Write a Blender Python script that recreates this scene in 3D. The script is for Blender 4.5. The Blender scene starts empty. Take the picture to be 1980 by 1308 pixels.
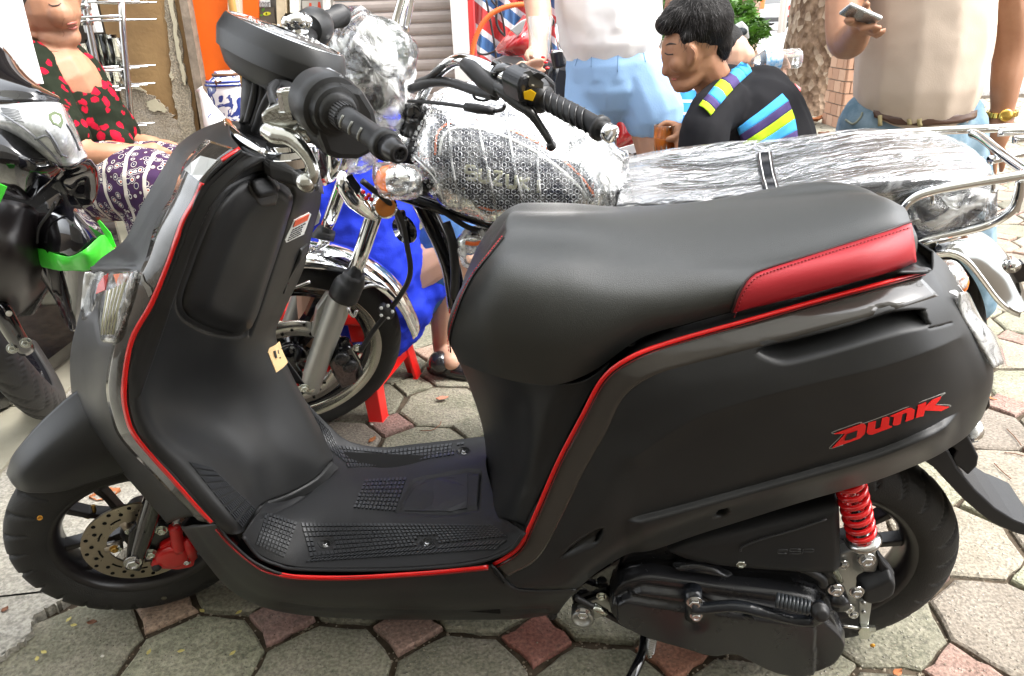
import bpy, bmesh, math, random
import numpy as np
from mathutils import Vector, Matrix, noise
from mathutils.bvhtree import BVHTree
random.seed(7)
C = bpy.context.scene.collection
sc = bpy.context.scene

# ------------------------------------------------------------------ camera, sky, sun, exposure
FOC, IW, IH, CAMH = 1430.0, 1980.0, 1308.0, 0.99
CAM = np.array([0.0, 0.0, CAMH])
_down = np.array([110.0, -3246.0, -FOC]); _down /= np.linalg.norm(_down)
_up = -_down
_y = np.array([0, 0, -1.0]); _y = _y - _up*_y.dot(_up); _y /= np.linalg.norm(_y)
_x = np.cross(_y, _up)
RC = np.stack([_x, _y, _up])                      # camera vector -> world vector
camd = bpy.data.cameras.new('camera'); camo = bpy.data.objects.new('camera', camd); C.objects.link(camo)
camd.sensor_width = 36.0; camd.lens = FOC/IW*36.0; camd.clip_start = 0.02; camd.clip_end = 500
m4 = Matrix.Identity(4)
for i in range(3):
    for j in range(3): m4[i][j] = RC[i][j]
m4[2][3] = CAMH
camo.matrix_world = m4
sc.camera = camo

SUN_EL, SUN_AZ = 56.0, 105.0                        # azimuth measured from +Y (away from camera) towards +X
world = bpy.data.worlds.new('World'); sc.world = world; world.use_nodes = True
wn = world.node_tree.nodes; wl = world.node_tree.links
bg = wn['Background']; sky = wn.new('ShaderNodeTexSky'); sky.sky_type = 'NISHITA'; sky.sun_disc = False
sky.sun_elevation = math.radians(SUN_EL); sky.sun_rotation = math.radians(SUN_AZ)
sky.dust_density = 6.0; sky.air_density = 1.0; sky.ozone_density = 1.0
hs = wn.new('ShaderNodeHueSaturation'); hs.inputs['Saturation'].default_value = 0.25; hs.inputs['Value'].default_value = 1.0
wl.new(sky.outputs[0], hs.inputs['Color'])
ov = wn.new('ShaderNodeMix'); ov.data_type = 'RGBA'; ov.blend_type = 'ADD'; ov.inputs[0].default_value = 1.0; ov.inputs[7].default_value = (2.6, 2.7, 2.8, 1)   # even overcast veil
wl.new(hs.outputs[0], ov.inputs[6]); wl.new(ov.outputs[2], bg.inputs[0]); bg.inputs[1].default_value = 0.15
sd = bpy.data.lights.new('sun', 'SUN'); sd.energy = .8; sd.angle = math.radians(16); sd.color = (1, 0.96, 0.9)
so = bpy.data.objects.new('sun', sd); C.objects.link(so)
_e, _a = math.radians(SUN_EL), math.radians(SUN_AZ)
sv = Vector((math.sin(_a)*math.cos(_e), math.cos(_a)*math.cos(_e), math.sin(_e)))
so.rotation_euler = sv.to_track_quat('Z', 'Y').to_euler()
sc.view_settings.view_transform = 'Standard'; sc.view_settings.look = 'None'
sc.view_settings.exposure = 1.8; sc.view_settings.gamma = 1.0; sc.view_settings.use_curve_mapping = False
sc.render.engine = 'CYCLES'

# ------------------------------------------------------------------ geometry of the place
def ray(px, py):
    v = RC @ np.array([px-IW/2, -(py-IH/2), -FOC]); return v/np.linalg.norm(v)
def W(px, py, Y):                                  # world point seen at px,py at distance Y along the ground
    r = ray(px, py); return CAM + r*(Y/r[1])
def G(px, py, z=0.0):                              # world point on a horizontal plane
    r = ray(px, py); return CAM + r*((z-CAMH)/r[2])
def proj(P):
    P = np.asarray(P, float); c = (P-CAM) @ RC
    return np.stack([IW/2+FOC*c[..., 0]/-c[..., 2], IH/2-FOC*c[..., 1]/-c[..., 2]], -1)
def ppm(P):                                        # photo pixels per metre at a point
    c = (np.asarray(P)-CAM) @ RC; return FOC/-c[2]
class Frame:                                       # a leaning vehicle: s forward, w to its near side, z up
    def __init__(s, c, head, lean, rad):
        h, l = math.radians(head), math.radians(lean)
        s.u = np.array([-math.cos(h), math.sin(h), 0]); w0 = np.array([-math.sin(h), -math.cos(h), 0]); Z = np.array([0, 0, 1.])
        s.up = Z*math.cos(l)+w0*math.sin(l); s.w = w0*math.cos(l)-Z*math.sin(l)
        s.O = np.array(c)-s.up*rad; s.O[2] = 0
    def __call__(s, px, py, wv):
        r = ray(px, py); t = (wv-(CAM-s.O).dot(s.w))/r.dot(s.w); return CAM+t*r
    def at(s, a, w_, z): return s.O+s.u*a+s.w*w_+s.up*z
    def co(s, P):
        d = np.asarray(P)-s.O; return np.array([d.dot(s.u), d.dot(s.w), d.dot(s.up)])
    def mir(s, P): P = np.asarray(P); return P-2*(P-s.O).dot(s.w)[..., None]*s.w if P.ndim > 1 else P-2*(P-s.O).dot(s.w)*s.w
S = Frame((.47, .93, .207), 8, 7, .207)            # the black scooter
M = Frame((.715, 1.478, .29), 9, 9, .29)           # the wrapped motorcycle

# ------------------------------------------------------------------ materials
MATS = {}
def nt(m): return m.node_tree.nodes, m.node_tree.links
def mat(name, col, rough=0.5, metal=0.0, spec=0.5, bump=0.0, bscale=200.0, var=0.0, vscale=8.0, col2=None, coat=0.0, trans=0.0, emit=0.0, rvar=0.0, alpha=1.0, sheen=0.0, ior=1.45):
    if name in MATS: return MATS[name]
    m = bpy.data.materials.new(name); m.use_nodes = True; n, l = nt(m); b = n['Principled BSDF']
    c = tuple(col)+(1,) if len(col) == 3 else col
    if rough >= .75: spec = .18
    b.inputs['Base Color'].default_value = c; b.inputs['Roughness'].default_value = rough; b.inputs['Metallic'].default_value = metal
    b.inputs['Specular IOR Level'].default_value = spec; b.inputs['Coat Weight'].default_value = coat
    b.inputs['Transmission Weight'].default_value = trans; b.inputs['Alpha'].default_value = alpha; b.inputs['IOR'].default_value = ior
    if sheen: b.inputs['Sheen Weight'].default_value = sheen
    if emit: b.inputs['Emission Color'].default_value = c; b.inputs['Emission Strength'].default_value = emit
    tc = n.new('ShaderNodeTexCoord')
    if var or rvar:
        t = n.new('ShaderNodeTexNoise'); t.inputs['Scale'].default_value = vscale; t.inputs['Detail'].default_value = 8; t.inputs['Roughness'].default_value = .65
        l.new(tc.outputs['Object'], t.inputs['Vector'])
        if var:
            mx = n.new('ShaderNodeMix'); mx.data_type = 'RGBA'
            c2 = col2 if col2 else [max(0, x*(1-var)) for x in col[:3]]
            mx.inputs[6].default_value = c; mx.inputs[7].default_value = tuple(c2)+(1,)
            r = n.new('ShaderNodeValToRGB'); r.color_ramp.elements[0].position = .38; r.color_ramp.elements[1].position = .62
            l.new(t.outputs['Fac'], r.inputs[0]); l.new(r.outputs[0], mx.inputs[0]); l.new(mx.outputs[2], b.inputs['Base Color'])
        if rvar:
            mr = n.new('ShaderNodeMapRange'); mr.inputs[1].default_value = .3; mr.inputs[2].default_value = .7
            mr.inputs[3].default_value = rough-rvar; mr.inputs[4].default_value = rough+rvar
            l.new(t.outputs['Fac'], mr.inputs[0]); l.new(mr.outputs[0], b.inputs['Roughness'])
    if bump:
        t2 = n.new('ShaderNodeTexNoise'); t2.inputs['Scale'].default_value = bscale; t2.inputs['Detail'].default_value = 4
        l.new(tc.outputs['Object'], t2.inputs['Vector'])
        bp = n.new('ShaderNodeBump'); bp.inputs['Strength'].default_value = bump; bp.inputs['Distance'].default_value = .002
        l.new(t2.outputs['Fac'], bp.inputs['Height']); l.new(bp.outputs[0], b.inputs['Normal'])
    MATS[name] = m; return m
def film(name, tint, fac, rough, bscale, bstr, stretch=(1, 1, 1), thresh=(.45, .6), kind='noise', dist=.004, gl_=.95):
    """clear wrinkled plastic: see-through with white glossy creases"""
    m = bpy.data.materials.new(name); m.use_nodes = True; n, l = nt(m)
    for x in list(n): n.remove(x)
    out = n.new('ShaderNodeOutputMaterial'); tr = n.new('ShaderNodeBsdfTransparent'); tr.inputs[0].default_value = (.97, .98, .98, 1)
    pb = n.new('ShaderNodeBsdfPrincipled'); pb.inputs['Base Color'].default_value = tuple(tint)+(1,); pb.inputs['Roughness'].default_value = rough
    pb.inputs['Specular IOR Level'].default_value = 1.0; pb.inputs['Coat Weight'].default_value = 1.0; pb.inputs['Coat Roughness'].default_value = .08
    gl = n.new('ShaderNodeBsdfGlossy'); gl.inputs['Roughness'].default_value = .07; gl.inputs[0].default_value = (1, 1, 1, 1)
    tc = n.new('ShaderNodeTexCoord'); mp = n.new('ShaderNodeMapping'); mp.inputs['Scale'].default_value = stretch
    l.new(tc.outputs['Object'], mp.inputs[0])
    if kind == 'vor':
        t = n.new('ShaderNodeTexVoronoi'); t.inputs['Scale'].default_value = bscale; h = t.outputs['Distance']
    else:
        t = n.new('ShaderNodeTexNoise'); t.inputs['Scale'].default_value = bscale; t.inputs['Detail'].default_value = 6; t.inputs['Distortion'].default_value = 1.2; h = t.outputs['Fac']
    l.new(mp.outputs[0], t.inputs['Vector'])
    r = n.new('ShaderNodeValToRGB'); r.color_ramp.elements[0].position = thresh[0]; r.color_ramp.elements[1].position = thresh[1]
    l.new(h, r.inputs[0])
    ml = n.new('ShaderNodeMath'); ml.operation = 'MULTIPLY_ADD'; ml.inputs[1].default_value = fac; ml.inputs[2].default_value = .06
    l.new(r.outputs[0], ml.inputs[0])
    bp = n.new('ShaderNodeBump'); bp.inputs['Strength'].default_value = bstr; bp.inputs['Distance'].default_value = dist
    l.new(h, bp.inputs['Height']); l.new(bp.outputs[0], pb.inputs['Normal']); l.new(bp.outputs[0], gl.inputs['Normal'])
    fr = n.new('ShaderNodeFresnel'); fr.inputs[0].default_value = 1.5; l.new(bp.outputs[0], fr.inputs['Normal'])
    ad = n.new('ShaderNodeMath'); ad.operation = 'MULTIPLY_ADD'; ad.inputs[1].default_value = gl_; ad.inputs[2].default_value = .02; ad.use_clamp = True
    l.new(fr.outputs[0], ad.inputs[0])
    m1 = n.new('ShaderNodeMixShader'); l.new(ml.outputs[0], m1.inputs[0]); l.new(tr.outputs[0], m1.inputs[1]); l.new(pb.outputs[0], m1.inputs[2])
    m2 = n.new('ShaderNodeMixShader'); l.new(ad.outputs[0], m2.inputs[0]); l.new(m1.outputs[0], m2.inputs[1]); l.new(gl.outputs[0], m2.inputs[2])
    l.new(m2.outputs[0], out.inputs[0]); MATS[name] = m; return m

matte = mat('matte_black_paint', (.0165, .017, .018), rough=.40, var=.25, col2=(.022, .0225, .023), spec=.45, bump=.06, bscale=900, rvar=.04, vscale=5)
plastic = mat('black_moulded_plastic', (.016, .0165, .018), rough=.5, spec=.4, bump=.18, bscale=1400)
gloss = mat('glossy_black_film', (.012, .011, .011), rough=.10, coat=1.0, rvar=.05, vscale=20)
redline = mat('red_pinstripe', (.75, .012, .012), rough=.25, coat=.5)
redleather = mat('red_vinyl', (.42, .02, .03), rough=.42, bump=.25, bscale=900)
seatm = mat('charcoal_seat_vinyl', (.022, .024, .023), rough=.38, spec=.95, bump=.3, bscale=1100)
chrome = mat('chrome', (.86, .87, .88), rough=.06, metal=1.0)
chromew = mat('brushed_steel', (.62, .62, .62), rough=.22, metal=1.0, rvar=.06, vscale=40)
alu = mat('cast_aluminium', (.60, .60, .58), rough=.33, metal=1.0, bump=.2, bscale=500, rvar=.08, vscale=30)
silverp = mat('silver_paint', (.42, .42, .40), rough=.38, metal=.7, bump=.06, bscale=700)
zinc = mat('zinc_bolt', (.62, .64, .58), rough=.25, metal=1.0)
rubber = mat('tyre_rubber', (.018, .0175, .017), rough=.68, spec=.35, bump=.35, bscale=500, var=.35, vscale=12, col2=(.03, .029, .027), rvar=.1)
rubber2 = mat('black_rubber', (.016, .016, .017), rough=.45, bump=.1, bscale=600)
blackgl = mat('gloss_black_paint', (.006, .006, .008), rough=.06, coat=1.0)
semib = mat('satin_black_engine', (.015, .0155, .018), rough=.25, spec=.6, bump=.1, bscale=700, rvar=.05, vscale=20)
redgl = mat('red_lacquer', (.62, .008, .01), rough=.16, coat=.8)
rimm = mat('black_alloy', (.014, .012, .013), rough=.28, spec=.6)
discm = mat('brake_disc_steel', (.42, .36, .29), rough=.33, metal=1.0, bump=.25, bscale=300, rvar=.08, vscale=60)
whitep = mat('white_paper', (.8, .8, .78), rough=.6)
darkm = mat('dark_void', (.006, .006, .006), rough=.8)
skinm = None

# ------------------------------------------------------------------ mesh helpers
def tag(o, label=None, cat=None, group=None, kind=None):
    if label: o['label'] = label
    if cat: o['category'] = cat
    if group: o['group'] = group
    if kind: o['kind'] = kind
    return o
def thing(name, loc, label, cat, group=None):
    o = bpy.data.objects.new(name, None); C.objects.link(o); o.location = Vector(loc); o.empty_display_size = .05
    return tag(o, label, cat, group)
def rootloc(p):
    v = np.zeros(3)
    while p is not None: v = v+np.array(p.location); p = p.parent
    return v
def mk(name, V, F, m, parent=None, smooth=True, bevel=0, subd=0, thick=0, angle=None):
    V = np.asarray(V, float)-rootloc(parent)
    me = bpy.data.meshes.new(name); me.from_pydata([tuple(v) for v in V], [], [tuple(f) for f in F]); me.update()
    o = bpy.data.objects.new(name, me); C.objects.link(o)
    if m is not None:
        for x in (m if isinstance(m, (list, tuple)) else [m]): me.materials.append(x)
    if parent is not None: o.parent = parent
    if smooth:
        me.polygons.foreach_set('use_smooth', [True]*len(me.polygons))
        if angle: 
            try: me.set_sharp_from_angle(angle=math.radians(angle))
            except Exception: pass
    if thick:
        s = o.modifiers.new('thickness', 'SOLIDIFY'); s.thickness = thick; s.offset = 0
    if bevel:
        b = o.modifiers.new('bevel', 'BEVEL'); b.width = bevel; b.segments = 2; b.limit_method = 'ANGLE'; b.angle_limit = math.radians(35)
        if hasattr(b, 'harden_normals'): b.harden_normals = False
    if subd:
        s = o.modifiers.new('subdivision', 'SUBSURF'); s.levels = subd; s.render_levels = subd
    return o
class MB:
    def __init__(s): s.V = []; s.F = []
    def add(s, V, F):
        n = len(s.V); s.V.extend([np.asarray(v, float) for v in V]); s.F.extend([tuple(i+n for i in f) for f in F]); return s
    def build(s, name, m, parent=None, **k): return mk(name, s.V, s.F, m, parent, **k)
    def box(s, c, sx, sy, sz, ax=None):
        X, Y, Z = (np.eye(3) if ax is None else ax); c = np.asarray(c, float); V = []
        for i in (-1, 1):
            for j in (-1, 1):
                for k in (-1, 1): V.append(c+np.asarray(X)*i*sx/2+np.asarray(Y)*j*sy/2+np.asarray(Z)*k*sz/2)
        return s.add(V, [(0, 1, 3, 2), (4, 6, 7, 5), (0, 4, 5, 1), (2, 3, 7, 6), (0, 2, 6, 4), (1, 5, 7, 3)])
    def tube(s, P, r, n=10, caps=True, sub=0, closed=False):
        P = cr(P, sub, closed) if sub else np.asarray(P, float)
        N = len(P); R = np.full(N, r, float) if np.isscalar(r) else resamp(r, N)
        T = np.gradient(P, axis=0) if not closed else (np.roll(P, -1, 0)-np.roll(P, 1, 0))
        T /= np.linalg.norm(T, axis=1)[:, None]+1e-12
        a = np.cross(T[0], [0, 0, 1.]); 
        if np.linalg.norm(a) < .1: a = np.cross(T[0], [0, 1., 0])
        a /= np.linalg.norm(a); V = []; ang = np.linspace(0, 2*np.pi, n, endpoint=False)
        for i in range(N):
            a = a-T[i]*a.dot(T[i]); a /= np.linalg.norm(a); b = np.cross(T[i], a)
            V += [P[i]+R[i]*(np.cos(t)*a+np.sin(t)*b) for t in ang]
        F = []
        for i in range(N if closed else N-1):
            k = (i+1) % N
            for j in range(n): F.append((i*n+j, i*n+(j+1) % n, k*n+(j+1) % n, k*n+j))
        if caps and not closed: F += [tuple(range(n))[::-1], tuple((N-1)*n+j for j in range(n))]
        return s.add(V, F)
    def lathe(s, prof, c, axis, n=24, caps=True):
        """prof: (along axis, radius)"""
        c = np.asarray(c, float); A = np.asarray(axis, float); A = A/np.linalg.norm(A)
        a = np.cross(A, [0, 0, 1.]); 
        if np.linalg.norm(a) < .1: a = np.cross(A, [1., 0, 0])
        a /= np.linalg.norm(a); b = np.cross(A, a); V = []
        for h, r in prof:
            for t in np.linspace(0, 2*np.pi, n, endpoint=False): V.append(c+A*h+max(r, 1e-5)*(np.cos(t)*a+np.sin(t)*b))
        F = []
        for i in range(len(prof)-1):
            for j in range(n): F.append((i*n+j, i*n+(j+1) % n, (i+1)*n+(j+1) % n, (i+1)*n+j))
        if caps and prof[0][1] > 1e-4: F.append(tuple(range(n))[::-1])
        if caps and prof[-1][1] > 1e-4: F.append(tuple((len(prof)-1)*n+j for j in range(n)))
        return s.add(V, F)
    def cyl(s, a, b, r, n=16, r2=None):
        a = np.asarray(a, float); b = np.asarray(b, float); L = np.linalg.norm(b-a)
        return s.lathe([(0, r), (L, r if r2 is None else r2)], a, b-a, n)
    def ball(s, c, r, sc=(1, 1, 1), n=14, ax=None):
        X = np.eye(3) if ax is None else np.asarray(ax); V = []; F = []; m_ = n//2
        for i in range(m_+1):
            p = math.pi*i/m_
            for j in range(n):
                t = 2*math.pi*j/n
                V.append(np.asarray(c)+r*(X[0]*sc[0]*math.sin(p)*math.cos(t)+X[1]*sc[1]*math.sin(p)*math.sin(t)+X[2]*sc[2]*math.cos(p)))
        for i in range(m_):
            for j in range(n): F.append((i*n+j, i*n+(j+1) % n, (i+1)*n+(j+1) % n, (i+1)*n+j))
        return s.add(V, F)
    def prism(s, P, d):
        """polygon P (3D points) extruded along vector d"""
        n = len(P); P = [np.asarray(p, float) for p in P]; d = np.asarray(d, float)
        return s.add(P+[p+d for p in P], [tuple(range(n))[::-1], tuple(range(n, 2*n))]+[(i, (i+1) % n, n+(i+1) % n, n+i) for i in range(n)])
def resamp(r, N):
    r = np.asarray(r, float); return np.interp(np.linspace(0, 1, N), np.linspace(0, 1, len(r)), r)
def cr(P, k, closed=False):
    """Catmull-Rom through P with k steps per span"""
    P = np.asarray(P, float); n = len(P)
    if n < 3 and not closed:
        return np.array([P[0]+(P[-1]-P[0])*t for t in np.linspace(0, 1, k+1)])
    Q = np.vstack([P[-1:], P, P[:2]]) if closed else np.vstack([2*P[0]-P[1], P, 2*P[-1]-P[-2]])
    t = np.linspace(0, 1, k, endpoint=False)[:, None]; out = []
    for i in range(n if closed else n-1):
        a, b, c, d = Q[i], Q[i+1], Q[i+2], Q[i+3]
        out.append(.5*((2*b)+(-a+c)*t+(2*a-5*b+4*c-d)*t**2+(-a+3*b-3*c+d)*t**3))
    if not closed: out.append(P[-1:])
    return np.vstack(out)
def crg(rows, ku, kv):
    """smooth grid through a grid of control points -> array (nu, nv, 3)"""
    R = np.array([cr(r, kv) for r in rows]); 
    return np.stack([cr(R[:, j], ku) for j in range(R.shape[1])], 1)
def gridfaces(a, b, closed=False):
    F = []
    for i in range(a-1):
        for j in range(b if closed else b-1):
            k = (j+1) % b; F.append((i*b+j, i*b+k, (i+1)*b+k, (i+1)*b+j))
    return F
def gridmesh(name, A, m, parent=None, **k):
    a, b = A.shape[:2]; return mk(name, A.reshape(-1, 3), gridfaces(a, b), m, parent, **k)
def bvh(A):
    a, b = A.shape[:2]; return BVHTree.FromPolygons([tuple(v) for v in A.reshape(-1, 3)], gridfaces(a, b))
def hit(T, px, py, off=0.0):
    r = ray(px, py); h = T.ray_cast(Vector(CAM), Vector(r))
    if h[0] is None:
        best = None
        for k in range(1, 16):
            for a in range(8):
                q = ray(px+k*2*math.cos(a*.785), py+k*2*math.sin(a*.785)); g = T.ray_cast(Vector(CAM), Vector(q))
                if g[0] is not None: best = g; break
            if best: break
        if best is None: return None
        h = best; t = (np.array(h[0])-CAM).dot(r); p = CAM+r*t
    else: p = np.array(h[0])
    n = np.array(h[1]); 
    if n.dot(r) > 0: n = -n
    return p+n*off
def ribbon(name, T, path, wpx, off, m, parent, sub=6, thick=.0012):
    """a flat line lying on a surface: path in photo pixels, width in pixels"""
    P = cr(np.array(path, float), sub); tg = np.gradient(P, axis=0); tg /= np.linalg.norm(tg, axis=1)[:, None]; nr = np.stack([-tg[:, 1], tg[:, 0]], 1)
    ww = resamp(wpx, len(P)) if not np.isscalar(wpx) else np.full(len(P), wpx)
    L = [hit(T, *(p-q*w/2), off) for p, q, w in zip(P, nr, ww)]; R_ = [hit(T, *(p+q*w/2), off) for p, q, w in zip(P, nr, ww)]
    ok = [i for i in range(len(P)) if L[i] is not None and R_[i] is not None]
    A = np.array([[L[i], (L[i]+R_[i])/2, R_[i]] for i in ok]); return gridmesh(name, A, m, parent, thick=thick)
def inpoly(P, poly):
    x, y = P[:, 0], P[:, 1]; r = np.zeros(len(P), bool); n = len(poly)
    for i in range(n):
        x1, y1 = poly[i]; x2, y2 = poly[(i+1) % n]
        c = ((y1 > y) != (y2 > y)) & (x < (x2-x1)*(y-y1)/((y2-y1) if y2 != y1 else 1e-9)+x1); r ^= c
    return r
def dseg(P, path, closed=False):
    """distance of pixels P to a polyline"""
    path = np.asarray(path, float); D = np.full(len(P), 1e9); n = len(path)
    for i in range(n if closed else n-1):
        a, b = path[i], path[(i+1) % n]; ab = b-a; t = np.clip(((P-a) @ ab)/(ab @ ab+1e-9), 0, 1)
        D = np.minimum(D, np.linalg.norm(P-(a+t[:, None]*ab), axis=1))
    return D
def depthsmooth(A, n, k=.5):
    """even out how far a surface bulges while its outline stays where it is"""
    D = np.linalg.norm(A-CAM, axis=2); R_ = (A-CAM)/D[..., None]
    for _ in range(n):
        L = D.copy(); L[1:-1, 1:-1] = (D[2:, 1:-1]+D[:-2, 1:-1]+D[1:-1, 2:]+D[1:-1, :-2])/4; D = D*(1-k)+L*k
    return CAM+R_*D[..., None]
def sstep(x): x = np.clip(x, 0, 1); return x*x*(3-2*x)
def dent(A, poly, depth, soft, d, sub=0):
    """push grid vertices seen inside a pixel polygon along d, with a soft wall"""
    sh = A.shape; V = A.reshape(-1, 3); p = proj(V)
    if sub: poly = cr(poly, sub, True)
    ins = inpoly(p, poly); D = dseg(p, poly, True); k = np.where(ins, sstep(D/soft), 0); V = V+k[:, None]*depth*np.asarray(d); return V.reshape(sh)
def step(A, path, h, soft, d, x0, x1):
    """everything seen below the path stands proud by h"""
    sh = A.shape; V = A.reshape(-1, 3); p = proj(V); Q = cr(np.array(path, float), 6); yl = np.interp(p[:, 0], Q[:, 0], Q[:, 1])
    k = sstep((p[:, 1]-yl)/soft)*sstep((p[:, 0]-x0)/40)*sstep((x1-p[:, 0])/40)*sstep((yl+70-p[:, 1])/60); return (V+k[:, None]*h*np.asarray(d)).reshape(sh)
def groove(A, path, depth, wpx, d, sub=0):
    sh = A.shape; V = A.reshape(-1, 3); p = proj(V)
    if sub: path = cr(path, sub)
    k = 1-sstep(dseg(p, path)/wpx); return (V+k[:, None]*depth*np.asarray(d)).reshape(sh)
def decal(name, T, polys, off, m, parent, thick=.0008, step=None):
    """flat print: polygons in photo pixels laid on a surface"""
    bm = bmesh.new()
    for poly in polys:
        P = []
        n = len(poly)
        for i in range(n):
            a, b = np.array(poly[i], float), np.array(poly[(i+1) % n], float); k = max(1, int(np.linalg.norm(b-a)/(step or 12)))
            P += [a+(b-a)*j/k for j in range(k)]
        vs = []
        for p in P:
            h = hit(T, p[0], p[1], off)
            if h is not None: vs.append(bm.verts.new(h-rootloc(parent)))
        if len(vs) > 2:
            try: bm.faces.new(vs).normal_update()
            except Exception: pass
    bmesh.ops.triangulate(bm, faces=bm.faces[:])
    me = bpy.data.meshes.new(name); bm.to_mesh(me); bm.free(); me.materials.append(m)
    o = bpy.data.objects.new(name, me); C.objects.link(o); o.parent = parent
    s = o.modifiers.new('thickness', 'SOLIDIFY'); s.thickness = thick; s.offset = 0; return o
def bolt(name, c, axis, r, m, parent, h=None, socket=True, washer=True, sides=6):
    h = h or r*.9; b = MB(); A = np.asarray(axis, float)/np.linalg.norm(axis); c = np.asarray(c, float)
    if washer: b.lathe([(0, r*1.35), (r*.18, r*1.35), (r*.22, r*1.25), (r*.22, 0)], c, A, 20)
    b.lathe([(0, r), (h*.82, r), (h, r*.86), (h, r*.55), (h*(.75 if socket else 1.05), r*.5), (h*(.75 if socket else 1.1), 0)], c, A, sides)
    return b.build(name, m, parent, smooth=False, bevel=r*.06)
def unit(v): v = np.asarray(v, float); return v/np.linalg.norm(v)
def blob(name, parts, m, parent=None, vox=.008, smooth=6, disp=None, fac=.5):
    """one continuous skin around overlapping limbs: parts = ('t', pts, radii) | ('b', centre, r, scale, axes)"""
    b = MB()
    for p in parts:
        if p[0] == 't': b.tube(p[1], p[2], n=12, sub=p[3] if len(p) > 3 else 5); 
        else: b.ball(p[1], p[2], p[3] if len(p) > 3 else (1, 1, 1), ax=p[4] if len(p) > 4 else None)
        if p[0] == 't':
            P = p[1]; rr = p[2] if not np.isscalar(p[2]) else [p[2], p[2]]
            b.ball(P[0], rr[0]); b.ball(P[-1], rr[-1])
    o = b.build(name, m, parent)
    r = o.modifiers.new('remesh', 'REMESH'); r.mode = 'VOXEL'; r.voxel_size = vox; r.use_smooth_shade = True
    if smooth: s = o.modifiers.new('smooth', 'SMOOTH'); s.factor = fac; s.iterations = smooth
    if disp:
        t = bpy.data.textures.new(name+'_folds', 'CLOUDS'); t.noise_scale = disp[1]; t.noise_depth = 3
        d = o.modifiers.new('folds', 'DISPLACE'); d.texture = t; d.strength = disp[0]; d.texture_coords = 'LOCAL'
    return o
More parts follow.
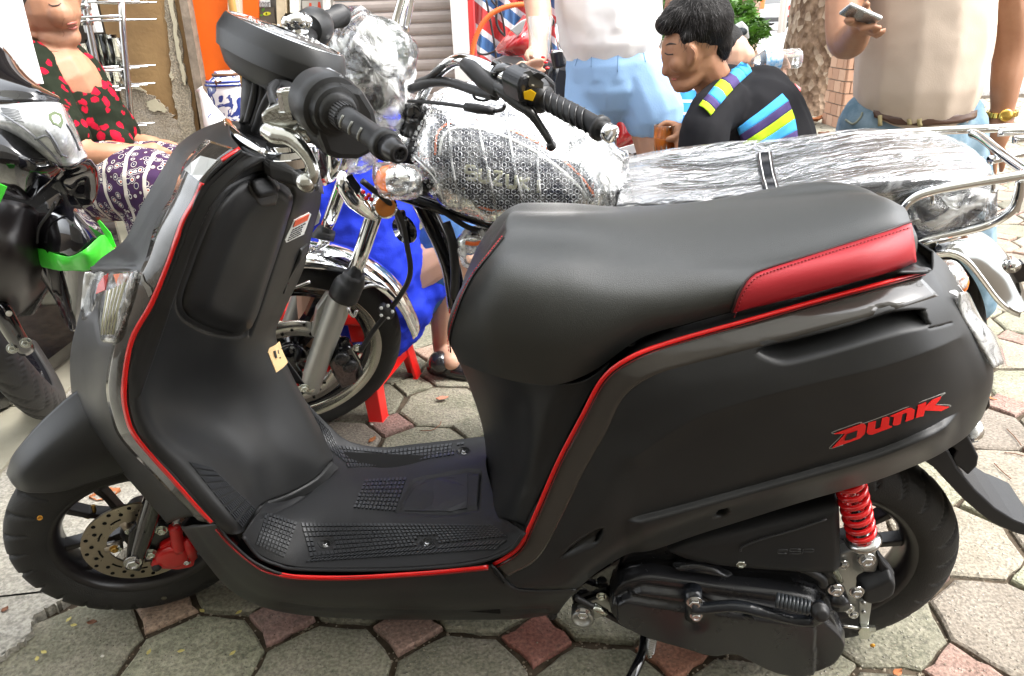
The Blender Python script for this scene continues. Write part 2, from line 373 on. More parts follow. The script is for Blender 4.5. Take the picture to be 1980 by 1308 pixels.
# ================================================================== THE SETTING
def stone_mat(name, c1, c2, c3, chips, rough=.85, bump=.7, moss=0.0):
    m = bpy.data.materials.new(name); m.use_nodes = True; n, l = nt(m); b = n['Principled BSDF']; b.inputs['Roughness'].default_value = rough
    g = n.new('ShaderNodeNewGeometry'); oi = n.new('ShaderNodeObjectInfo')
    n1 = n.new('ShaderNodeTexNoise'); n1.inputs['Scale'].default_value = 7; n1.inputs['Detail'].default_value = 10; n1.inputs['Roughness'].default_value = .78
    n2 = n.new('ShaderNodeTexNoise'); n2.inputs['Scale'].default_value = 160; n2.inputs['Detail'].default_value = 5
    vo = n.new('ShaderNodeTexVoronoi'); vo.inputs['Scale'].default_value = 95; vo.inputs['Randomness'].default_value = 1
    for x in (n1, n2, vo): l.new(g.outputs['Position'], x.inputs['Vector'])
    r = n.new('ShaderNodeValToRGB'); e = r.color_ramp.elements; e[0].position = .33; e[0].color = tuple(c1)+(1,); e[1].position = .68; e[1].color = tuple(c3)+(1,)
    k = r.color_ramp.elements.new(.5); k.color = tuple(c2)+(1,); l.new(n1.outputs['Fac'], r.inputs[0])
    hv = n.new('ShaderNodeHueSaturation'); l.new(r.outputs[0], hv.inputs['Color'])
    mr = n.new('ShaderNodeMapRange'); mr.inputs[3].default_value = .72; mr.inputs[4].default_value = 1.2; l.new(oi.outputs['Random'], mr.inputs[0]); l.new(mr.outputs[0], hv.inputs['Value'])
    mh = n.new('ShaderNodeMapRange'); mh.inputs[3].default_value = .485; mh.inputs[4].default_value = .52; l.new(oi.outputs['Random'], mh.inputs[0]); l.new(mh.outputs[0], hv.inputs['Hue'])
    # exposed grit: small pale chips
    cr_ = n.new('ShaderNodeValToRGB'); cr_.color_ramp.elements[0].position = .06; cr_.color_ramp.elements[0].color = (1, 1, 1, 1); cr_.color_ramp.elements[1].position = .22; cr_.color_ramp.elements[1].color = (0, 0, 0, 1)
    l.new(vo.outputs['Distance'], cr_.inputs[0])
    n3 = n.new('ShaderNodeTexNoise'); n3.inputs['Scale'].default_value = 5.5; l.new(g.outputs['Position'], n3.inputs['Vector'])
    mm = n.new('ShaderNodeMath'); mm.operation = 'MULTIPLY'; l.new(cr_.outputs[0], mm.inputs[0])
    r3 = n.new('ShaderNodeValToRGB'); r3.color_ramp.elements[0].position = .42; r3.color_ramp.elements[1].position = .62; l.new(n3.outputs['Fac'], r3.inputs[0]); l.new(r3.outputs[0], mm.inputs[1])
    m3 = n.new('ShaderNodeMath'); m3.operation = 'MULTIPLY'; m3.inputs[1].default_value = chips; l.new(mm.outputs[0], m3.inputs[0])
    mx = n.new('ShaderNodeMix'); mx.data_type = 'RGBA'; mx.inputs[7].default_value = (.5, .47, .41, 1); l.new(m3.outputs[0], mx.inputs[0]); l.new(hv.outputs[0], mx.inputs[6])
    col = mx.outputs[2]
    # dirt and damp spots
    n4 = n.new('ShaderNodeTexNoise'); n4.inputs['Scale'].default_value = 9; n4.inputs['Detail'].default_value = 10; n4.inputs['Roughness'].default_value = .8; l.new(g.outputs['Position'], n4.inputs['Vector'])
    r4 = n.new('ShaderNodeValToRGB'); r4.color_ramp.elements[0].position = .56; r4.color_ramp.elements[1].position = .70; l.new(n4.outputs['Fac'], r4.inputs[0])
    k4 = n.new('ShaderNodeMath'); k4.operation = 'MULTIPLY'; k4.inputs[1].default_value = .75; l.new(r4.outputs[0], k4.inputs[0])
    mx4 = n.new('ShaderNodeMix'); mx4.data_type = 'RGBA'; mx4.inputs[7].default_value = (.07, .066, .045, 1); l.new(k4.outputs[0], mx4.inputs[0]); l.new(col, mx4.inputs[6]); col = mx4.outputs[2]
    if moss:
        mx5 = n.new('ShaderNodeMix'); mx5.data_type = 'RGBA'; mx5.inputs[7].default_value = (.02, .062, .03, 1)
        r5 = n.new('ShaderNodeValToRGB'); r5.color_ramp.elements[0].position = .36; r5.color_ramp.elements[1].position = .56; l.new(n4.outputs['Fac'], r5.inputs[0])
        k5 = n.new('ShaderNodeMath'); k5.operation = 'MULTIPLY'; k5.inputs[1].default_value = moss; l.new(r5.outputs[0], k5.inputs[0]); l.new(k5.outputs[0], mx5.inputs[0]); l.new(col, mx5.inputs[6]); col = mx5.outputs[2]
    gm = n.new('ShaderNodeMapRange'); gm.inputs[1].default_value = .35; gm.inputs[2].default_value = .65; gm.inputs[3].default_value = .66; gm.inputs[4].default_value = 1.25; l.new(n2.outputs['Fac'], gm.inputs[0])
    gh = n.new('ShaderNodeHueSaturation'); l.new(gm.outputs[0], gh.inputs['Value']); l.new(col, gh.inputs['Color']); col = gh.outputs[0]
    l.new(col, b.inputs['Base Color'])
    ad = n.new('ShaderNodeMath'); ad.operation = 'ADD'; l.new(n2.outputs['Fac'], ad.inputs[0]); l.new(cr_.outputs[0], ad.inputs[1])
    ad2 = n.new('ShaderNodeMath'); ad2.operation = 'MULTIPLY_ADD'; ad2.inputs[1].default_value = 1.5; l.new(n4.outputs['Fac'], ad2.inputs[0]); l.new(ad.outputs[0], ad2.inputs[2])
    bp = n.new('ShaderNodeBump'); bp.inputs['Strength'].default_value = bump; bp.inputs['Distance'].default_value = .0045; l.new(ad2.outputs[0], bp.inputs['Height']); l.new(bp.outputs[0], b.inputs['Normal'])
    MATS[name] = m; return m
pav_g = stone_mat('green_grey_paver', (.15, .15, .10), (.245, .235, .17), (.33, .30, .235), .8, bump=.9)
pav_r = stone_mat('faded_red_paver', (.25, .155, .12), (.33, .215, .17), (.38, .28, .23), .7, bump=.9)
pav_rr = stone_mat('brick_red_paver', (.24, .09, .065), (.30, .125, .09), (.33, .17, .13), .3)
pav_m = stone_mat('mossy_green_paver', (.05, .075, .04), (.08, .09, .055), (.14, .14, .10), .6, moss=.75)
pav_b = stone_mat('sandy_paver', (.20, .175, .135), (.27, .235, .185), (.31, .28, .225), .8)
soil = mat('dirty_joint_soil', (.10, .078, .056), rough=.95, bump=1.0, bscale=120, var=.5, vscale=30)
conc = stone_mat('pale_concrete', (.27, .25, .205), (.33, .31, .265), (.37, .35, .31), .15, bump=.45)
floorm = mat('cream_floor_tile', (.40, .38, .30), rough=.35, var=.2, vscale=5, col2=(.33, .31, .24))
asphalt = stone_mat('pale_road', (.42, .41, .39), (.50, .49, .47), (.56, .55, .53), .3)  # pale grey tones mixed over the whole road
SET = lambda o: tag(o, kind='structure')
# ground sheet to the horizon
g_ = MB(); g_.add([(-160, -60, -.011), (160, -60, -.011), (160, 300, -.011), (-160, 300, -.011)], [(0, 1, 2, 3)])
SET(g_.build('ground', soil, smooth=False))
g_ = MB(); g_.add([(-60, 8.6, -.006), (160, 8.6, -.006), (160, 290, -.006), (-60, 290, -.006)], [(0, 1, 2, 3)])
SET(g_.build('road', asphalt, smooth=False))

# pavement: octagon pavers with small square stones between them
pave = bpy.data.objects.new('pavement', None); C.objects.link(pave); SET(pave)
av, bv = np.array([.228, -.034]), np.array([.034, .228]); B0 = np.array([-.203, .995])
def slabline(p):                                    # which side of the concrete slab edge
    a = G(-60, 1335)[:2]; b = G(345, 985)[:2]; d = b-a; return d[0]*(p[1]-a[1])-d[1]*(p[0]-a[0])
rnd = random.Random(11)
def stone_mesh(poly, h, rim=.0045, name='paver_mesh'):
    """a worn paver: chamfered rim, slightly hollowed top"""
    n = len(poly); c = poly.mean(0); V = []
    for k, (s, z) in enumerate([(1.0, -.028), (1.0, h-rim), (1-.004/.1, h-.0008), (.86, h)]):
        for p in poly: q = c+(p-c)*s; V.append((q[0]-c[0], q[1]-c[1], z))
    V.append((0, 0, h)); F = []
    for k in range(3):
        for i in range(n): F.append((k*n+i, k*n+(i+1) % n, (k+1)*n+(i+1) % n, (k+1)*n+i))
    for i in range(n): F.append((3*n+i, 3*n+(i+1) % n, 4*n))
    me = bpy.data.meshes.new(name); me.from_pydata(V, [], F); return me, c
pieces = []
for i in range(-8, 26):
    for j in range(-4, 34):
        oc = B0+.5*av+.5*bv+i*av+j*bv; qc = B0+i*av+j*bv
        for kind, c in (('o', oc), ('s', qc)):
            px, py = proj([c[0], c[1], 0]); 
            if c[1] < .3 or px < -260 or px > 2240 or py > 1560 or py < 170: continue
            if slabline(c) > (-.035 if kind == 'o' else 0) and c[1] < 1.5 and c[0] < -.62: continue
            if c[0] < -1.0 and c[1] > 1.5: continue
            if c[1] > 8.3: continue
            pieces.append((c[1]**2+c[0]**2, kind, c))
pieces.sort(key=lambda t: t[0])
cnt = {'o': 0, 's': 0}; far = MB()
VAR = {'o': [], 's': []}
ua, ub = unit([av[0], av[1], 0])[:2], unit([bv[0], bv[1], 0])[:2]
for kind in 'os':
    for v in range(14):
        if kind == 'o':
            H_ = .229/2-.0048; t = .095/2-.001; base = [(t, H_), (H_, t), (H_, -t), (t, -H_), (-t, -H_), (-H_, -t), (-H_, t), (-t, H_)]
        else:
            d = .067-.0062; base = [(0, d), (d, 0), (0, -d), (-d, 0)]
        P = []
        for k in range(len(base)):
            a = np.array(base[k]); b2 = np.array(base[(k+1) % len(base)])
            for q in ((0, .33, .66) if kind == 'o' else (0, .25, .5, .75)): P.append(a+(b2-a)*q+np.array([rnd.gauss(0, .0016), rnd.gauss(0, .0016)])*(1.0 if q else 1.4))
        P = np.array([p[0]*ua+p[1]*ub for p in P])[::-1]
        me, c0 = stone_mesh(P, 0.0, name='octagon_stone' if kind == 'o' else 'square_stone'); VAR[kind].append(me)
slots = {}
for _, kind, c in pieces:
    me = rnd.choice(VAR[kind]); far_ = c[1] > 2.6
    px, py = proj([c[0], c[1], 0])
    if kind == 'o': m_ = pav_g if rnd.random() < (.90 if c[1] < 1.3 and c[0] < .6 else .5) else (pav_b if rnd.random() < .93 else pav_r)
    else: m_ = pav_r if rnd.random() < .7 else pav_g
    if kind == 'o' and abs(px-1190) < 70 and abs(py-1290) < 45: m_ = pav_m
    if kind == 's' and (abs(px-1040) < 60 and py > 1180 or abs(px-1310) < 60 and py > 1180): m_ = pav_rr
    if kind == 'o' and px > 1830 and py > 700: m_ = pav_b if rnd.random() < .6 else pav_g
    if far_ and kind == 'o' and rnd.random() < .5: m_ = pav_b
    if cnt[kind] < 285:
        cnt[kind] += 1
        key = (me.name, m_.name)
        if key not in slots: mm_ = me.copy(); mm_.materials.append(m_); slots[key] = mm_
        o = bpy.data.objects.new('octagon_paver' if kind == 'o' else 'square_paver', slots[key]); C.objects.link(o); o.parent = pave
        o.location = (c[0]+rnd.gauss(0, .002), c[1]+rnd.gauss(0, .002), rnd.gauss(0, .0022)); o.rotation_euler = (rnd.gauss(0, .010), rnd.gauss(0, .010), rnd.gauss(0, .02))
    else:
        V = [np.array(v.co)+np.array([c[0], c[1], rnd.gauss(0, .002)]) for v in me.vertices]; far.add(V, [tuple(p.vertices) for p in me.polygons])
if far.V: o = far.build('distant_pavers', pav_b, pave, smooth=False); tag(o, kind='stuff')
gr_ = MB(); rg = random.Random(8)
for _ in range(5200):
    px, py = rg.uniform(-20, 2000), 1308-abs(rg.gauss(0, 330)); 
    if py < 640: continue
    p = G(px, py, -.010); 
    if slabline(p) > 0: continue
    top = rg.random() < .12; r = rg.uniform(.0008, .0026)*(.8 if top else 1.5); p[2] = .0008 if top else -.0105
    gr_.add([p+np.array([math.cos(a)*r*rg.uniform(.7, 1.2), math.sin(a)*r*rg.uniform(.7, 1.2), 0]) for a in (0, 1.3, 2.5, 3.8, 5.1)]+[p+[0, 0, r*.9]], [(i, (i+1) % 5, 5) for i in range(5)])
tag(gr_.build('sand_grains', mat('sand_grain', (.16, .12, .085), rough=.9, var=.7, vscale=90, col2=(.36, .32, .25)), smooth=False), kind='stuff')
# pale concrete slab at the left with broken edge
e0 = [(-60, 1345), (0, 1285), (22, 1262), (60, 1236), (62, 1210), (78, 1190), (108, 1178), (128, 1160), (150, 1140), (205, 1100), (262, 1052), (300, 1020), (345, 985), (372, 950), (386, 905), (395, 860)]
P = [];  rr_ = random.Random(5)
ee = cr(np.array([G(*p)[:2] for p in e0]), 6); ee = ee+np.array([[rr_.gauss(0, .0035), rr_.gauss(0, .0035)] for _ in ee])
q = [G(330, 700)[:2], G(-260, 700)[:2], np.array([-2.6, .9]), np.array([-1.2, .35])]
poly = np.array(list(ee)+q); n_ = len(poly)
V = [(p[0], p[1], .010) for p in poly]+[(p[0], p[1], -.03) for p in poly]
SET(mk('concrete_slab', V, [tuple(range(n_))]+[(i, n_+i, n_+(i+1) % n_, (i+1) % n_) for i in range(n_)], conc, smooth=False, bevel=.003))
# shop floor: cream tiles, and the step behind it
a = G(-10, 945)[:2]; b = G(28, 898)[:2]; d = (b-a)/np.linalg.norm(b-a)
fl = MB(); 
V = [a-d*2.2, a+d*3.2]; nrm = np.array([-d[1], d[0]]); 
if nrm[0] > 0: nrm = -nrm
tl = bpy.data.objects.new('shop_floor', None); C.objects.link(tl); SET(tl)
for i in range(-3, 6):
    for j in range(0, 5):
        p = a+d*(i*.4)+nrm*(j*.4); Q = [p+d*.004+nrm*.004, p+d*.396+nrm*.004, p+d*.396+nrm*.396, p+d*.004+nrm*.396]
        if min(x[1] for x in Q) < .2: continue
        m_ = MB(); m_.prism([(x[0], x[1], 0.004) for x in Q], (0, 0, .014)); m_.build('floor_tile', floorm, tl, smooth=False)
# litter: leaves, petals, twigs, pebbles
leafm = [mat('dry_leaf_orange', (.40, .14, .05), rough=.7), mat('dry_leaf_brown', (.17, .07, .035), rough=.7), mat('fallen_petal', (.55, .47, .16), rough=.7), mat('pale_chip', (.55, .52, .46), rough=.8)]
def litter(px, py, L, wd, a, m, lab, z=.004, nm='fallen_leaf', cat='leaf', grp=None):
    c = G(px, py, z); P = []; 
    for t, w_, k in ((-1, 0, .2), (-.5, .8, .0), (.1, 1, .1), (.6, .6, 0), (1, 0, .35)):
        P.append((t*L/2, w_*wd/2, k*L*.3))
    V = [];
    for x, y, k in P: V += [(x, -y, k+.2*wd), (x, 0, k), (x, y, k+.2*wd)]
    ca, sa = math.cos(a), math.sin(a)
    V = [(c[0]+x*ca-y*sa, c[1]+x*sa+y*ca, c[2]+zz) for x, y, zz in V]
    o = mk(nm, V, gridfaces(5, 3), m, thick=.0006); tag(o, lab, cat, grp)
litter(205, 962, .065, .05, .4, leafm[0], 'orange dry leaf seen through the spokes of the scooter front wheel')
litter(6, 1160, .03, .012, .3, leafm[0], 'small orange leaf scrap on the pale slab at far left')
litter(10, 1180, .014, .012, 1.3, leafm[1], 'tiny brown scrap beside the orange one on the pale slab', z=.012)
litter(178, 1205, .018, .012, .1, leafm[1], 'dark brown leaf bit on the paver below the front tyre')
litter(856, 724, .035, .02, 1.4, leafm[0], 'orange leaf curled in the joint beside the stool')
litter(855, 772, .035, .02, .2, mat('pink_leaf', (.5, .2, .13), rough=.7), 'pink orange leaf on the pavement right of the red stool')
litter(720, 852, .03, .015, 1.1, leafm[0], 'rust coloured leaf at the kerb of the footboard')
litter(1735, 1302, .02, .012, .5, leafm[0], 'tan seed husk on the pale paver below the rear tyre')
litter(1912, 770, .04, .01, 2.2, leafm[0], 'pale orange twig scrap beside the clear indicator')
litter(1565, 237, .25, .16, .2, leafm[0], 'big orange leaf on the ground before the tree trunk', z=.01)
litter(1592, 260, .10, .07, .2, leafm[1], 'brown chip on the stones before the brick pillar', z=.01)
for k, (px, py) in enumerate([(143, 1210), (133, 1199), (391, 1182), (462, 1185), (72, 1275), (350, 1260), (288, 1262), (85, 1262), (450, 1264)]):
    litter(px, py, .012, .007, k*1.3, leafm[2], 'tiny yellow petal fallen on the green pavers below the front tyre', nm='fallen_petal', cat='petal', grp='yellow petals on the pavers')
def pebble(px, py, r, lab):
    b = MB(); b.ball(G(px, py, .004), r, (1, .8, .6), n=8); tag(b.build('pebble', leafm[3]), lab, 'pebble')
pebble(198, 1269, .0035, 'white pebble on the paver at the bottom left')
pebble(719, 821, .004, 'white pebble on the paver below the wrapped wheel')
def twig(P, lab, r=.0012):
    b = MB(); b.tube([G(*p, .005) for p in P], r, 5, sub=5); tag(b.build('twig', leafm[1]), lab, 'twig')
twig([(813, 833), (835, 832), (850, 822), (853, 815)], 'curved dark twig on the octagon paver before the seat')
twig([(1947, 830), (1962, 845), (1975, 862)], 'thin twig on the pavement at the right edge')
twig([(1922, 896), (1938, 912), (1955, 926)], 'bent twig on the paver above the mudguard tip')
twig([(1942, 876), (1960, 877), (1980, 882)], 'straight pale twig on the paver at the right edge')

# ---------------------------------------------------------------- buildings and street behind
def plaster():
    m = bpy.data.materials.new('peeling_ochre_plaster'); m.use_nodes = True; n, l = nt(m); b = n['Principled BSDF']; b.inputs['Roughness'].default_value = .8
    g = n.new('ShaderNodeNewGeometry'); n1 = n.new('ShaderNodeTexNoise'); n1.inputs['Scale'].default_value = 6; n1.inputs['Detail'].default_value = 9; l.new(g.outputs['Position'], n1.inputs[0])
    r = n.new('ShaderNodeValToRGB'); e = r.color_ramp.elements; e[0].position = .3; e[0].color = (.15, .085, .032, 1); e[1].position = .7; e[1].color = (.27, .165, .065, 1); l.new(n1.outputs['Fac'], r.inputs[0]); l.new(r.outputs[0], b.inputs['Base Color'])
    n2 = n.new('ShaderNodeTexNoise'); n2.inputs['Scale'].default_value = 60; l.new(g.outputs['Position'], n2.inputs[0]); bp = n.new('ShaderNodeBump'); bp.inputs['Strength'].default_value = .4; bp.inputs['Distance'].default_value = .004; l.new(n2.outputs[0], bp.inputs['Height']); l.new(bp.outputs[0], b.inputs['Normal']); return m
ochre = plaster()
bare = stone_mat('bare_grey_plaster', (.20, .165, .115), (.32, .27, .20), (.40, .36, .30), .3, bump=1.0)
cream = mat('flaked_cream_paint', (.42, .38, .27), rough=.7, bump=.6, bscale=60)
bldg = thing('shop_building', W(330, 400, 3.1), 'old shophouse front with ochre plaster, orange board, roller shutter and white pillar', 'building')
def wallpoly(name, pts, Y, depth, m, parent, **k):
    b = MB(); b.prism([W(x, y, Y) for x, y in pts], (0, depth, 0)); return b.build(name, m, parent, smooth=False, **k)
YW = 3.05
wallpoly('plaster_wall', [(150, -500), (335, -500), (352, 0), (384, 240), (400, 420), (398, 560), (300, 560), (245, 240), (190, 0)], YW, .25, ochre, bldg)
# patches where the plaster has fallen, with torn rims standing proud
rp = random.Random(3)
def torn(pts, sub=8, j=1.6):
    P = cr(np.array(pts, float), sub, True); return [(x+rp.gauss(0, j), y+rp.gauss(0, j)) for x, y in P]
wallpoly('plaster_patch', torn([(231, 170), (246, 165), (262, 168), (290, 185), (318, 208), (335, 226), (352, 250), (365, 290), (330, 420), (262, 420), (248, 262)]), YW-.006, .006, bare, bldg)
wallpoly('plaster_patch', torn([(318, 0), (336, 0), (350, 90), (362, 150), (376, 240), (382, 300), (366, 300), (340, 215), (330, 150), (326, 80)]), YW-.008, .008, bare, bldg)
wallpoly('paint_flake', torn([(283, 197), (300, 194), (318, 206), (322, 216), (306, 214), (290, 212)], 5), YW-.014, .003, cream, bldg)
wallpoly('paint_flake', torn([(325, 0), (333, 0), (344, 70), (352, 120), (360, 160), (354, 158), (342, 100)], 6), YW-.016, .004, cream, bldg)
wallpoly('paint_flake', torn([(328, 142), (333, 140), (336, 152), (331, 154)], 4), YW-.014, .003, cream, bldg)
wallpoly('paint_flake', torn([(232, 170), (250, 164), (268, 168), (285, 180), (262, 172), (240, 172)], 5, .8), YW-.013, .004, cream, bldg)
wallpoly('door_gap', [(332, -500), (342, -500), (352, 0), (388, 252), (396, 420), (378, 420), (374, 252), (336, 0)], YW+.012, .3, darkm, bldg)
frm = mat('weathered_wood_frame', (.26, .21, .16), rough=.8, bump=.5, bscale=80, var=.4, vscale=20)
wallpoly('door_frame', [(338, -500), (352, -500), (362, 0), (404, 242), (416, 420), (398, 420), (388, 244), (346, 0)], YW-.03, .10, frm, bldg)
orange = mat('orange_painted_board', (.80, .13, .008), rough=.45, var=.15, vscale=6)
wallpoly('orange_board', [(352, -500), (500, -500), (500, 420), (424, 420), (404, 242), (360, 0)], YW+.02, .03, orange, bldg)
# window bay with posters between orange board and shutter
wood = mat('pale_timber', (.52, .42, .28), rough=.6, var=.2, vscale=15)
wallpoly('timber_post', [(437, -500), (458, -500), (462, 0), (468, 150), (476, 420), (452, 420), (446, 150), (440, 0)], YW-.02, .05, mat('cream_timber', (.55, .50, .40), rough=.6), bldg)
wallpoly('display_window', [(458, -500), (640, -500), (640, 420), (470, 420)], YW+.05, .04, mat('dusty_glass', (.20, .19, .17), rough=.25, var=.4, vscale=4), bldg)
wallpoly('timber_post', [(528, -500), (548, -500), (552, 0), (560, 200), (566, 420), (548, 420), (540, 160), (534, 0)], YW-.02, .07, wood, bldg)
wallpoly('timber_post', [(556, -500), (572, -500), (575, 0), (582, 200), (588, 420), (572, 420), (566, 160), (560, 0)], YW-.01, .06, mat('white_post', (.72, .70, .62), rough=.5), bldg)
wallpoly('timber_post', [(620, -500), (628, -500), (632, 0), (640, 200), (646, 420), (638, 420), (630, 200), (624, 0)], YW-.01, .06, mat('grey_post', (.60, .58, .55), rough=.5), bldg)
# roller shutter, each slat built
shm = mat('dusty_pink_slat', (.50, .43, .39), rough=.5, var=.12, vscale=10)
SY = 3.75
x0 = W(560, 100, SY)[0]; x1 = W(868, 100, SY)[0]
for k in range(26):
    z = 1.32-k*.052; b = MB(); P = []
    prof = [(0, .0), (-.007, .008), (-.010, .020), (-.010, .034), (-.006, .044), (0, .049)]
    V = []; 
    for xx in (x0, x1+.08):
        for dy, dz in prof: V.append((xx, SY+dy, z+dz))
        V.append((xx, SY+.006, z+.049)); V.append((xx, SY+.006, z))
    n_ = 8; b.add(V, [(i, (i+1) % n_, n_+(i+1) % n_, n_+i) for i in range(n_)]+[tuple(range(n_)), tuple(range(n_, 2*n_))[::-1]])
    b.build('shutter_slat', shm, bldg, smooth=False)
wallpoly('white_pillar', [(866, -500), (876, -500), (868, 0), (900, 300), (925, 300), (903, 0), (900, -500)][0:0] or [(862, -500), (898, -500), (903, 0), (918, 300), (890, 300), (870, 0)], 3.6, .3, mat('white_pillar_paint', (.72, .71, .68), rough=.5), bldg)
wallpoly('pillar_edge', [(898, -500), (908, -500), (914, 0), (930, 300), (919, 300), (904, 0)], 3.62, .2, mat('red_edge', (.45, .03, .03), rough=.5), bldg)
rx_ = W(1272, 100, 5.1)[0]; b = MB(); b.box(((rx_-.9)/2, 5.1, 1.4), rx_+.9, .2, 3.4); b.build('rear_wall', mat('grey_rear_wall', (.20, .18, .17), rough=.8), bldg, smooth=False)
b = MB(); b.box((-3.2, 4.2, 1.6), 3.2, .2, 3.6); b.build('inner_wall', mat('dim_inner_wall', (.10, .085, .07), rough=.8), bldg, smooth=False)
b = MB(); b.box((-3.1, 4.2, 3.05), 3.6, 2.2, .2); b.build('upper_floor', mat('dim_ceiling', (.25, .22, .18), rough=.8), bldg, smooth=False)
# step in front of the shop
b = MB(); b.box((-2.2, 3.1, .07), 1.9, 1.3, .16); SET(b.build('shop_step', mat('step_stone', (.36, .33, .24), rough=.7, var=.2, vscale=5), smooth=False, bevel=.01))
# small papers on the window
inkm = mat('dark_ink', (.03, .03, .03), rough=.7)
def paper(pts, Y, m, lab, name='notice', lines=()):
    t = thing(name, W(*pts[0], Y), lab, 'notice'); b = MB(); b.prism([W(x, y, Y) for x, y in pts], (0, .002, 0)); b.build('sheet', m, t, smooth=False)
    for ln in lines:
        b = MB(); b.prism([W(x, y, Y-.0015) for x, y in ln[1]], (0, .001, 0)); b.build('print', ln[0], t, smooth=False)
ll = []
for r_ in range(4):
    y = 3.2+r_*2.6; x = 482; 
    while x < 518:
        w_ = rp.uniform(2, 6); ll.append((inkm, [(x, y+(x-480)*.03), (x+w_, y+(x+w_-480)*.03), (x+w_, y+1.1+(x-480)*.03), (x, y+1.1+(x-480)*.03)])); x += w_+1.5
paper([(478, 0), (522, 0), (523, 14), (479, 14)], YW+.03, whitep, 'small white printed notice stuck on the window right of the bamboo pole', lines=ll)
yel = mat('yellow_sticker', (.75, .72, .05), rough=.4); grn = mat('leaf_green_print', (.10, .30, .03), rough=.4)
el = lambda cx, cy, rx, ry, a=0, n=14: [(cx+rx*math.cos(t)*math.cos(a)-ry*math.sin(t)*math.sin(a), cy+rx*math.cos(t)*math.sin(a)+ry*math.sin(t)*math.cos(a)) for t in np.linspace(0, 2*math.pi, n, endpoint=False)]
paper([(476, 16), (530, 14), (532, 44), (478, 42)], YW+.034, mat('brown_poster', (.13, .11, .085), rough=.5), 'brown sticker with yellow eyes and green leaves under the notice', name='sticker', lines=[(yel, el(493, 24, 7, 3.6, .25)), (yel, el(516, 27, 7.5, 3.6, -.12)), (grn, el(500, 18, 4, 2, 1)), (grn, el(509, 19, 4, 2, -1)), (grn, el(505, 30, 3, 1.8, 0)), (inkm, el(494, 24, 1.6, 2.6)), (inkm, el(515, 27, 1.6, 2.6))])
redp = mat('red_print', (.6, .07, .03), rough=.5)
paper([(584, 2), (626, 0), (628, 52), (586, 50)], YW+.03, mat('pale_poster', (.42, .40, .36), rough=.5), 'pale poster with small red figures behind the throttle grip', name='poster', lines=[(redp, [(598, 6), (602, 6), (604, 24), (596, 24)]), (redp, [(615, 4), (619, 4), (622, 26), (613, 26)]), (redp, [(590, 30), (593, 30), (595, 44), (588, 44)])])
# striped tarpaulin curtain with hoses
def tarp():
    m = bpy.data.materials.new('striped_tarpaulin'); m.use_nodes = True; n, l = nt(m); b = n['Principled BSDF']; b.inputs['Roughness'].default_value = .45
    tc = n.new('ShaderNodeTexCoord'); mp = n.new('ShaderNodeMapping'); mp.inputs['Rotation'].default_value = (0, math.radians(-38), 0); mp.inputs['Scale'].default_value = (5.2, 5.2, 5.2); l.new(tc.outputs['Object'], mp.inputs[0])
    sx = n.new('ShaderNodeSeparateXYZ'); l.new(mp.outputs[0], sx.inputs[0]); fr = n.new('ShaderNodeMath'); fr.operation = 'FRACT'; l.new(sx.outputs[2], fr.inputs[0])
    r = n.new('ShaderNodeValToRGB'); r.color_ramp.interpolation = 'CONSTANT'; e = r.color_ramp.elements; e[0].color = (.55, .05, .05, 1); e[1].position = .36; e[1].color = (.72, .72, .74, 1)
    for p, c in ((.5, (.05, .13, .30, 1)), (.78, (.72, .72, .74, 1)), (.92, (.55, .05, .05, 1))): k = e.new(p); k.color = c
    l.new(fr.outputs[0], r.inputs[0]); l.new(r.outputs[0], b.inputs['Base Color']); return m
tr = thing('striped_tarpaulin', W(1000, 100, 4.4), 'red, white and blue striped tarpaulin hanging behind the red motorbike', 'tarpaulin')
A = np.zeros((60, 24, 3))
for i in range(60):
    for j in range(24):
        p = W(903+i*4.2, -60+j*16, 4.3); p[1] += .04*math.sin(i*.55+j*.12)+.025*math.sin(i*1.3+j*.3); A[i, j] = p
gridmesh('tarpaulin_sheet', A, tarp(), tr)
horange = mat('orange_conduit', (.80, .16, .04), rough=.4)
def hose(name, P, Y, r, m, lab, cat='hose', ribs=True, n=10):
    Q = cr(np.array([W(x, y, Y) for x, y in P]), 14); b = MB()
    rr = [r*(1+(.16 if (i % 2) else -.10)) for i in range(len(Q))] if ribs else r
    b.tube(Q, rr, n); tag(b.build(name, m), lab, cat)
hose('corrugated_conduit', [(912, 120), (914, 95), (925, 60), (945, 32), (975, 15), (1010, 9), (1040, 14)], 3.5, .011, horange, 'orange corrugated conduit arching in front of the striped tarpaulin')
for k, P in enumerate([[(940, 0), (948, 40), (958, 100), (962, 160)], [(950, 0), (970, 30), (975, 90), (950, 150)], [(960, 0), (962, 50), (985, 75), (1010, 70)], [(908, 85), (930, 105), (955, 100), (985, 80)]]):
    hose('cable', P, 3.9, .006, rubber2, ['black cable hanging straight before the tarpaulin', 'black cable curling right before the tarpaulin', 'black cable looping to the red motorbike', 'black cable sagging at the foot of the white pillar'][k], 'cable', ribs=False, n=6)

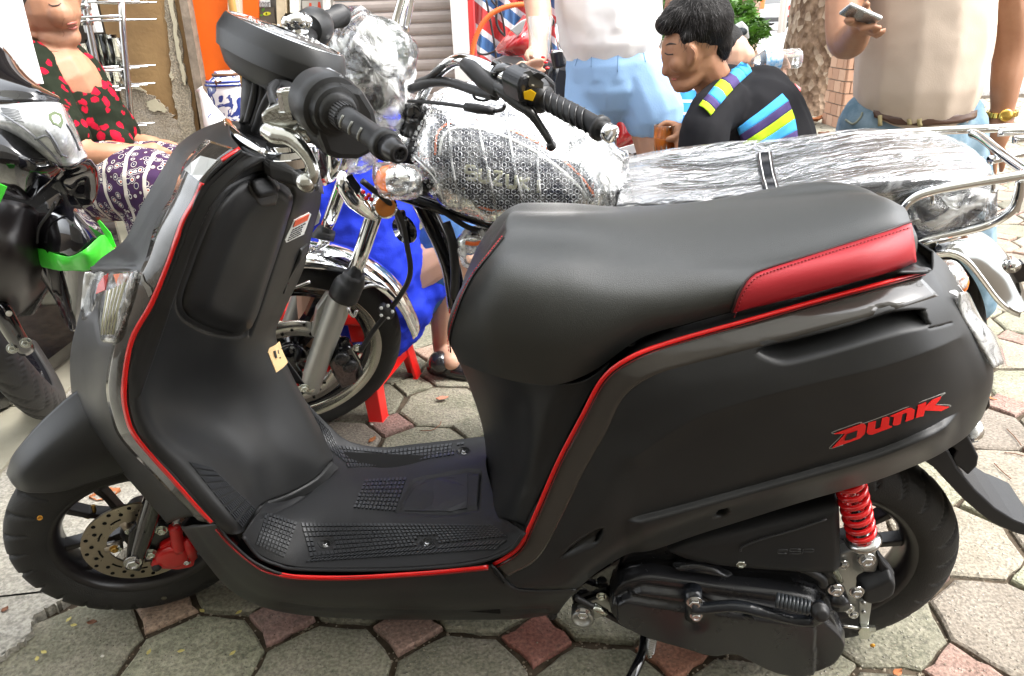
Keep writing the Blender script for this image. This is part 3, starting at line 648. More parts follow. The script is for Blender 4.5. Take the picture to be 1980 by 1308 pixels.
# tall shelf with glasses and bottles behind the seated woman
st = thing('metal_shelf', W(190, 300, 2.75), 'tall steel rack with round posts and shelves of glasses behind the seated woman', 'shelf')
for pts in ([(157, -60), (166, 20), (182, 100), (196, 165), (212, 260)], [(232, -60), (238, 60), (246, 150), (256, 262)]):
    b = MB(); b.tube([W(x, y, 2.75) for x, y in pts], .011, 12); b.build('post', chromew, st)
for y in (6, 42, 140, 178, 262):
    b = MB(); p0 = W(140, y, 2.74); p1 = W(236, y+3, 2.74); p1[2] = p0[2]
    for dy in (0, .07, .14, .21, .28): b.tube([p0+[0, dy, 0], p1+[0, dy, 0]], .0035, 6)
    b.tube([p0+[0, -.012, .012], p1+[0, -.012, .012]], .005, 8); b.build('wire_shelf', chromew, st)
for x, y in ((164, 12), (167, 42), (190, 140), (198, 178)):
    b = MB(); p = W(x, y, 2.75); b.lathe([(-.012, .013), (-.012, .02), (.012, .02), (.012, .013)], p, (0, 0, 1), 14); b.build('clamp_ring', chromew, st)
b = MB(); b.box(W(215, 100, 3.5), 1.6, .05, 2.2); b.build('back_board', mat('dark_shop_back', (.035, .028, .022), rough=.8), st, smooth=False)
glassm = mat('clear_glass', (.92, .95, .95), rough=.03, trans=1.0, ior=1.45)
glassk = 0; GL = ['stemless glass first in the middle row of the steel rack', 'tall clear glass second in the middle row of the rack', 'clear glass third in the middle row of the rack', 'clear glass beside the plaster wall in the middle row', 'short clear glass at the left of the lower rack row', 'short clear glass in the centre of the lower rack row', 'short clear glass nearest the plaster in the lower row', 'clear glass on the rack nearest the old woman']
for x, y, h in ((196, 134, .10), (206, 136, .12), (222, 137, .12), (236, 137, .11), (204, 172, .09), (220, 174, .08), (233, 174, .08), (176, 136, .09)):
    b = MB(); p = W(x, y, 2.86); b.lathe([(0, .024), (0, .026), (h, .032), (h, .030), (.006, .024), (.006, 0)], p, (0, 0, 1), 16)
    tag(b.build('drinking_glass', glassm), GL[glassk], 'glass', 'glasses on the steel rack'); glassk += 1
t = thing("white_carton", W(173, 38, 2.8), 'narrow white carton with dark print on the top shelf', 'carton')
b = MB(); p = W(173, 24, 2.80); b.box(p, .045, .045, .13); b.build('carton_body', whitep, t, smooth=False, bevel=.003)
b = MB(); b.box(p+[0, -.0235, -.02], .034, .002, .03); b.build('label_print', redp, t, smooth=False)
b = MB(); b.box(p+[0, -.0235, .03], .034, .002, .05); b.build('label_print', inkm, t, smooth=False)
t = thing('red_tin', W(160, 2, 2.8), 'red tin standing at the top of the steel rack', 'tin')
b = MB(); b.lathe([(0, .04), (.09, .04), (.095, .036), (.095, 0)], W(158, 4, 2.82), (0, 0, 1), 20); b.build('tin_body', mat('red_tin_paint', (.5, .03, .02), rough=.3), t)

# porcelain
porc = mat('white_porcelain', (.74, .74, .72), rough=.12, coat=.6)
def bluewhite():
    m = bpy.data.materials.new('blue_and_white_porcelain'); m.use_nodes = True; n, l = nt(m); b = n['Principled BSDF']; b.inputs['Roughness'].default_value = .15; b.inputs['Coat Weight'].default_value = .6
    tc = n.new('ShaderNodeTexCoord'); n1 = n.new('ShaderNodeTexNoise'); n1.inputs['Scale'].default_value = 26; n1.inputs['Detail'].default_value = 4; n1.inputs['Distortion'].default_value = 1.5; l.new(tc.outputs['Object'], n1.inputs[0])
    r = n.new('ShaderNodeValToRGB'); r.color_ramp.elements[0].position = .535; r.color_ramp.elements[0].color = (.72, .73, .74, 1); r.color_ramp.elements[1].position = .555; r.color_ramp.elements[1].color = (.03, .05, .22, 1); l.new(n1.outputs[0], r.inputs[0])
    l.new(r.outputs[0], b.inputs['Base Color']); return m
bw = bluewhite(); blue = mat('cobalt_line', (.03, .05, .24), rough=.15)
JY = 2.6; jc = W(455, 232, JY); top = W(455, 143, JY); jh = top[2]-jc[2]; jr = 42/ppm(jc)
t = thing('porcelain_jar', jc, 'blue and white porcelain jar with wire round its neck, beside the bamboo pole', 'jar')
b = MB(); b.lathe([(-.25, jr*.6), (-.1, jr*.8), (jh*.35, jr*.93), (jh*.6, jr), (jh*.82, jr*.97), (jh*.93, jr*.72), (jh*1.0, jr*.55), (jh*1.07, jr*.55), (jh*1.07, jr*.45)], jc, (0, 0, 1), 36); b.build('jar_body', bw, t)
for h, r in ((jh*.86, jr*.93), (jh*.79, jr*.99), (-.02, jr*.85)):
    b = MB(); b.lathe([(-.003, r), (-.003, r+.004), (.003, r+.004), (.003, r)], jc+[0, 0, h], (0, 0, 1), 36); b.build('painted_band', blue, t)
b = MB(); b.lathe([(-.004, jr*.60), (-.002, jr*.66), (.004, jr*.66), (.006, jr*.6)], jc+[0, 0, jh*.99], (0, 0, 1), 30); b.build('neck_wire', mat('rusty_wire', (.13, .06, .03), rough=.7), t)
b = MB(); b.tube([W(428, 157, JY-.1), W(420, 160, JY-.1), W(416, 156, JY-.1), W(419, 166, JY-.1)], .003, 6, sub=4); b.build('wire_twist', MATS['rusty_wire'], t)
# teapot-like white bottle leaning by the scooter nose
t = thing('porcelain_pourer', W(410, 240, 2.3), 'white porcelain bottle with a round blue bat mark, mouth tilted left', 'bottle')
b = MB(); b.tube([W(385, 172, 2.3), W(388, 176, 2.3), W(396, 192, 2.3), W(403, 210, 2.3), W(415, 235, 2.3), W(428, 262, 2.3), W(438, 300, 2.3)], np.array([9, 5.5, 9, 13, 22, 28, 26])/ppm(W(410, 230, 2.3)), 20, sub=5); b.build('bottle_body', porc, t)
b = MB(); c = W(411, 228, 2.3); n_ = unit(CAM-c); b.lathe([(0, .012), (.001, .012), (.0015, .0095), (0, .0095)], c+n_*.026, n_, 20); b.lathe([(0, .006), (.001, .006), (.001, 0)], c+n_*.026, n_, 8); b.build('blue_mark', blue, t)
# bamboo pole
bam = mat('bamboo', (.50, .27, .07), rough=.45, var=.25, vscale=8)
b = MB(); Q = [W(462, y, 2.45) for y in np.linspace(-160, 320, 60)]; rr = [.0115*(1.18 if i % 14 == 3 else 1) for i in range(60)]
for i, p in enumerate(Q): p[0] = W(466-(i/60)*6, 100, 2.45)[0]
b.tube(Q, rr, 12); tag(b.build('bamboo_pole', bam), 'upright bamboo pole in front of the blue and white jar', 'pole')

# ---------------------------------------------------------------- trees, pillar, plants, car, far street
barkm = bpy.data.materials.new('flaking_bark'); barkm.use_nodes = True
n, l = nt(barkm); b_ = n['Principled BSDF']; b_.inputs['Roughness'].default_value = .9; tc = n.new('ShaderNodeTexCoord')
mpk = n.new('ShaderNodeMapping'); mpk.inputs['Scale'].default_value = (1, 1, .7); l.new(tc.outputs['Object'], mpk.inputs[0])
v1 = n.new('ShaderNodeTexVoronoi'); v1.inputs['Scale'].default_value = 20; l.new(mpk.outputs[0], v1.inputs[0])
n1 = n.new('ShaderNodeTexNoise'); n1.inputs['Scale'].default_value = 14; n1.inputs['Detail'].default_value = 8; l.new(mpk.outputs[0], n1.inputs[0])
r1 = n.new('ShaderNodeValToRGB'); e = r1.color_ramp.elements; e[0].position = .35; e[0].color = (.10, .055, .03, 1); e[1].position = .66; e[1].color = (.30, .20, .13, 1); l.new(n1.outputs[0], r1.inputs[0])
hsv = n.new('ShaderNodeMix'); hsv.data_type = 'RGBA'; hsv.inputs[7].default_value = (.38, .29, .21, 1)
r2 = n.new('ShaderNodeValToRGB'); r2.color_ramp.elements[0].position = .72; r2.color_ramp.elements[1].position = .9; sp = n.new('ShaderNodeSeparateColor'); l.new(v1.outputs['Color'], sp.inputs[0]); l.new(sp.outputs[0], r2.inputs[0]); l.new(r2.outputs[0], hsv.inputs[0]); l.new(r1.outputs[0], hsv.inputs[6]); l.new(hsv.outputs[2], b_.inputs[0])
bp = n.new('ShaderNodeBump'); bp.inputs['Strength'].default_value = 1; bp.inputs['Distance'].default_value = .03; ad = n.new('ShaderNodeMath'); ad.operation = 'ADD'; l.new(v1.outputs['Distance'], ad.inputs[0]); l.new(n1.outputs[0], ad.inputs[1]); l.new(ad.outputs[0], bp.inputs['Height']); l.new(bp.outputs[0], b_.inputs['Normal'])
leafA = mat('bright_leaf', (.10, .26, .02), rough=.45, var=.5, vscale=3); leafB = mat('canopy_leaf', (.035, .085, .015), rough=.5, var=.5, vscale=2)  # shrub leaves are a lighter green than the crown leaves
def crown(name, c, rx, ry, rz, N, size, m, parent, seed, hole=.25):
    r = random.Random(seed); V = []; F = []
    cl = [(r.gauss(0, .45), r.gauss(0, .45), r.gauss(0, .4), r.uniform(.25, .5)) for _ in range(26)]
    for i in range(N):
        q = cl[r.randrange(len(cl))]; d = Vector((r.gauss(0, 1), r.gauss(0, 1), r.gauss(0, 1))).normalized()*q[3]*r.uniform(.6, 1)
        p = Vector((c[0]+(q[0]+d.x)*rx, c[1]+(q[1]+d.y)*ry, c[2]+(q[2]+d.z)*rz)); s = size*r.uniform(.6, 1.3)
        a = Vector((r.gauss(0, 1), r.gauss(0, 1), r.gauss(0, .5))).normalized(); bb = a.cross(Vector((r.gauss(0, 1), r.gauss(0, 1), r.gauss(0, 1)))).normalized()
        k = len(V); V += [p-a*s, p+bb*s*.4, p+a*s, p-bb*s*.4]; F.append((k, k+1, k+2, k+3))
    return mk(name, V, F, m, parent, smooth=False)
def tree(x, y, r, h, lab, seed, lean=0, cr_z=6.5, crs=(3.4, 3.4, 1.8), N=14000):
    t = thing('street_tree', (x, y, 0), lab, 'tree'); b = MB(); P = [(x, y, -.05), (x, y, .5), (x+lean*.5, y, 2.2), (x+lean, y, h)]; Q = cr(np.array(P), 16)
    rad = resamp([r*1.35, r*1.04, r, r*.9, r*.8, r*.5], len(Q)); b.tube(Q, rad, 40)
    V = []
    for v in b.V:
        v = np.array(v); k = noise.noise(Vector(v*5.0))*.08+noise.noise(Vector(v*14.0))*.05; ctr = np.array([x, y, v[2]]); d = v-ctr; V.append(v+d*k)
    mk('trunk', V, b.F, barkm, t)
    for k in range(6):
        a = k*1.05+seed; b = MB(); e_ = np.array([x+lean+math.cos(a)*2.0, y+math.sin(a)*2.0, h+2.2]); s_ = np.array([x+lean, y, h-.4]); b.tube([s_, (s_+e_)/2+[0, 0, .4], e_], [r*.45, r*.28, r*.1], 8, sub=5); b.build('limb', barkm, t)
    crown('crown', (x+lean, y, cr_z), *crs, N, .12, leafB, t, seed)
tb = G(1568, 205)
tree(3.1, 7.6, .36, 4.2, 'thick street tree with flaking brown bark left of the brick pillar', 2)
tree(3.9, 13.5, .42, 4.6, 'distant tree trunk behind bright green shrubs beside the road', 5, N=9000)
# brick tile pillar right of the tree
bp_ = thing('brick_pillar', G(1640, 232), 'narrow pillar faced with pinkish brick tiles beside the tree', 'pillar')
brickm = [mat('pink_brick_a', (.46, .27, .18), rough=.8, bump=.4, bscale=60), mat('pink_brick_b', (.52, .33, .23), rough=.8, bump=.4, bscale=60), mat('pink_brick_c', (.42, .25, .17), rough=.8, bump=.4, bscale=60)]
PY = 6.4; pc = G(1642, 240)*1.0; pl = W(1632, 200, PY); pw = 38/ppm(pl)
b = MB(); b.box((pl[0]+pw/2, PY+.20, .6), pw*.96, .36, 1.26); b.build('pillar_core', mat('mortar', (.30, .25, .2), rough=.9), bp_, smooth=False)
for r_ in range(13):
    for c_ in range(3):
        xx = pl[0]+(c_-.5*(r_ % 2))*pw/2.2; w_ = pw/2.2-.008; xa = max(xx, pl[0]-.004); xb = min(xx+w_, pl[0]+pw)
        if xb-xa < .02: continue
        b = MB(); b.box(((xa+xb)/2, PY+.01, .045+r_*.095), xb-xa, .03, .086); b.build('brick', brickm[(r_*3+c_*2) % 3], bp_, smooth=False)
for r_ in range(13):
    for c_ in range(3):
        y0_ = PY+.03+(c_-.5*(r_ % 2))*.13; a_ = max(y0_, PY+.03); e2 = min(y0_+.122, PY+.37)
        if e2-a_ > .02: b = MB(); b.box((pl[0]+pw*.02, (a_+e2)/2, .045+r_*.095), .03, e2-a_, .086); b.build('brick', brickm[(r_+c_) % 3], bp_, smooth=False)
b = MB(); b.box((pl[0]+pw/2, PY+.2, 1.28), pw*1.05, .42, .07); b.build('grey_cap', mat('grey_stone_cap', (.35, .36, .35), rough=.7), bp_, smooth=False)
# bright shrubs beside the road
def shrub(px, py, Y, rx, rz, N, lab, seed, size=.045):
    c = W(px, py, Y); g = np.array([c[0], c[1], 0]); t = thing('green_shrub', g, lab, 'shrub')
    b = MB()
    for k in range(4): b.tube([g+[.03*k, 0, 0], g+[.06*(k-1.5), 0, c[2]*.6], c+[.1*(k-1.5), 0, 0]], [.012, .008, .004], 6, sub=4)
    b.build('stem', barkm, t); crown('foliage', c, rx, rx, rz, N, size, leafA, t, seed)
shrub(1437, 40, 9.0, .17, .22, 900, 'bright green leafy shrub in front of the distant tree trunk', 4)
shrub(1442, 66, 8.4, .20, .16, 900, 'low bright green shrub above the parked scooter by the road', 9)
shrub(1408, 18, 9.6, .14, .2, 500, 'green shrub touching the young man\'s hair', 14)
shrub(1288, 20, 9.6, .22, .35, 700, 'dark green bush between the standing woman and the young man', 21)
# ---------------------------------------------------------------- house front behind the photographer, and a cloth overhead added to shade the foreground
b = MB(); b.box((-1.2, -1.75, 1.9), 9, .25, 3.9); o = b.build('house_wall', mat('house_front_paint', (.46, .43, .36), rough=.8, var=.2, vscale=2), smooth=False); tag(o, 'plain painted house front behind the photographer', 'wall')
aw = thing('unseen_awning', (-.9, -1.6, 2.3), 'unseen fabric cover added to shade the foreground, stretched over the parked scooter', 'unseen_awning')
acm = bpy.data.materials.new('added_awning_fabric'); acm.use_nodes = True; n, l = nt(acm); n.remove(n['Principled BSDF']); d1 = n.new('ShaderNodeBsdfDiffuse'); d1.inputs[0].default_value = (.52, .52, .48, 1); d2 = n.new('ShaderNodeBsdfTranslucent'); d2.inputs[0].default_value = (.52, .52, .48, 1); ms_ = n.new('ShaderNodeMixShader'); ms_.inputs[0].default_value = .5; l.new(d1.outputs[0], ms_.inputs[1]); l.new(d2.outputs[0], ms_.inputs[2]); l.new(ms_.outputs[0], n['Material Output'].inputs[0])  # translucent, so the added cloth also gives soft fill from above
mk('unseen_awning_cloth', [(-4.2, -1.6, 2.75), (2.0, -1.6, 2.75), (1.9, .50, 2.32), (-.6, .95, 2.32), (-4.2, 1.25, 2.32)], [(0, 1, 2, 3, 4)], acm, aw, smooth=False)
for x in (-4.0, -2.2, -.6): b = MB(); b.tube([(x, -1.6, 2.70), (x, 1.1, 2.30)], .015, 8); b.build('unseen_awning_arm', chromew, aw)
# kerb of the far pavement edge
b = MB(); b.box((8, 8.55, -.01), 60, .16, .10); SET(b.build('kerb', asphalt, smooth=False, bevel=.01))
# parked silver hatchback far up the road
cp = mat('silver_car_paint', (.50, .52, .52), rough=.25, metal=.4, coat=1)
cx, cy = 10.4, 31.0
car = thing('parked_car', (cx, cy, 0), 'silver car seen from behind far up the bright road', 'car')
def cloft(name, ys, hw, prof, m):
    A = []
    for y, h, w_, z0 in ys:
        A.append([np.array([cx+w_*math.copysign(min(1, abs(t)*1.15), t) if abs(t) < .87 else cx+w_*t, cy+y, z0+h*(1-abs(t)**3)]) for t in np.linspace(-1, 1, 17)])
    return gridmesh(name, np.array(A), m, car, thick=.03)
b = MB(); 
for (x0_, x1_, z0_, z1_, y0_, y1_) in ((-.86,.86,.32,.92,0,4.0),): 
    V = [(cx+x, cy+y, z) for y, s_ in ((y0_, .96), (y0_+.18, 1), (y1_-.4, 1), (y1_, .9)) for x, z in ((-.86*s_,.34),(-.90*s_,.62),(-.84*s_,.95),(.84*s_,.95),(.90*s_,.62),(.86*s_,.34))]
    Fq = [tuple(range(6)), tuple(range(18, 24))[::-1]]+[(k*6+i, k*6+(i+1) % 6, (k+1)*6+(i+1) % 6, (k+1)*6+i) for k in range(3) for i in range(6)]
    b.add(V, Fq)
b.build('body', cp, car, smooth=True, bevel=.04)
b = MB(); V = [(cx+x, cy+y, z) for y, z, w_ in ((.10,.93,.80),(.55,1.42,.62),(2.0,1.47,.62),(3.0,.93,.78)) for x in (-w_, w_)]; b.add([V[0], V[1], V[3], V[2], V[5], V[4], V[7], V[6]], [(0,1,2,3),(3,2,4,5),(5,4,6,7),(0,3,5,7),(1,6,4,2)]); b.build('cabin', cp, car, smooth=False, bevel=.05)
b = MB(); b.add([(cx-.66,cy+.13,.99),(cx+.66,cy+.13,.99),(cx+.52,cy+.47,1.36),(cx-.52,cy+.47,1.36)], [(0,1,2,3)]); b.build('rear_window', mat('dark_car_glass', (.03,.035,.04), rough=.05), car, smooth=False, thick=.02)
for s_ in (-1, 1):
    b = MB(); b.box((cx+s_*.74, cy-.01, .82), .24, .06, .15); b.build('tail_light', mat('tail_light_red', (.5,.02,.02), rough=.2), car, smooth=False, bevel=.02)
    b = MB(); b.box((cx+s_*.72, cy-.02, .52), .12, .05, .05); b.build('reflector', MATS['tail_light_red'], car, smooth=False)
    for y in (.75, 3.2): b = MB(); b.lathe([(-.1,.2),(-.1,.30),(-.08,.32),(.08,.32),(.1,.30),(.1,.2),(.08,0)], (cx+s_*.78, cy+y, .32), (1,0,0), 24); b.build('wheel', rubber, car)
b = MB(); b.box((cx, cy+.0, .42), 1.7, .1, .16); b.build('bumper', mat('dark_bumper', (.05,.05,.05), rough=.5), car, smooth=False, bevel=.03)
b = MB(); b.box((cx, cy-.055, .66), .42, .01, .14); b.build('number_plate', whitep, car, smooth=False)
# row of parked motorbikes, tiny in the distance
def tiny_bike(x, y, lab, col, s=1.0):
    t = thing('distant_motorbike', (x, y, 0), lab, 'motorbike', 'motorbikes parked far up the road')
    for dx in (-.6, .6): b = MB(); b.lathe([(-.05,.18),(-.05,.27),(.05,.27),(.05,.18)], (x+dx*s, y, .27), (0,1,0), 18, caps=False); b.build('wheel', rubber, t)
    b = MB(); b.tube([(x-.6,y,.3),(x-.5,y,.8),(x-.2,y,.6),(x+.3,y,.7),(x+.7,y,.75)], [.05,.09,.14,.15,.06], 8, sub=4); b.build('fairing', mat('bike_'+col[0], col[1], rough=.3), t)
    b = MB(); b.tube([(x-.5,y-.3,1.02),(x-.48,y,.98),(x-.5,y+.3,1.02)], .02, 6); b.build('handlebar', rubber2, t)
for k, (px, py) in enumerate(((1500,12),(1508,14),(1516,12),(1496,8))):
    p = W(px, 20, 36+k*1.5); tiny_bike(p[0], p[1], ['grey motorbike just right of the silver car', 'white motorbike second from the silver car', 'dark motorbike nearest the white post', 'blue motorbike behind the grey one'][k], [('grey',(.2,.2,.21)),('white',(.6,.6,.6)),('dark',(.03,.03,.03)),('blue',(.05,.12,.35))][k])
for k, px in enumerate((1512, 1519)):
    p = W(px, 20, 29+k); b = MB(); b.tube([(p[0], p[1], 0), (p[0], p[1], 4)], .09, 10); tag(b.build('roadside_post', mat('pale_post', (.55,.5,.45), rough=.7)), ['pale post left of the pair beside the far motorbikes', 'pale post right of the pair beside the far motorbikes'][k], 'post')
p = W(1534, 30, 8.2); b = MB(); b.tube([W(1538,-20,8.2), W(1541,40,8.2), W(1536,90,8.2), W(1531,104,8.2)], .018, 8, sub=4); tag(b.build('drain_pipe', mat('pale_pipe', (.6,.55,.5), rough=.6)), 'thin pale pipe running down the left side of the flaky tree', 'pipe')
p0 = W(1434, 60, 8.0); c_ = G(1450, 92); t = thing('roadside_scooter', (c_[0], c_[1], 0), 'pale scooter parked behind the drinking child, half hidden by shrubs', 'scooter')
b = MB(); b.lathe([(-.05,.15),(-.05,.25),(.05,.25),(.05,.15)], (p0[0]+.1, 8.0, .27), (.3,1,0), 20, caps=False); b.build('wheel', rubber, t); b = MB(); b.tube([W(1425,48,8), W(1432,62,8), W(1440,78,8)], [.06,.08,.05], 10, sub=3); b.build('fairing', mat('pale_fairing', (.6,.6,.58), rough=.3), t)
b = MB(); b.ball(W(1434,62,7.9), .05, (1.2,.6,.8)); b.build('headlamp', lens_ := mat('dark_lamp', (.05,.06,.07), rough=.1), t)
# far house fronts and trees closing the street
for k, (x, y, w_, h, c_) in enumerate(((-6, 60, 30, 9, (.5,.47,.4)), (26, 75, 26, 11, (.52,.5,.46)), (48, 60, 20, 8, (.45,.42,.36)))):
    t = thing('far_house', (x, y, 0), ['long pale house front closing the street at the left', 'tall pale house at the far end of the road', 'buff house at the right end of the street'][k], 'house')
    b = MB(); b.box((x, y, h/2), w_, 4, h); b.build('wall', mat('far_wall%d' % k, c_, rough=.8), t, smooth=False)
    for i in range(int(w_//4)):
        for z in (1.6, 4.8): b = MB(); b.box((x-w_/2+2+i*4, y-2.02, z), 1.5, .08, 1.7); b.build('window', mat('far_window', (.12,.13,.14), rough=.3), t, smooth=False)
# ================================================================== THE MATTE BLACK SCOOTER
SR = thing('scooter', S.at(.56, 0, 0), 'matte black scooter with red pinstripes, red seat trim and red spring, in the foreground', 'scooter')
def sp(rows, wf=None): return [[S(*p) for p in r] for r in rows]
def T_(rows): return [list(x) for x in zip(*rows)]
def body(name, rows, m, parent, ku, kv, ops=(), mirror=True, th=.003):
    A = crg(rows, ku, kv)
    for f in ops: A = f(A)
    o = gridmesh(name, A, m, parent, thick=th); T = bvh(A)
    if mirror:
        B = S.mir(A.reshape(-1, 3)).reshape(A.shape)[:, ::-1]
        gridmesh(name, B, m, parent, thick=th)
    return A, T

# ---- rear side cowl
cols = [
 [(953,1092,.150),(978,1118,.156),(1000,1134,.158),(1030,1137,.155),(1060,1138,.15),(1090,1139,.14)],
 [(1005,1058,.150),(1040,1080,.158),(1062,1105,.162),(1085,1122,.162),(1100,1131,.158),(1116,1136,.14)],
 [(1040,985,.150),(1090,1000,.160),(1110,1040,.168),(1130,1075,.166),(1140,1098,.160),(1152,1106,.14)],
 [(1080,890,.150),(1130,910,.160),(1165,970,.172),(1190,1030,.168),(1200,1055,.162),(1212,1070,.14)],
 [(1125,805,.150),(1170,835,.160),(1210,900,.172),(1230,985,.168),(1250,1030,.163),(1262,1062,.138)],
 [(1165,732,.150),(1205,765,.160),(1260,840,.172),(1310,930,.168),(1330,985,.163),(1350,1032,.138)],
 [(1215,693,.150),(1255,730,.160),(1330,800,.173),(1400,890,.169),(1430,945,.163),(1450,1000,.138)],
 [(1300,662,.140),(1340,712,.160),(1420,770,.174),(1490,860,.170),(1530,915,.163),(1560,965,.138)],
 [(1440,623,.134),(1470,678,.158),(1530,740,.174),(1600,830,.169),(1650,876,.162),(1682,930,.135)],
 [(1600,580,.120),(1640,628,.153),(1680,700,.168),(1730,790,.162),(1755,846,.156),(1782,892,.128)],
 [(1720,548,.104),(1750,598,.138),(1790,670,.150),(1815,760,.143),(1818,822,.136),(1836,864,.112)],
 [(1785,528,.080),(1815,578,.108),(1848,650,.116),(1875,735,.110),(1874,790,.100),(1872,838,.085)],
 [(1802,522,.060),(1838,562,.066),(1880,640,.074),(1913,705,.070),(1915,750,.058),(1900,800,.045)]]
rows = T_([[S(*p) for p in c] for c in cols])
for r in rows:
    q = S.co(r[-1]); r.append(S.at(q[0]-.022, 0, q[2]-.004))
PW = -S.w
pocket = [(1463,684),(1476,668),(1530,655),(1640,628),(1700,606),(1722,600),(1782,596),(1790,606),(1792,618),(1796,634),(1740,648),(1640,678),(1560,700),(1518,708),(1486,700)]
deep = [(1716,604),(1778,598),(1790,612),(1792,634),(1768,632),(1735,622)]
scoop = [(1082,1076),(1092,1062),(1120,1040),(1150,1022),(1168,1018),(1170,1030),(1156,1055),(1130,1066),(1096,1080)]
ops = [lambda A: dent(A, pocket, .030, 17, PW, 3), lambda A: dent(A, deep, .022, 7, PW),
       lambda A: step(A, [(1190,1008),(1300,980),(1420,947),(1560,908),(1700,866),(1790,828),(1826,808),(1870,785)], .0095, 5, S.w, 1206, 1856),
       lambda A: dent(A, [(1382,994),(1390,984),(1404,981),(1409,985),(1407,993),(1398,1000),(1385,1001)], .020, 3, PW),
       lambda A: dent(A, scoop, .010, 13, PW, 3), lambda A: dent(A, [(1154,1030),(1166,1020),(1168,1030),(1157,1050),(1149,1048)], .02, 4, PW),
       lambda A: groove(A, [(1796,636),(1815,632),(1836,626)], .003, 4, PW),
       lambda A: groove(A, [(978,1118),(1000,1136),(1030,1138)], .001, 2, PW)]
# crease: the upper facet looks up a little, the lower one down
def facet(A):
    sh = A.shape; V = A.reshape(-1, 3); p = proj(V)
    path = cr(np.array([(1225,880),(1330,812),(1430,775),(1560,740),(1700,706),(1800,672),(1850,650)], float), 6)
    d = dseg(p, path); k = np.clip(1-d/42, 0, 1)**2; V = V+k[:, None]*.0035*S.w; return V.reshape(sh)
ops.insert(0, facet)
A_side, T_side = body('side_cowl', rows, matte, SR, 56, 24, ops)
# glossy film band along the top edge with the red line
bandp = [(953,1092),(1005,1058),(1040,985),(1080,890),(1125,805),(1165,732),(1215,693),(1300,662),(1440,623),(1600,580),(1720,548),(1772,532)]
bandq = [(978,1116),(1040,1079),(1086,1000),(1130,910),(1172,836),(1206,768),(1262,727),(1340,703),(1470,670),(1640,624),(1748,594),(1812,574)]
def bandgrid(name, T, P, Q, off, m, parent, sub=8, nv=6, th=.001):
    P = cr(np.array(P, float), sub); Q = cr(np.array(Q, float), sub); A = []
    for p, q in zip(P, Q):
        row = [hit(T, *(p+(q-p)*t), off) for t in np.linspace(0, 1, nv)]
        if all(x is not None for x in row): A.append(row)
    A = np.array(A); gridmesh(name, A, m, parent, thick=th); return A
gfilm = mat('glossy_wrap_film', (.042, .038, .034), rough=.17, coat=.7, rvar=.10, vscale=45, bump=.25, bscale=55)
bandgrid('gloss_band', T_side, [(x+3, y+3) for x, y in bandp], bandq, .0014, gfilm, SR)
ribbon('red_pinstripe', T_side, [(955,1089),(985,1072),(1008,1052),(1024,1020),(1042,980),(1082,888),(1127,803),(1167,731),(1217,692),(1302,661),(1442,622),(1602,579),(1722,547),(1780,530)], [7,8,8,8,8,8,8,9,9,9,8,8,7,6], .0034, redline, SR)
ribbon('dark_pinstripe', T_side, [(962,1094),(992,1077),(1014,1056),(1030,1024),(1048,984),(1088,892),(1133,807),(1173,736),(1222,699),(1306,668),(1446,629),(1606,586),(1726,554),(1784,537)], 1.6, .0048, mat('dark_red_line', (.16, .004, .004), rough=.3), SR)
# lip between the band and the seat
lip = []
lw = [.149]*7+[.139, .133, .128, .114, .098, .078]; li = [.118]*7+[.112, .108, .102, .094, .080, .060]; ln = 0
for a, b in zip([(1012,1030),(1030,985),(1054,950),(1075,905),(1100,858),(1142,770),(1182,718),(1240,662),(1330,630),(1440,600),(1600,558),(1700,532),(1768,512)],
                [(1000,1060),(1030,1010),(1048,970),(1080,890),(1125,805),(1165,732),(1215,693),(1300,662),(1440,623),(1540,596),(1640,569),(1735,544),(1790,527)]):
    lip.append([S(*a, li[ln]), S((a[0]+b[0])/2, (a[1]+b[1])/2-1, lw[ln]*.7+li[ln]*.3), S(*b, lw[ln])]); ln += 1
body('seat_surround', T_(lip), matte, SR, 4, 6)
b = MB(); h = S(1219, 662, .128); b.lathe([(-.004, .006), (.001, .006), (.001, .0042), (-.002, .004), (-.002, 0)], h, S.w, 16); b.build('plug', plastic, SR)
# big tail cap: joins both cowls behind the seat
tl = []
for px, py, w in ((1770,512,.10),(1790,518,.06)): tl.append([S(px, py, w), S.mir(S(px, py, w))])
gridmesh('tail_top', crg([[S(1735,528,.105),S(1745,515,.06),S(1750,508,0),S.mir(S(1745,515,.06)),S.mir(S(1735,528,.105))],[S(1785,527,.095),S(1792,520,.06),S(1800,515,0),S.mir(S(1792,520,.06)),S.mir(S(1785,527,.095))],[S(1800,524,.06),S(1812,530,.03),S(1812,530,0),S.mir(S(1812,530,.03)),S.mir(S(1800,524,.06))]], 5, 5), matte, SR, thick=.003)
# inner tub so nothing is hollow
b = MB(); b.box(S.at(.22, 0, .56), .40, .17, .20, (S.u, S.w, S.up)); b.build('under_seat_tub', darkm, SR, smooth=False)

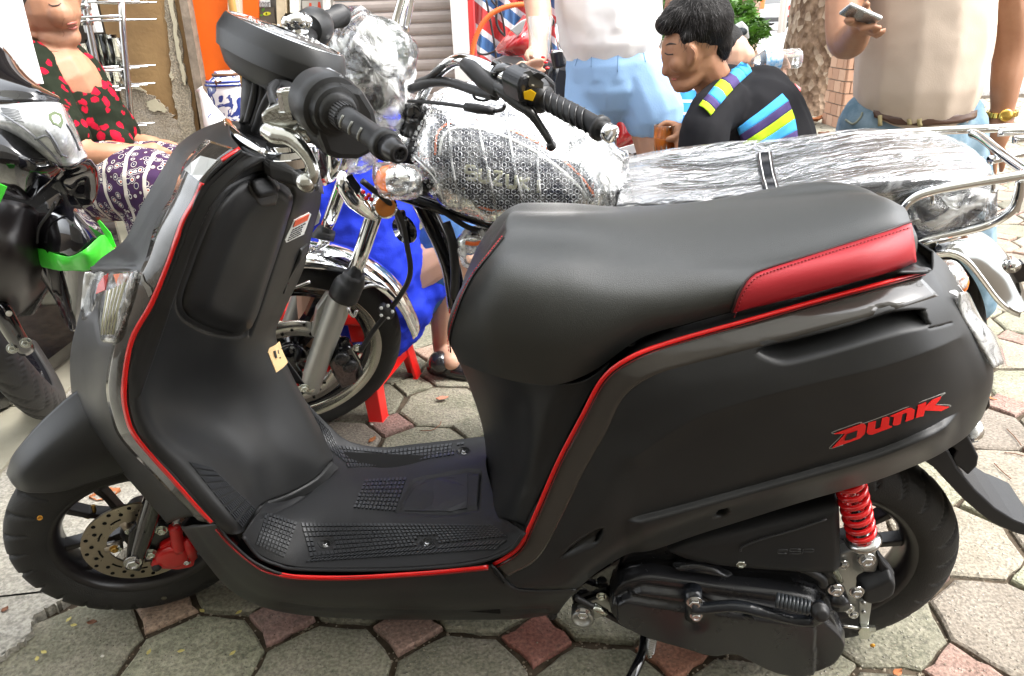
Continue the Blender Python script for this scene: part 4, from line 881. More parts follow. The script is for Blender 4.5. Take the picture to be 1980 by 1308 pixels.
# ---- DUNK lettering
def q(P, ox=1590, oy=740, k=260/1980.): return [(ox+x*k, oy+y*k) for x, y in P]
ribbon('badge_outline', T_side, q([(145,735),(160,712),(555,572),(640,576),(1705,172),(1738,185),(1645,304),(1858,325),(1852,352)]), 1.3, .0016, mat('badge_edge', (.22, .22, .20), rough=.4), SR, sub=4, thick=.0006)
ribbon('badge_outline', T_side, q([(145,740),(290,745),(112,930),(120,955),(300,905)]), 1.3, .0016, MATS['badge_edge'], SR, sub=3, thick=.0006)
for L in ([(165,738),(570,588),(608,590),(632,615),(612,735),(545,800),(420,845),(140,942),(330,732)], [(665,578),(778,548),(760,665),(790,668),(842,645),(868,510),(940,490),(975,500),(960,615),(1012,625),(1005,640),(720,748),(665,742),(642,715)],
          [(985,478),(1230,370),(1290,358),(1340,385),(1320,515),(1290,530),(1205,558),(1228,435),(1215,425),(1160,450),(1130,590),(1090,608),(1040,615),(1020,600),(1040,490)], [(1390,322),(1505,275),(1495,335),(1600,240),(1722,192),(1710,225),(1630,320),(1840,345),(1720,405),(1485,395),(1465,475),(1355,505)]):
    decal('badge_letter', T_side, [q(L)], .0024, redline, SR)
decal('letter_counter', T_side, [q([(375,725),(500,680),(485,770),(400,808),(315,825),(350,735)])], .0036, matte, SR)
# clear tail lamp unit
tg = lambda pts: [S(*p) for p in pts]
lens = film('clear_lamp_lens', (.95, .96, .96), .50, .1, 60, .25, thresh=(.4, .62), dist=.002)
refl = mat('lamp_reflector', (.86, .87, .86), rough=.3, metal=.25, spec=.8)
TL = [tg([(1830,562,.078),(1840,560,.058),(1848,566,.03),(1852,572,0)]), tg([(1832,600,.082),(1856,600,.062),(1870,612,.03),(1876,618,0)]), tg([(1862,650,.082),(1890,640,.062),(1900,648,.03),(1906,652,0)]), tg([(1896,706,.080),(1914,698,.062),(1918,704,.03),(1922,706,0)])]
o_ = lambda A, k: A+np.array(S.u)*-k
A = crg(TL, 8, 6); gridmesh('lamp_backing', o_(A, .002)+S.w*.002, refl, SR, thick=.002)
TLa = crg(TL, 8, 6); t_ = gridmesh('tail_lamp', o_(TLa, .012)+S.w*.006, film('white_tail_lens', (.95, .96, .96), .5, .08, 50, .2, thresh=(.3, .5), dist=.002), SR, thick=.003)
for k in range(6):
    a = .15+k*.13; i0 = TLa[1]; i1 = TLa[-2]; m_ = TLa.shape[1]; j = int(a*m_*.7)
    b = MB(); b.tube([TLa[i, j]+S.w*.006-S.u*.007 for i in range(2, TLa.shape[0]-2, 3)], .0018, 6); b.build('lens_rib', chromew if k % 2 else mat('grey_rib', (.25, .25, .26), rough=.3), t_)
B = S.mir(TLa.reshape(-1, 3)).reshape(TLa.shape); gridmesh('tail_lamp', o_(B, .010), lens, SR, thick=.002)

# ---- seat
st = [
 [(886,700,.045),(866,640,.045),(884,572,.045),(925,510,.04),(972,456,.028)],
 [(893,704,.085),(870,645,.085),(890,572,.083),(932,508,.075),(976,457,.040)],
 [(945,724,.120),(930,640,.128),(940,560,.118),(968,500,.090),(1000,459,.044)],
 [(1010,740,.132),(1005,650,.142),(1010,565,.130),(1022,505,.096),(1046,462,.046)],
 [(1078,744,.135),(1078,660,.148),(1082,575,.134),(1092,512,.100),(1112,466,.050)],
 [(1150,716,.134),(1158,650,.148),(1165,580,.136),(1176,525,.104),(1192,478,.060)],
 [(1238,655,.132),(1244,618,.142),(1252,575,.134),(1268,530,.108),(1288,492,.076)],
 [(1330,626,.130),(1334,600,.138),(1338,568,.132),(1352,530,.112),(1364,500,.085)],
 [(1420,602,.128),(1424,580,.136),(1428,552,.131),(1434,525,.114),(1440,500,.090)],
 [(1520,578,.126),(1521,558,.133),(1522,530,.128),(1524,508,.110),(1526,490,.088)],
 [(1610,554,.122),(1611,534,.129),(1612,506,.122),(1612,488,.104),(1612,472,.080)],
 [(1690,534,.112),(1693,514,.118),(1694,484,.110),(1692,464,.092),(1688,450,.068)],
 [(1742,518,.085),(1751,496,.090),(1753,466,.082),(1745,446,.066),(1736,432,.048)],
 [(1763,508,.045),(1772,488,.050),(1774,462,.044),(1768,444,.034),(1760,430,.026)]]
secs = []
for s_ in st:
    L = [S(*p) for p in s_]; q_ = S.co(L[-1]); c_ = [S.at(q_[0], q_[1]*.5, q_[2]+.006), S.at(q_[0], 0, q_[2]+.008)]
    near = L+c_; farr = [S.mir(x) for x in (L+c_[:1])][::-1]; secs.append(near+farr)
A_seat = crg(secs, 9, 8); T_seat = bvh(A_seat)
seat_o = gridmesh('seat', A_seat, seatm, SR)
for r_ in (0, -1):                                   # close nose and tail
    ring = A_seat[r_]; c_ = ring.mean(0); V = list(ring)+[c_+(S.u*.006 if r_ == 0 else -S.u*.008)]; n_ = len(ring)
    mk('seat_end', V, [(i, i+1, n_) for i in range(n_-1)], seatm, SR)
trim = [(1414,601),(1424,575),(1436,554),(1452,537),(1475,526),(1560,500),(1650,472),(1720,449),(1758,432)]
trimb = [(1416,602),(1450,593),(1480,586),(1520,576),(1560,566),(1620,550),(1680,534),(1730,520),(1768,505)]
bandgrid('red_trim', T_seat, trim, trimb, .0022, redleather, SR, nv=8, th=.0012)
b = MB(); b.tube([hit(T_seat, x, y, .0028) for x, y in cr(np.array(trim, float), 6)], .0015, 6); b.build('trim_piping', mat('dark_piping', (.03, .008, .008), rough=.5), SR)
def stitches(name, T, path, m, step=7, ln=4, off=.004, r=.0007):
    P = cr(np.array(path, float), 12); L = np.r_[0, np.cumsum(np.linalg.norm(np.diff(P, axis=0), axis=1))]; b = MB(); s = 0
    while s < L[-1]-ln:
        pts = [(np.interp(s+t, L, P[:, 0]), np.interp(s+t, L, P[:, 1])) for t in (0, ln/2, ln)]; H_ = [hit(T, *p, off) for p in pts]
        if all(h is not None for h in H_): H_[0] = H_[0]-unit(CAM-H_[0])*.001; b.tube(H_, r, 5)
        s += step
    return tag(b.build(name, m, SR), kind='stuff')
redth = mat('red_thread', (.6, .03, .04), rough=.6); dth = mat('dark_red_thread', (.25, .01, .015), rough=.6)
stitches('trim_stitching', T_seat, [(x+4, y+8) for x, y in trim[:-1]]+[(1757, 444)], dth, off=.0040)
seam = [(972,458),(945,492),(915,530),(893,572),(876,620),(868,655),(869,680)]
stitches('seam_stitching', T_seat, seam, redth, step=6, ln=3.5, off=.0012)
ribbon('seat_seam', T_seat, [(x+3, y+2) for x, y in seam], 1.4, .0006, darkm, SR)

# ---- fairing under the seat nose
cc = [
 [(885,690,-.10),(925,705,0.),(1000,735,.085),(1075,742,.122),(1130,735,.128),(1180,700,.128)],
 [(912,755,-.10),(945,765,0.),(1005,790,.085),(1050,795,.118),(1095,792,.125),(1132,775,.128)],
 [(935,830,-.10),(965,840,0.),(1005,860,.085),(1032,865,.116),(1066,868,.124),(1095,860,.128)],
 [(940,900,-.10),(962,915,0.),(992,930,.085),(1012,938,.114),(1038,940,.124),(1060,935,.128)],
 [(912,975,-.09),(932,988,0.),(962,1000,.080),(985,1006,.108),(1006,1014,.122),(1022,1024,.129)]]
rowsc = [[S(*p) for p in r] for r in cc]
A, T_cc = body('centre_cover', rowsc, matte, SR, 14, 12, [lambda A: groove(A, [(1014,938),(1008,860),(1000,790)], -.003, 30, S.w), lambda A: groove(A, [(1020,1010),(1046,958),(1078,890),(1112,820),(1152,745)], .003, 4, PW, 3)], mirror=False)
B = S.mir(A[:, 24:].reshape(-1, 3)).reshape(A[:, 24:].shape); gridmesh('centre_cover', B, matte, SR, thick=.003)

# ---- floor
fl = [
 [(468,1036,.162),(500,1072,.162),(570,1096,.162),(700,1099,.162),(820,1095,.162),(920,1084,.162),(985,1060,.160),(1013,1028,.155)],
 [(484,1012,.145),(518,1046,.145),(585,1076,.145),(700,1080,.145),(820,1076,.145),(915,1066,.145),(972,1046,.143),(1000,1020,.14)],
 [(502,988,.115),(545,1015,.115),(605,1044,.115),(700,1048,.115),(820,1046,.115),(910,1040,.115),(955,1026,.112),(985,1010,.11)],
 [(520,968,.070),(575,985,.070),(640,994,.070),(710,1000,.070),(800,1004,.070),(890,1002,.070),(930,996,.07),(965,990,.07)],
 [(555,945,.000),(610,938,.000),(670,940,.000),(730,948,.000),(800,952,.000),(880,950,.000),(920,945,0.),(950,942,0.)],
 [(600,905,-.07),(640,900,-.07),(690,908,-.07),(740,914,-.07),(800,912,-.07),(880,903,-.07),(915,898,-.07),(940,894,-.07)],
 [(600,850,-.13),(640,868,-.13),(685,886,-.13),(740,893,-.13),(800,889,-.13),(880,879,-.13),(920,873,-.13),(950,869,-.13)],
 [(592,778,-.162),(632,820,-.162),(672,853,-.162),(735,866,-.162),(800,860,-.162),(900,849,-.162),(930,846,-.162),(960,843,-.162)]]
A_fl = depthsmooth(crg([[S(*p) for p in r] for r in fl], 12, 22), 60)
lid = [(768,992),(800,934),(812,929),(906,914),(930,916),(925,985),(900,990),(872,995)]
A_fl = groove(A_fl, lid+[lid[0]], .0035, 4, -S.up)
A_fl = groove(A_fl, [(505,1000),(545,985),(585,962),(620,930),(640,895)], .004, 5, -S.up, 3)
for c_ in ((725,889),(897,873),(628,1052),(826,1050)):
    A_fl = dent(A_fl, [(c_[0]+12*math.cos(t), c_[1]+7.5*math.sin(t)) for t in np.linspace(0, 6.28, 14)], .010, 4, -S.up)
T_fl = bvh(A_fl); gridmesh('footboard', A_fl, plastic, SR, thick=.003)
b = MB(); b.box(S.at(.70, 0, .20), .42, .26, .09, (S.u, S.w, S.up)); b.build('frame_tunnel', darkm, SR, smooth=False)
decal('battery_lid', T_fl, [[(772,989),(803,938),(814,933),(904,918),(904,984),(872,991)]], .0015, mat('satin_lid', (.015, .0155, .017), rough=.45), SR, thick=.002)
for c_ in ((725,890),(897,874),(628,1053),(826,1051)):
    h = hit(T_fl, c_[0]+1, c_[1]+1, .001)
    bolt('footboard_bolt', h, S.up, .0045, chromew, SR)
    b = MB(); P = [hit(T_fl, c_[0]+13*math.cos(t), c_[1]+8.5*math.sin(t), .0012) for t in np.linspace(0, 2*math.pi, 18, endpoint=False)]
    b.tube(P, .0011, 5, closed=True); b.build('cup_rim', mat('cup_rim_black', (.006, .006, .006), rough=.3), SR)
# raised anti-slip pattern
def pips(name, T, quad, nu, nv, m, off=.0006, fill=.62, skip=()):
    """quad: four pixel polylines' corners, filled with nu x nv small raised bars"""
    a, b_, c_, d = [np.array(x, float) for x in quad]; mb = MB()
    for i in range(nu):
        for j in range(nv):
            u0, u1 = (i+.5-fill/2)/nu, (i+.5+fill/2)/nu; v0, v1 = (j+.5-.36)/nv, (j+.5+.36)/nv
            if j % 2: u0 += .0/nu; u1 += .0/nu
            f = lambda u, v: (a*(1-u)+b_*u)*(1-v)+(d*(1-u)+c_*u)*v
            pc = f((u0+u1)/2, (v0+v1)/2)
            if any(abs(pc[0]-x) < 19 and abs(pc[1]-y) < 12 for x, y in ((725,889),(897,873),(628,1052),(826,1050))): continue
            Q = [hit(T, *f(u, v), off) for u, v in ((u0, v0), (u1, v0), (u1, v1), (u0, v1))]
            if any(x is None for x in Q): continue
            n_ = np.cross(Q[1]-Q[0], Q[3]-Q[0]); n_ = unit(n_); n_ = n_ if n_.dot(CAM-Q[0]) > 0 else -n_
            if max(np.linalg.norm(Q[k]-Q[k-1]) for k in range(4)) > .03: continue
            Q2 = [x+n_*.0034 for x in Q]; mb.add(Q+Q2, [(4, 5, 6, 7), (0, 1, 5, 4), (1, 2, 6, 5), (2, 3, 7, 6), (3, 0, 4, 7)])
    return tag(mb.build(name, m, SR, smooth=False), kind='stuff')
pipm = mat('grip_pattern_plastic', (.032, .034, .038), rough=.36)
pips('grip_pattern', T_fl, [(512,992),(575,1012),(550,1080),(492,1052)], 9, 9, pipm)
pips('grip_pattern', T_fl, [(580,1012),(955,1018),(985,1040),(600,1080)], 48, 7, pipm)
pips('grip_pattern', T_fl, [(610,1078),(985,1046),(960,1066),(590,1090)], 46, 2, pipm)
pips('grip_pattern', T_fl, [(705,930),(788,925),(765,992),(682,985)], 11, 8, pipm)
pips('grip_pattern', T_fl, [(650,862),(740,872),(740,905),(672,908)], 12, 5, pipm)
pips('grip_pattern', T_fl, [(742,872),(900,856),(895,880),(742,905)], 20, 4, pipm)
pips('grip_pattern', T_fl, [(598,792),(636,832),(668,898),(610,850)], 8, 8, pipm)

# ---- leg shield, rider side
lg = [
 [(468,292,.135),(500,304,.118),(512,306,.085),(545,318,.035),(590,335,-.03),(615,345,-.085),(622,352,-.11)],
 [(392,362,.165),(425,372,.158),(465,345,.125),(530,372,.055),(580,388,-.005),(606,392,-.08),(616,402,-.112)],
 [(362,430,.170),(392,440,.164),(425,425,.135),(490,435,.065),(550,445,0.),(592,440,-.08),(603,448,-.114)],
 [(335,505,.174),(362,510,.168),(395,505,.140),(460,515,.068),(520,520,0.),(565,515,-.075),(585,520,-.114)],
 [(300,585,.176),(325,590,.170),(360,588,.142),(420,598,.070),(490,602,0.),(530,595,-.07),(550,596,-.112)],
 [(262,655,.176),(290,662,.172),(335,662,.140),(400,672,.065),(460,676,.010),(510,665,-.06),(532,650,-.11)],
 [(246,745,.176),(275,752,.173),(322,752,.115),(400,745,.035),(480,738,-.015),(540,728,-.075),(560,720,-.11)],
 [(268,838,.176),(300,834,.172),(352,828,.115),(425,818,.045),(510,808,0.),(580,802,-.065),(602,800,-.10)],
 [(338,922,.175),(368,905,.166),(425,896,.120),(485,898,.065),(555,888,.022),(612,880,-.03),(640,876,-.06)],
 [(412,1004,.174),(448,1000,.166),(480,985,.125),(508,972,.085),(560,952,.045),(612,922,0.),(642,893,-.05)],
 [(432,1030,.172),(462,1032,.166),(482,1014,.13),(508,990,.095),(552,972,.055),(612,945,.01),(655,905,-.05)]]
A_lg = depthsmooth(crg([[S(*p) for p in r] for r in lg], 22, 30), 500)
rider = -S.u                                        # towards the rider
gb = [(512,330),(470,345),(436,366),(408,405),(382,460),(360,520),(343,575),(350,608),(375,628),(410,643),(448,650),(472,646),(484,628),(500,585),(520,520),(545,440),(566,376),(545,352)]
A_lg = groove(A_lg, [(640,893),(612,925),(560,955),(505,978),(470,1034)], .004, 4, S.u, 3)
A_lg = groove(A_lg, [(500,306),(455,330),(418,365),(392,410),(366,470),(330,560),(300,650),(262,760)], .006, 10, rider, 3)
A_lg = groove(A_lg, [(476,298),(420,345),(396,375),(368,440),(340,512),(305,595),(268,662),(252,745),(272,835),(340,918),(418,1004)], .0025, 3, S.u, 3)
A_lg = groove(A_lg, [(566,374),(548,450),(522,530),(500,600),(482,648)], .003, 4, S.u, 3)
A_lg = groove(A_lg, gb+[gb[0]], .004, 5, S.u, 3)
T_lg = bvh(A_lg); gridmesh('leg_shield', A_lg, matte, SR, thick=.003)
def pad(name, T, top, bot, off, soft, m, parent, n=26, k=20, dirv=None, th=.002, shape=None):
    P = cr(np.array(top, float), 10); Q = cr(np.array(bot, float), 10); iP = np.linspace(0, len(P)-1, n); A = np.zeros((n, k, 3))
    R_ = []
    for i in range(n):
        p = np.array([np.interp(iP[i], range(len(P)), P[:, c]) for c in (0, 1)]); q_ = np.array([np.interp(i/(n-1)*(len(Q)-1), range(len(Q)), Q[:, c]) for c in (0, 1)])
        R_.append([p+(q_-p)*t for t in np.linspace(0, 1, k)])
    R_ = np.array(R_); outline = list(R_[0])+list(R_[:, -1])+list(R_[-1][::-1])+list(R_[:, 0][::-1])
    D = dseg(R_.reshape(-1, 2), outline).reshape(n, k)
    for i in range(n):
        for j in range(k):
            h = hit(T, *R_[i, j], 0); 
            if h is None: h = A[i, j-1]
            t = D[i, j]/soft; o_ = off*(sstep(t) if shape is None else shape(R_[i, j], D[i, j]))
            A[i, j] = h+(dirv if dirv is not None else unit(CAM-h))*o_
    gridmesh(name, A, m, parent, thick=th); return A, bvh(A)
left = [(508,338),(468,352),(438,376),(412,412),(390,462),(368,522),(350,578),(358,606),(382,624),(412,637)]
right = [(520,342),(545,358),(562,382),(548,440),(530,500),(512,555),(498,600),(488,622),(476,640),(448,646)]
A, T_gb = pad('glovebox_lid', T_lg, left, right, .020, 30, matte, SR, n=34, k=26, dirv=unit(-S.u+S.w*.25), shape=lambda p, d: .30*sstep(d/5)+.70*sstep(d/34))
# latch knob in its recess
pad('latch_recess', T_gb, [(478,352),(482,368),(492,385),(505,400)], [(520,330),(535,345),(540,368),(532,396)], .002, 8, mat('grey_recess', (.05, .05, .052), rough=.35), SR, n=12, k=10)
A, T_k = pad('glovebox_latch', T_gb, [(484,350),(486,362),(492,374),(500,384)], [(512,338),(524,348),(533,362),(534,376)], .014, 6, plastic, SR, n=12, k=10)
# warning sticker with rows of small print
decal('warning_sticker', T_lg, [[(551,468),(549,462),(566,424),(595,410),(599,413),(585,452)]], .002, mat('sticker_white', (.72, .72, .68), rough=.4), SR)
decal('sticker_header', T_lg, [[(563,437),(567,425),(594,412),(590,424)]], .0034, mat('sticker_red', (.70, .10, .03), rough=.4), SR)
for r_ in range(5):
    k = r_*5.0
    x = 0
    while x < .9:
        w_ = rp.uniform(.10, .25); a = (562-k*.45+x*26, 442+k-x*13); c_ = (562-k*.45+min(x+w_, .95)*26, 442+k-min(x+w_, .95)*13)
        decal('sticker_print', T_lg, [[a, c_, (c_[0]-.4, c_[1]+1.6), (a[0]-.4, a[1]+1.6)]], .0034, inkm, SR); x += w_+.07
# masking tape tag with the handwritten 15
tape = mat('masking_tape', (.62, .43, .22), rough=.7, bump=.3, bscale=300)
decal('tape_tag', T_lg, [[(516,682),(519,673),(530,668),(538,661),(544,680),(554,702),(545,712),(532,721),(524,702)]], .002, tape, SR, thick=.001)
decal('tape_writing', T_lg, [[(525,680),(528.5,678.5),(532,693),(529,694)]], .0036, inkm, SR)
for L in ([(534,679),(541,675)], [(534,678),(535,685)], [(535,685),(540,684),(542,689),(537,694)]): ribbon('tape_writing', T_lg, L, 2.6, .0036, inkm, SR, thick=.0006)
# luggage hook, ignition cover, and the white paper tag behind
def tubeS(name, P, r, m, n=10, sub=5, parent=SR):
    b = MB(); b.tube([S(*p) for p in P], r, n, sub=sub); return b.build(name, m, parent)
hookp = mat('grey_hook_plastic', (.045, .046, .048), rough=.3)
tubeS('hook_arm', [(540,545,-.07),(538,520,-.068),(548,498,-.066),(562,484,-.066),(570,480,-.066)], np.array([.007, .008, .0085, .008, .005]), hookp)
b = MB(); b.prism([S(586,452,-.11), S(598,470,-.105), S(594,488,-.105), S(570,530,-.105), S(562,556,-.105), S(556,540,-.11), S(566,500,-.11)], S.w*.03); b.build('hook_guard', matte, SR, smooth=False, bevel=.003)
b = MB(); b.box(S(545,530,-.085), .02, .02, .03, (S.u, S.w, S.up)); b.build('hook_mount', gloss, SR, smooth=False, bevel=.003)
b = MB(); b.prism([S(604,362,-.15), S(620,418,-.15), S(616,432,-.15), S(602,441,-.15), S(588,444,-.15), S(598,400,-.15)], S.w*-.0008); b.build('paper_tag', whitep, SR, smooth=False)
b = MB(); b.tube([S(588,444,-.148), S(592,452,-.148), S(588,458,-.148)], .003, 8); b.build('tag_clip', zinc, SR)
# ramp with grip pattern beside the tunnel
pips('grip_pattern', T_lg, [(362,892),(405,905),(492,985),(466,1022)], 11, 9, pipm)

# ---- front cover
fc = [
 [(440,232,-.005),(447,240,.035),(446,262,.085),(468,291,.135)],
 [(382,256,.0),(396,266,.045),(402,288,.105),(438,312,.152)],
 [(345,284,.0),(360,298,.055),(366,322,.122),(400,350,.164)],
 [(318,325,0.),(338,345,.062),(345,374,.132),(380,396,.168)],
 [(275,400,0.),(303,415,.072),(312,440,.142),(360,432,.171)],
 [(242,466,0.),(268,478,.082),(284,502,.150),(334,506,.175)],
 [(182,518,.005),(226,514,.095),(262,542,.157),(300,586,.177)],
 [(158,600,.010),(200,604,.112),(240,620,.163),(262,656,.177)],
 [(138,690,.015),(178,690,.122),(215,700,.168),(246,746,.177)],
 [(146,785,.030),(178,782,.130),(212,780,.168),(252,800,.177)],
 [(190,860,.070),(215,850,.142),(240,838,.168),(268,839,.177)],
 [(255,932,.095),(282,916,.150),(304,900,.172),(338,923,.176)],
 [(325,1012,.115),(352,1002,.150),(378,998,.168),(418,1012,.175)]]
fcr = [[S(*p) for p in r] for r in fc]
A_fc = depthsmooth(crg(fcr, 14, 16), 40)
A_fc = groove(A_fc, [(447,240),(396,266),(350,290),(338,345),(303,415),(268,478),(248,508)], -.004, 16, PW, 3)
A_fc = groove(A_fc, [(182,519),(215,521),(262,520)], .006, 5, S.u)
A_fc = dent(A_fc, [(162,528),(262,520),(255,560),(232,640),(218,668),(192,664),(182,620),(160,615)], .004, 10, PW)
T_fc = bvh(A_fc); gridmesh('front_cover', A_fc, matte, SR, thick=.003)
A_f2 = A_fc[26:]; B = S.mir(A_f2.reshape(-1, 3)).reshape(A_f2.shape)[:, ::-1]; gridmesh('front_cover', B, matte, SR, thick=.003)
ob_ = [(462,292),(428,318),(398,352),(382,392),(358,434),(332,508),(298,588),(260,658),(243,746),(250,800),(266,840),(336,924),(416,1012)]
ib_ = [(400,272),(366,308),(350,340),(335,380),(305,430),(285,500),(258,560),(226,650),(208,740),(216,800),(236,850),(302,920),(385,1005)]
bandgrid('gloss_band', T_fc, [(x-2, y) for x, y in ob_], ib_, .0014, gfilm, SR)
ribbon('red_pinstripe', T_fc, [(466,291),(432,314)], [5, 7], .003, redline, SR)
ribbon('red_pinstripe', T_fc, [(396,356),(380,392),(357,433),(331,507),(297,587),(259,657),(243,745),(248,800),(264,840),(300,884),(335,923),(388,983),(412,1008)], [8,9,9,9,10,10,10,9,8,7,7,7,6], .003, redline, SR)
# bright torn film patches and label on the band
decal('film_label', T_fc, [[(362,331),(375,318),(392,306),(424,314),(407,332),(390,352)]], .0030, mat('white_film', (.62, .64, .64), rough=.12, coat=1), SR)
for L in ([(279,528),(284,545),(296,556),(299,568),(292,574),(287,560),(277,545)], ): decal('film_tear', T_fc, [L], .003, mat('scuffed_film', (.16, .15, .13), rough=.3), SR)
# head and indicator lamp
HL = [[(182,526),(172,560),(163,600),(157,640)],[(270,521),(256,575),(236,635),(224,668)]]
A, T_hl = pad('headlamp_backing', T_fc, [(164,528),(160,560),(158,600),(166,612)], [(206,522),(200,560),(186,600),(174,612)], .003, 5, refl, SR, n=14, k=8)
A, T_h1 = pad('headlamp_lens', T_fc, [(178,524),(166,560),(158,600),(156,622)], [(206,523),(198,560),(186,596),(170,622)], .014, 8, lens, SR, n=16, k=8)
A, T_h3 = pad('lamp_backing', T_fc, [(206,528),(198,575),(192,610),(196,655)], [(266,524),(252,575),(240,625),(226,660)], .004, 5, refl, SR, n=16, k=12)
A, T_h2 = pad('turn_lamp_lens', T_fc, [(210,524),(190,570),(188,610),(194,664)], [(270,521),(257,575),(243,625),(226,668)], .018, 8, lens, SR, n=18, k=14)
decal('red_bulb', T_h3, [[(207,535),(216,530),(210,562),(192,570),(196,552)]], .004, mat('red_bulb_plastic', (.5, .02, .015), rough=.2), SR)
decal('amber_bulb', T_h3, [[(226,532),(244,530),(248,538),(240,552),(234,556)]], .004, mat('orange_bulb', (.75, .14, .02), rough=.25), SR)
for k in range(9):
    b = MB(); b.tube([hit(T_h3, 250-k*4.2, 548+k*2, .005), hit(T_h3, 236-k*3.6, 600+k*2.5, .005), hit(T_h3, 226-k*2.6, 648, .005)], .0012, 5); b.build('lens_rib', chromew if k % 2 else mat('pale_yellow_rib', (.5, .48, .32), rough=.3), SR)
# ---- lower side skirt
sk = [
 [(418,1013,.174),(398,1015,.168),(376,1016,.155),(352,1014,.118)],
 [(450,1050,.174),(432,1060,.168),(416,1072,.152),(396,1078,.112)],
 [(500,1091,.174),(488,1110,.168),(472,1130,.150),(454,1142,.110)],
 [(570,1113,.173),(562,1138,.168),(554,1162,.150),(545,1180,.108)],
 [(700,1114,.171),(699,1142,.166),(697,1170,.148),(695,1194,.102)],
 [(850,1104,.168),(852,1136,.163),(852,1170,.146),(852,1196,.098)],
 [(947,1094,.160),(958,1130,.158),(962,1168,.142),(965,1196,.096)],
 [(1000,1138,.156),(1010,1150,.154),(1015,1172,.140),(1018,1193,.095)],
 [(1114,1140,.146),(1106,1150,.142),(1092,1166,.130),(1076,1184,.09)]]
rws = T_([[S(*p) for p in c] for c in sk]); 
rws.append([S.at(S.co(p)[0], .03, S.co(p)[2]-.012) for p in rws[-1]])
A_sk, T_sk = body('side_skirt', rws, matte, SR, 14, 14, [lambda A: groove(A, [(545,1166),(620,1176),(760,1180),(900,1181),(1060,1178)], .003, 6, PW), lambda A: groove(A, [(948,1092),(960,1112),(974,1128)], .004, 3, PW)], mirror=False)
B = S.mir(A_sk.reshape(-1, 3)).reshape(A_sk.shape)[:, ::-1]-S.up*.095; gridmesh('side_skirt', B, matte, SR, thick=.003)
ribbon('red_pinstripe', T_sk, [(422,1019),(452,1052),(502,1092),(536,1105),(572,1112),(640,1114),(700,1113),(780,1108),(850,1103),(944,1094)], [7,7,8,8,8,8,8,8,8,8], .003, redline, SR)
ribbon('dark_pinstripe', T_sk, [(422,1022),(452,1055),(502,1095),(536,1108),(572,1115),(640,1117),(700,1116),(780,1111),(850,1106),(944,1097)], 1.5, .0046, MATS['dark_red_line'], SR)
b = MB(); b.tube([S(x, y, .165) for x, y in ((470,1038),(500,1076),(535,1092),(575,1101),(700,1103),(820,1099),(920,1088),(985,1064),(1014,1030))], .0028, 8, sub=6); b.build('footboard_edge', plastic, SR)
tubeS('seam_gap', [(948,1092,.162),(960,1112,.161),(974,1128,.160)], .0016, darkm, 6, 3)
b = MB(); b.cyl(S(1068,1190,.07), S(1068,1188,.10), .008, 14); b.build('rubber_plug', rubber2, SR)
# ---- wheels
def planeP(px, py, c, n, off=0.0):
    r = ray(px, py); t = ((c+n*off)-CAM).dot(n)/r.dot(n); return CAM+t*r
def wheel_axes(n):
    n = unit(n); a = unit(np.cross(n, [0, 0, 1.])); return n, a, np.cross(n, a)
def tyre(name, c, n, R, r, rin, m, parent, tread=None, na=560, wscale=1.0):
    n, a, b_ = wheel_axes(n); prof = []
    for t in np.linspace(-math.pi*.80, math.pi*.80, 34):
        x = math.sin(t); y = math.cos(t); prof.append((r*wscale*np.sign(x)*abs(x)**.9, R-r+r*(abs(y)**.92)*np.sign(y)*(1 if y > 0 else .95), t))
    prof[0] = (prof[0][0]*.9, rin, prof[0][2]); prof[-1] = (prof[-1][0]*.9, rin, prof[-1][2])
    V = np.zeros((na, len(prof), 3))
    for i in range(na):
        th = 2*math.pi*i/na; d = math.cos(th)*a+math.sin(th)*b_
        for j, (h, rr, t) in enumerate(prof):
            k = tread(th, t) if tread else 0; V[i, j] = c+d*(rr-k)+n*(h*(1-k*4))
    return mk(name, V.reshape(-1, 3), [f for f in gridfaces(na+1, len(prof)) if f[0] < (na-1)*len(prof)]+[((na-1)*len(prof)+j, (na-1)*len(prof)+j+1, j+1, j) for j in range(len(prof)-1)], m, parent)
def tread_scoot(th, t):
    if abs(t) > 1.45: return 0
    s = 1 if t > 0 else -1; ph = (th*26/(2*math.pi)+abs(t)*.55+(.5 if s > 0 else 0)) % 1
    g = .009*(1-sstep(abs(ph-.5)/.11)) if .15 < abs(t) < 1.3 else 0
    if abs(abs(t)-.16) < .05: g = max(g, .003)
    return g
FC = np.array([-.6515, 1.0537, .2003]); az, el = math.radians(19.8), math.radians(12.2)
FN = np.array([math.sin(az)*math.cos(el), -math.cos(az)*math.cos(el), -math.sin(el)])
F = lambda px, py, off=0.: planeP(px, py, FC, FN, off)
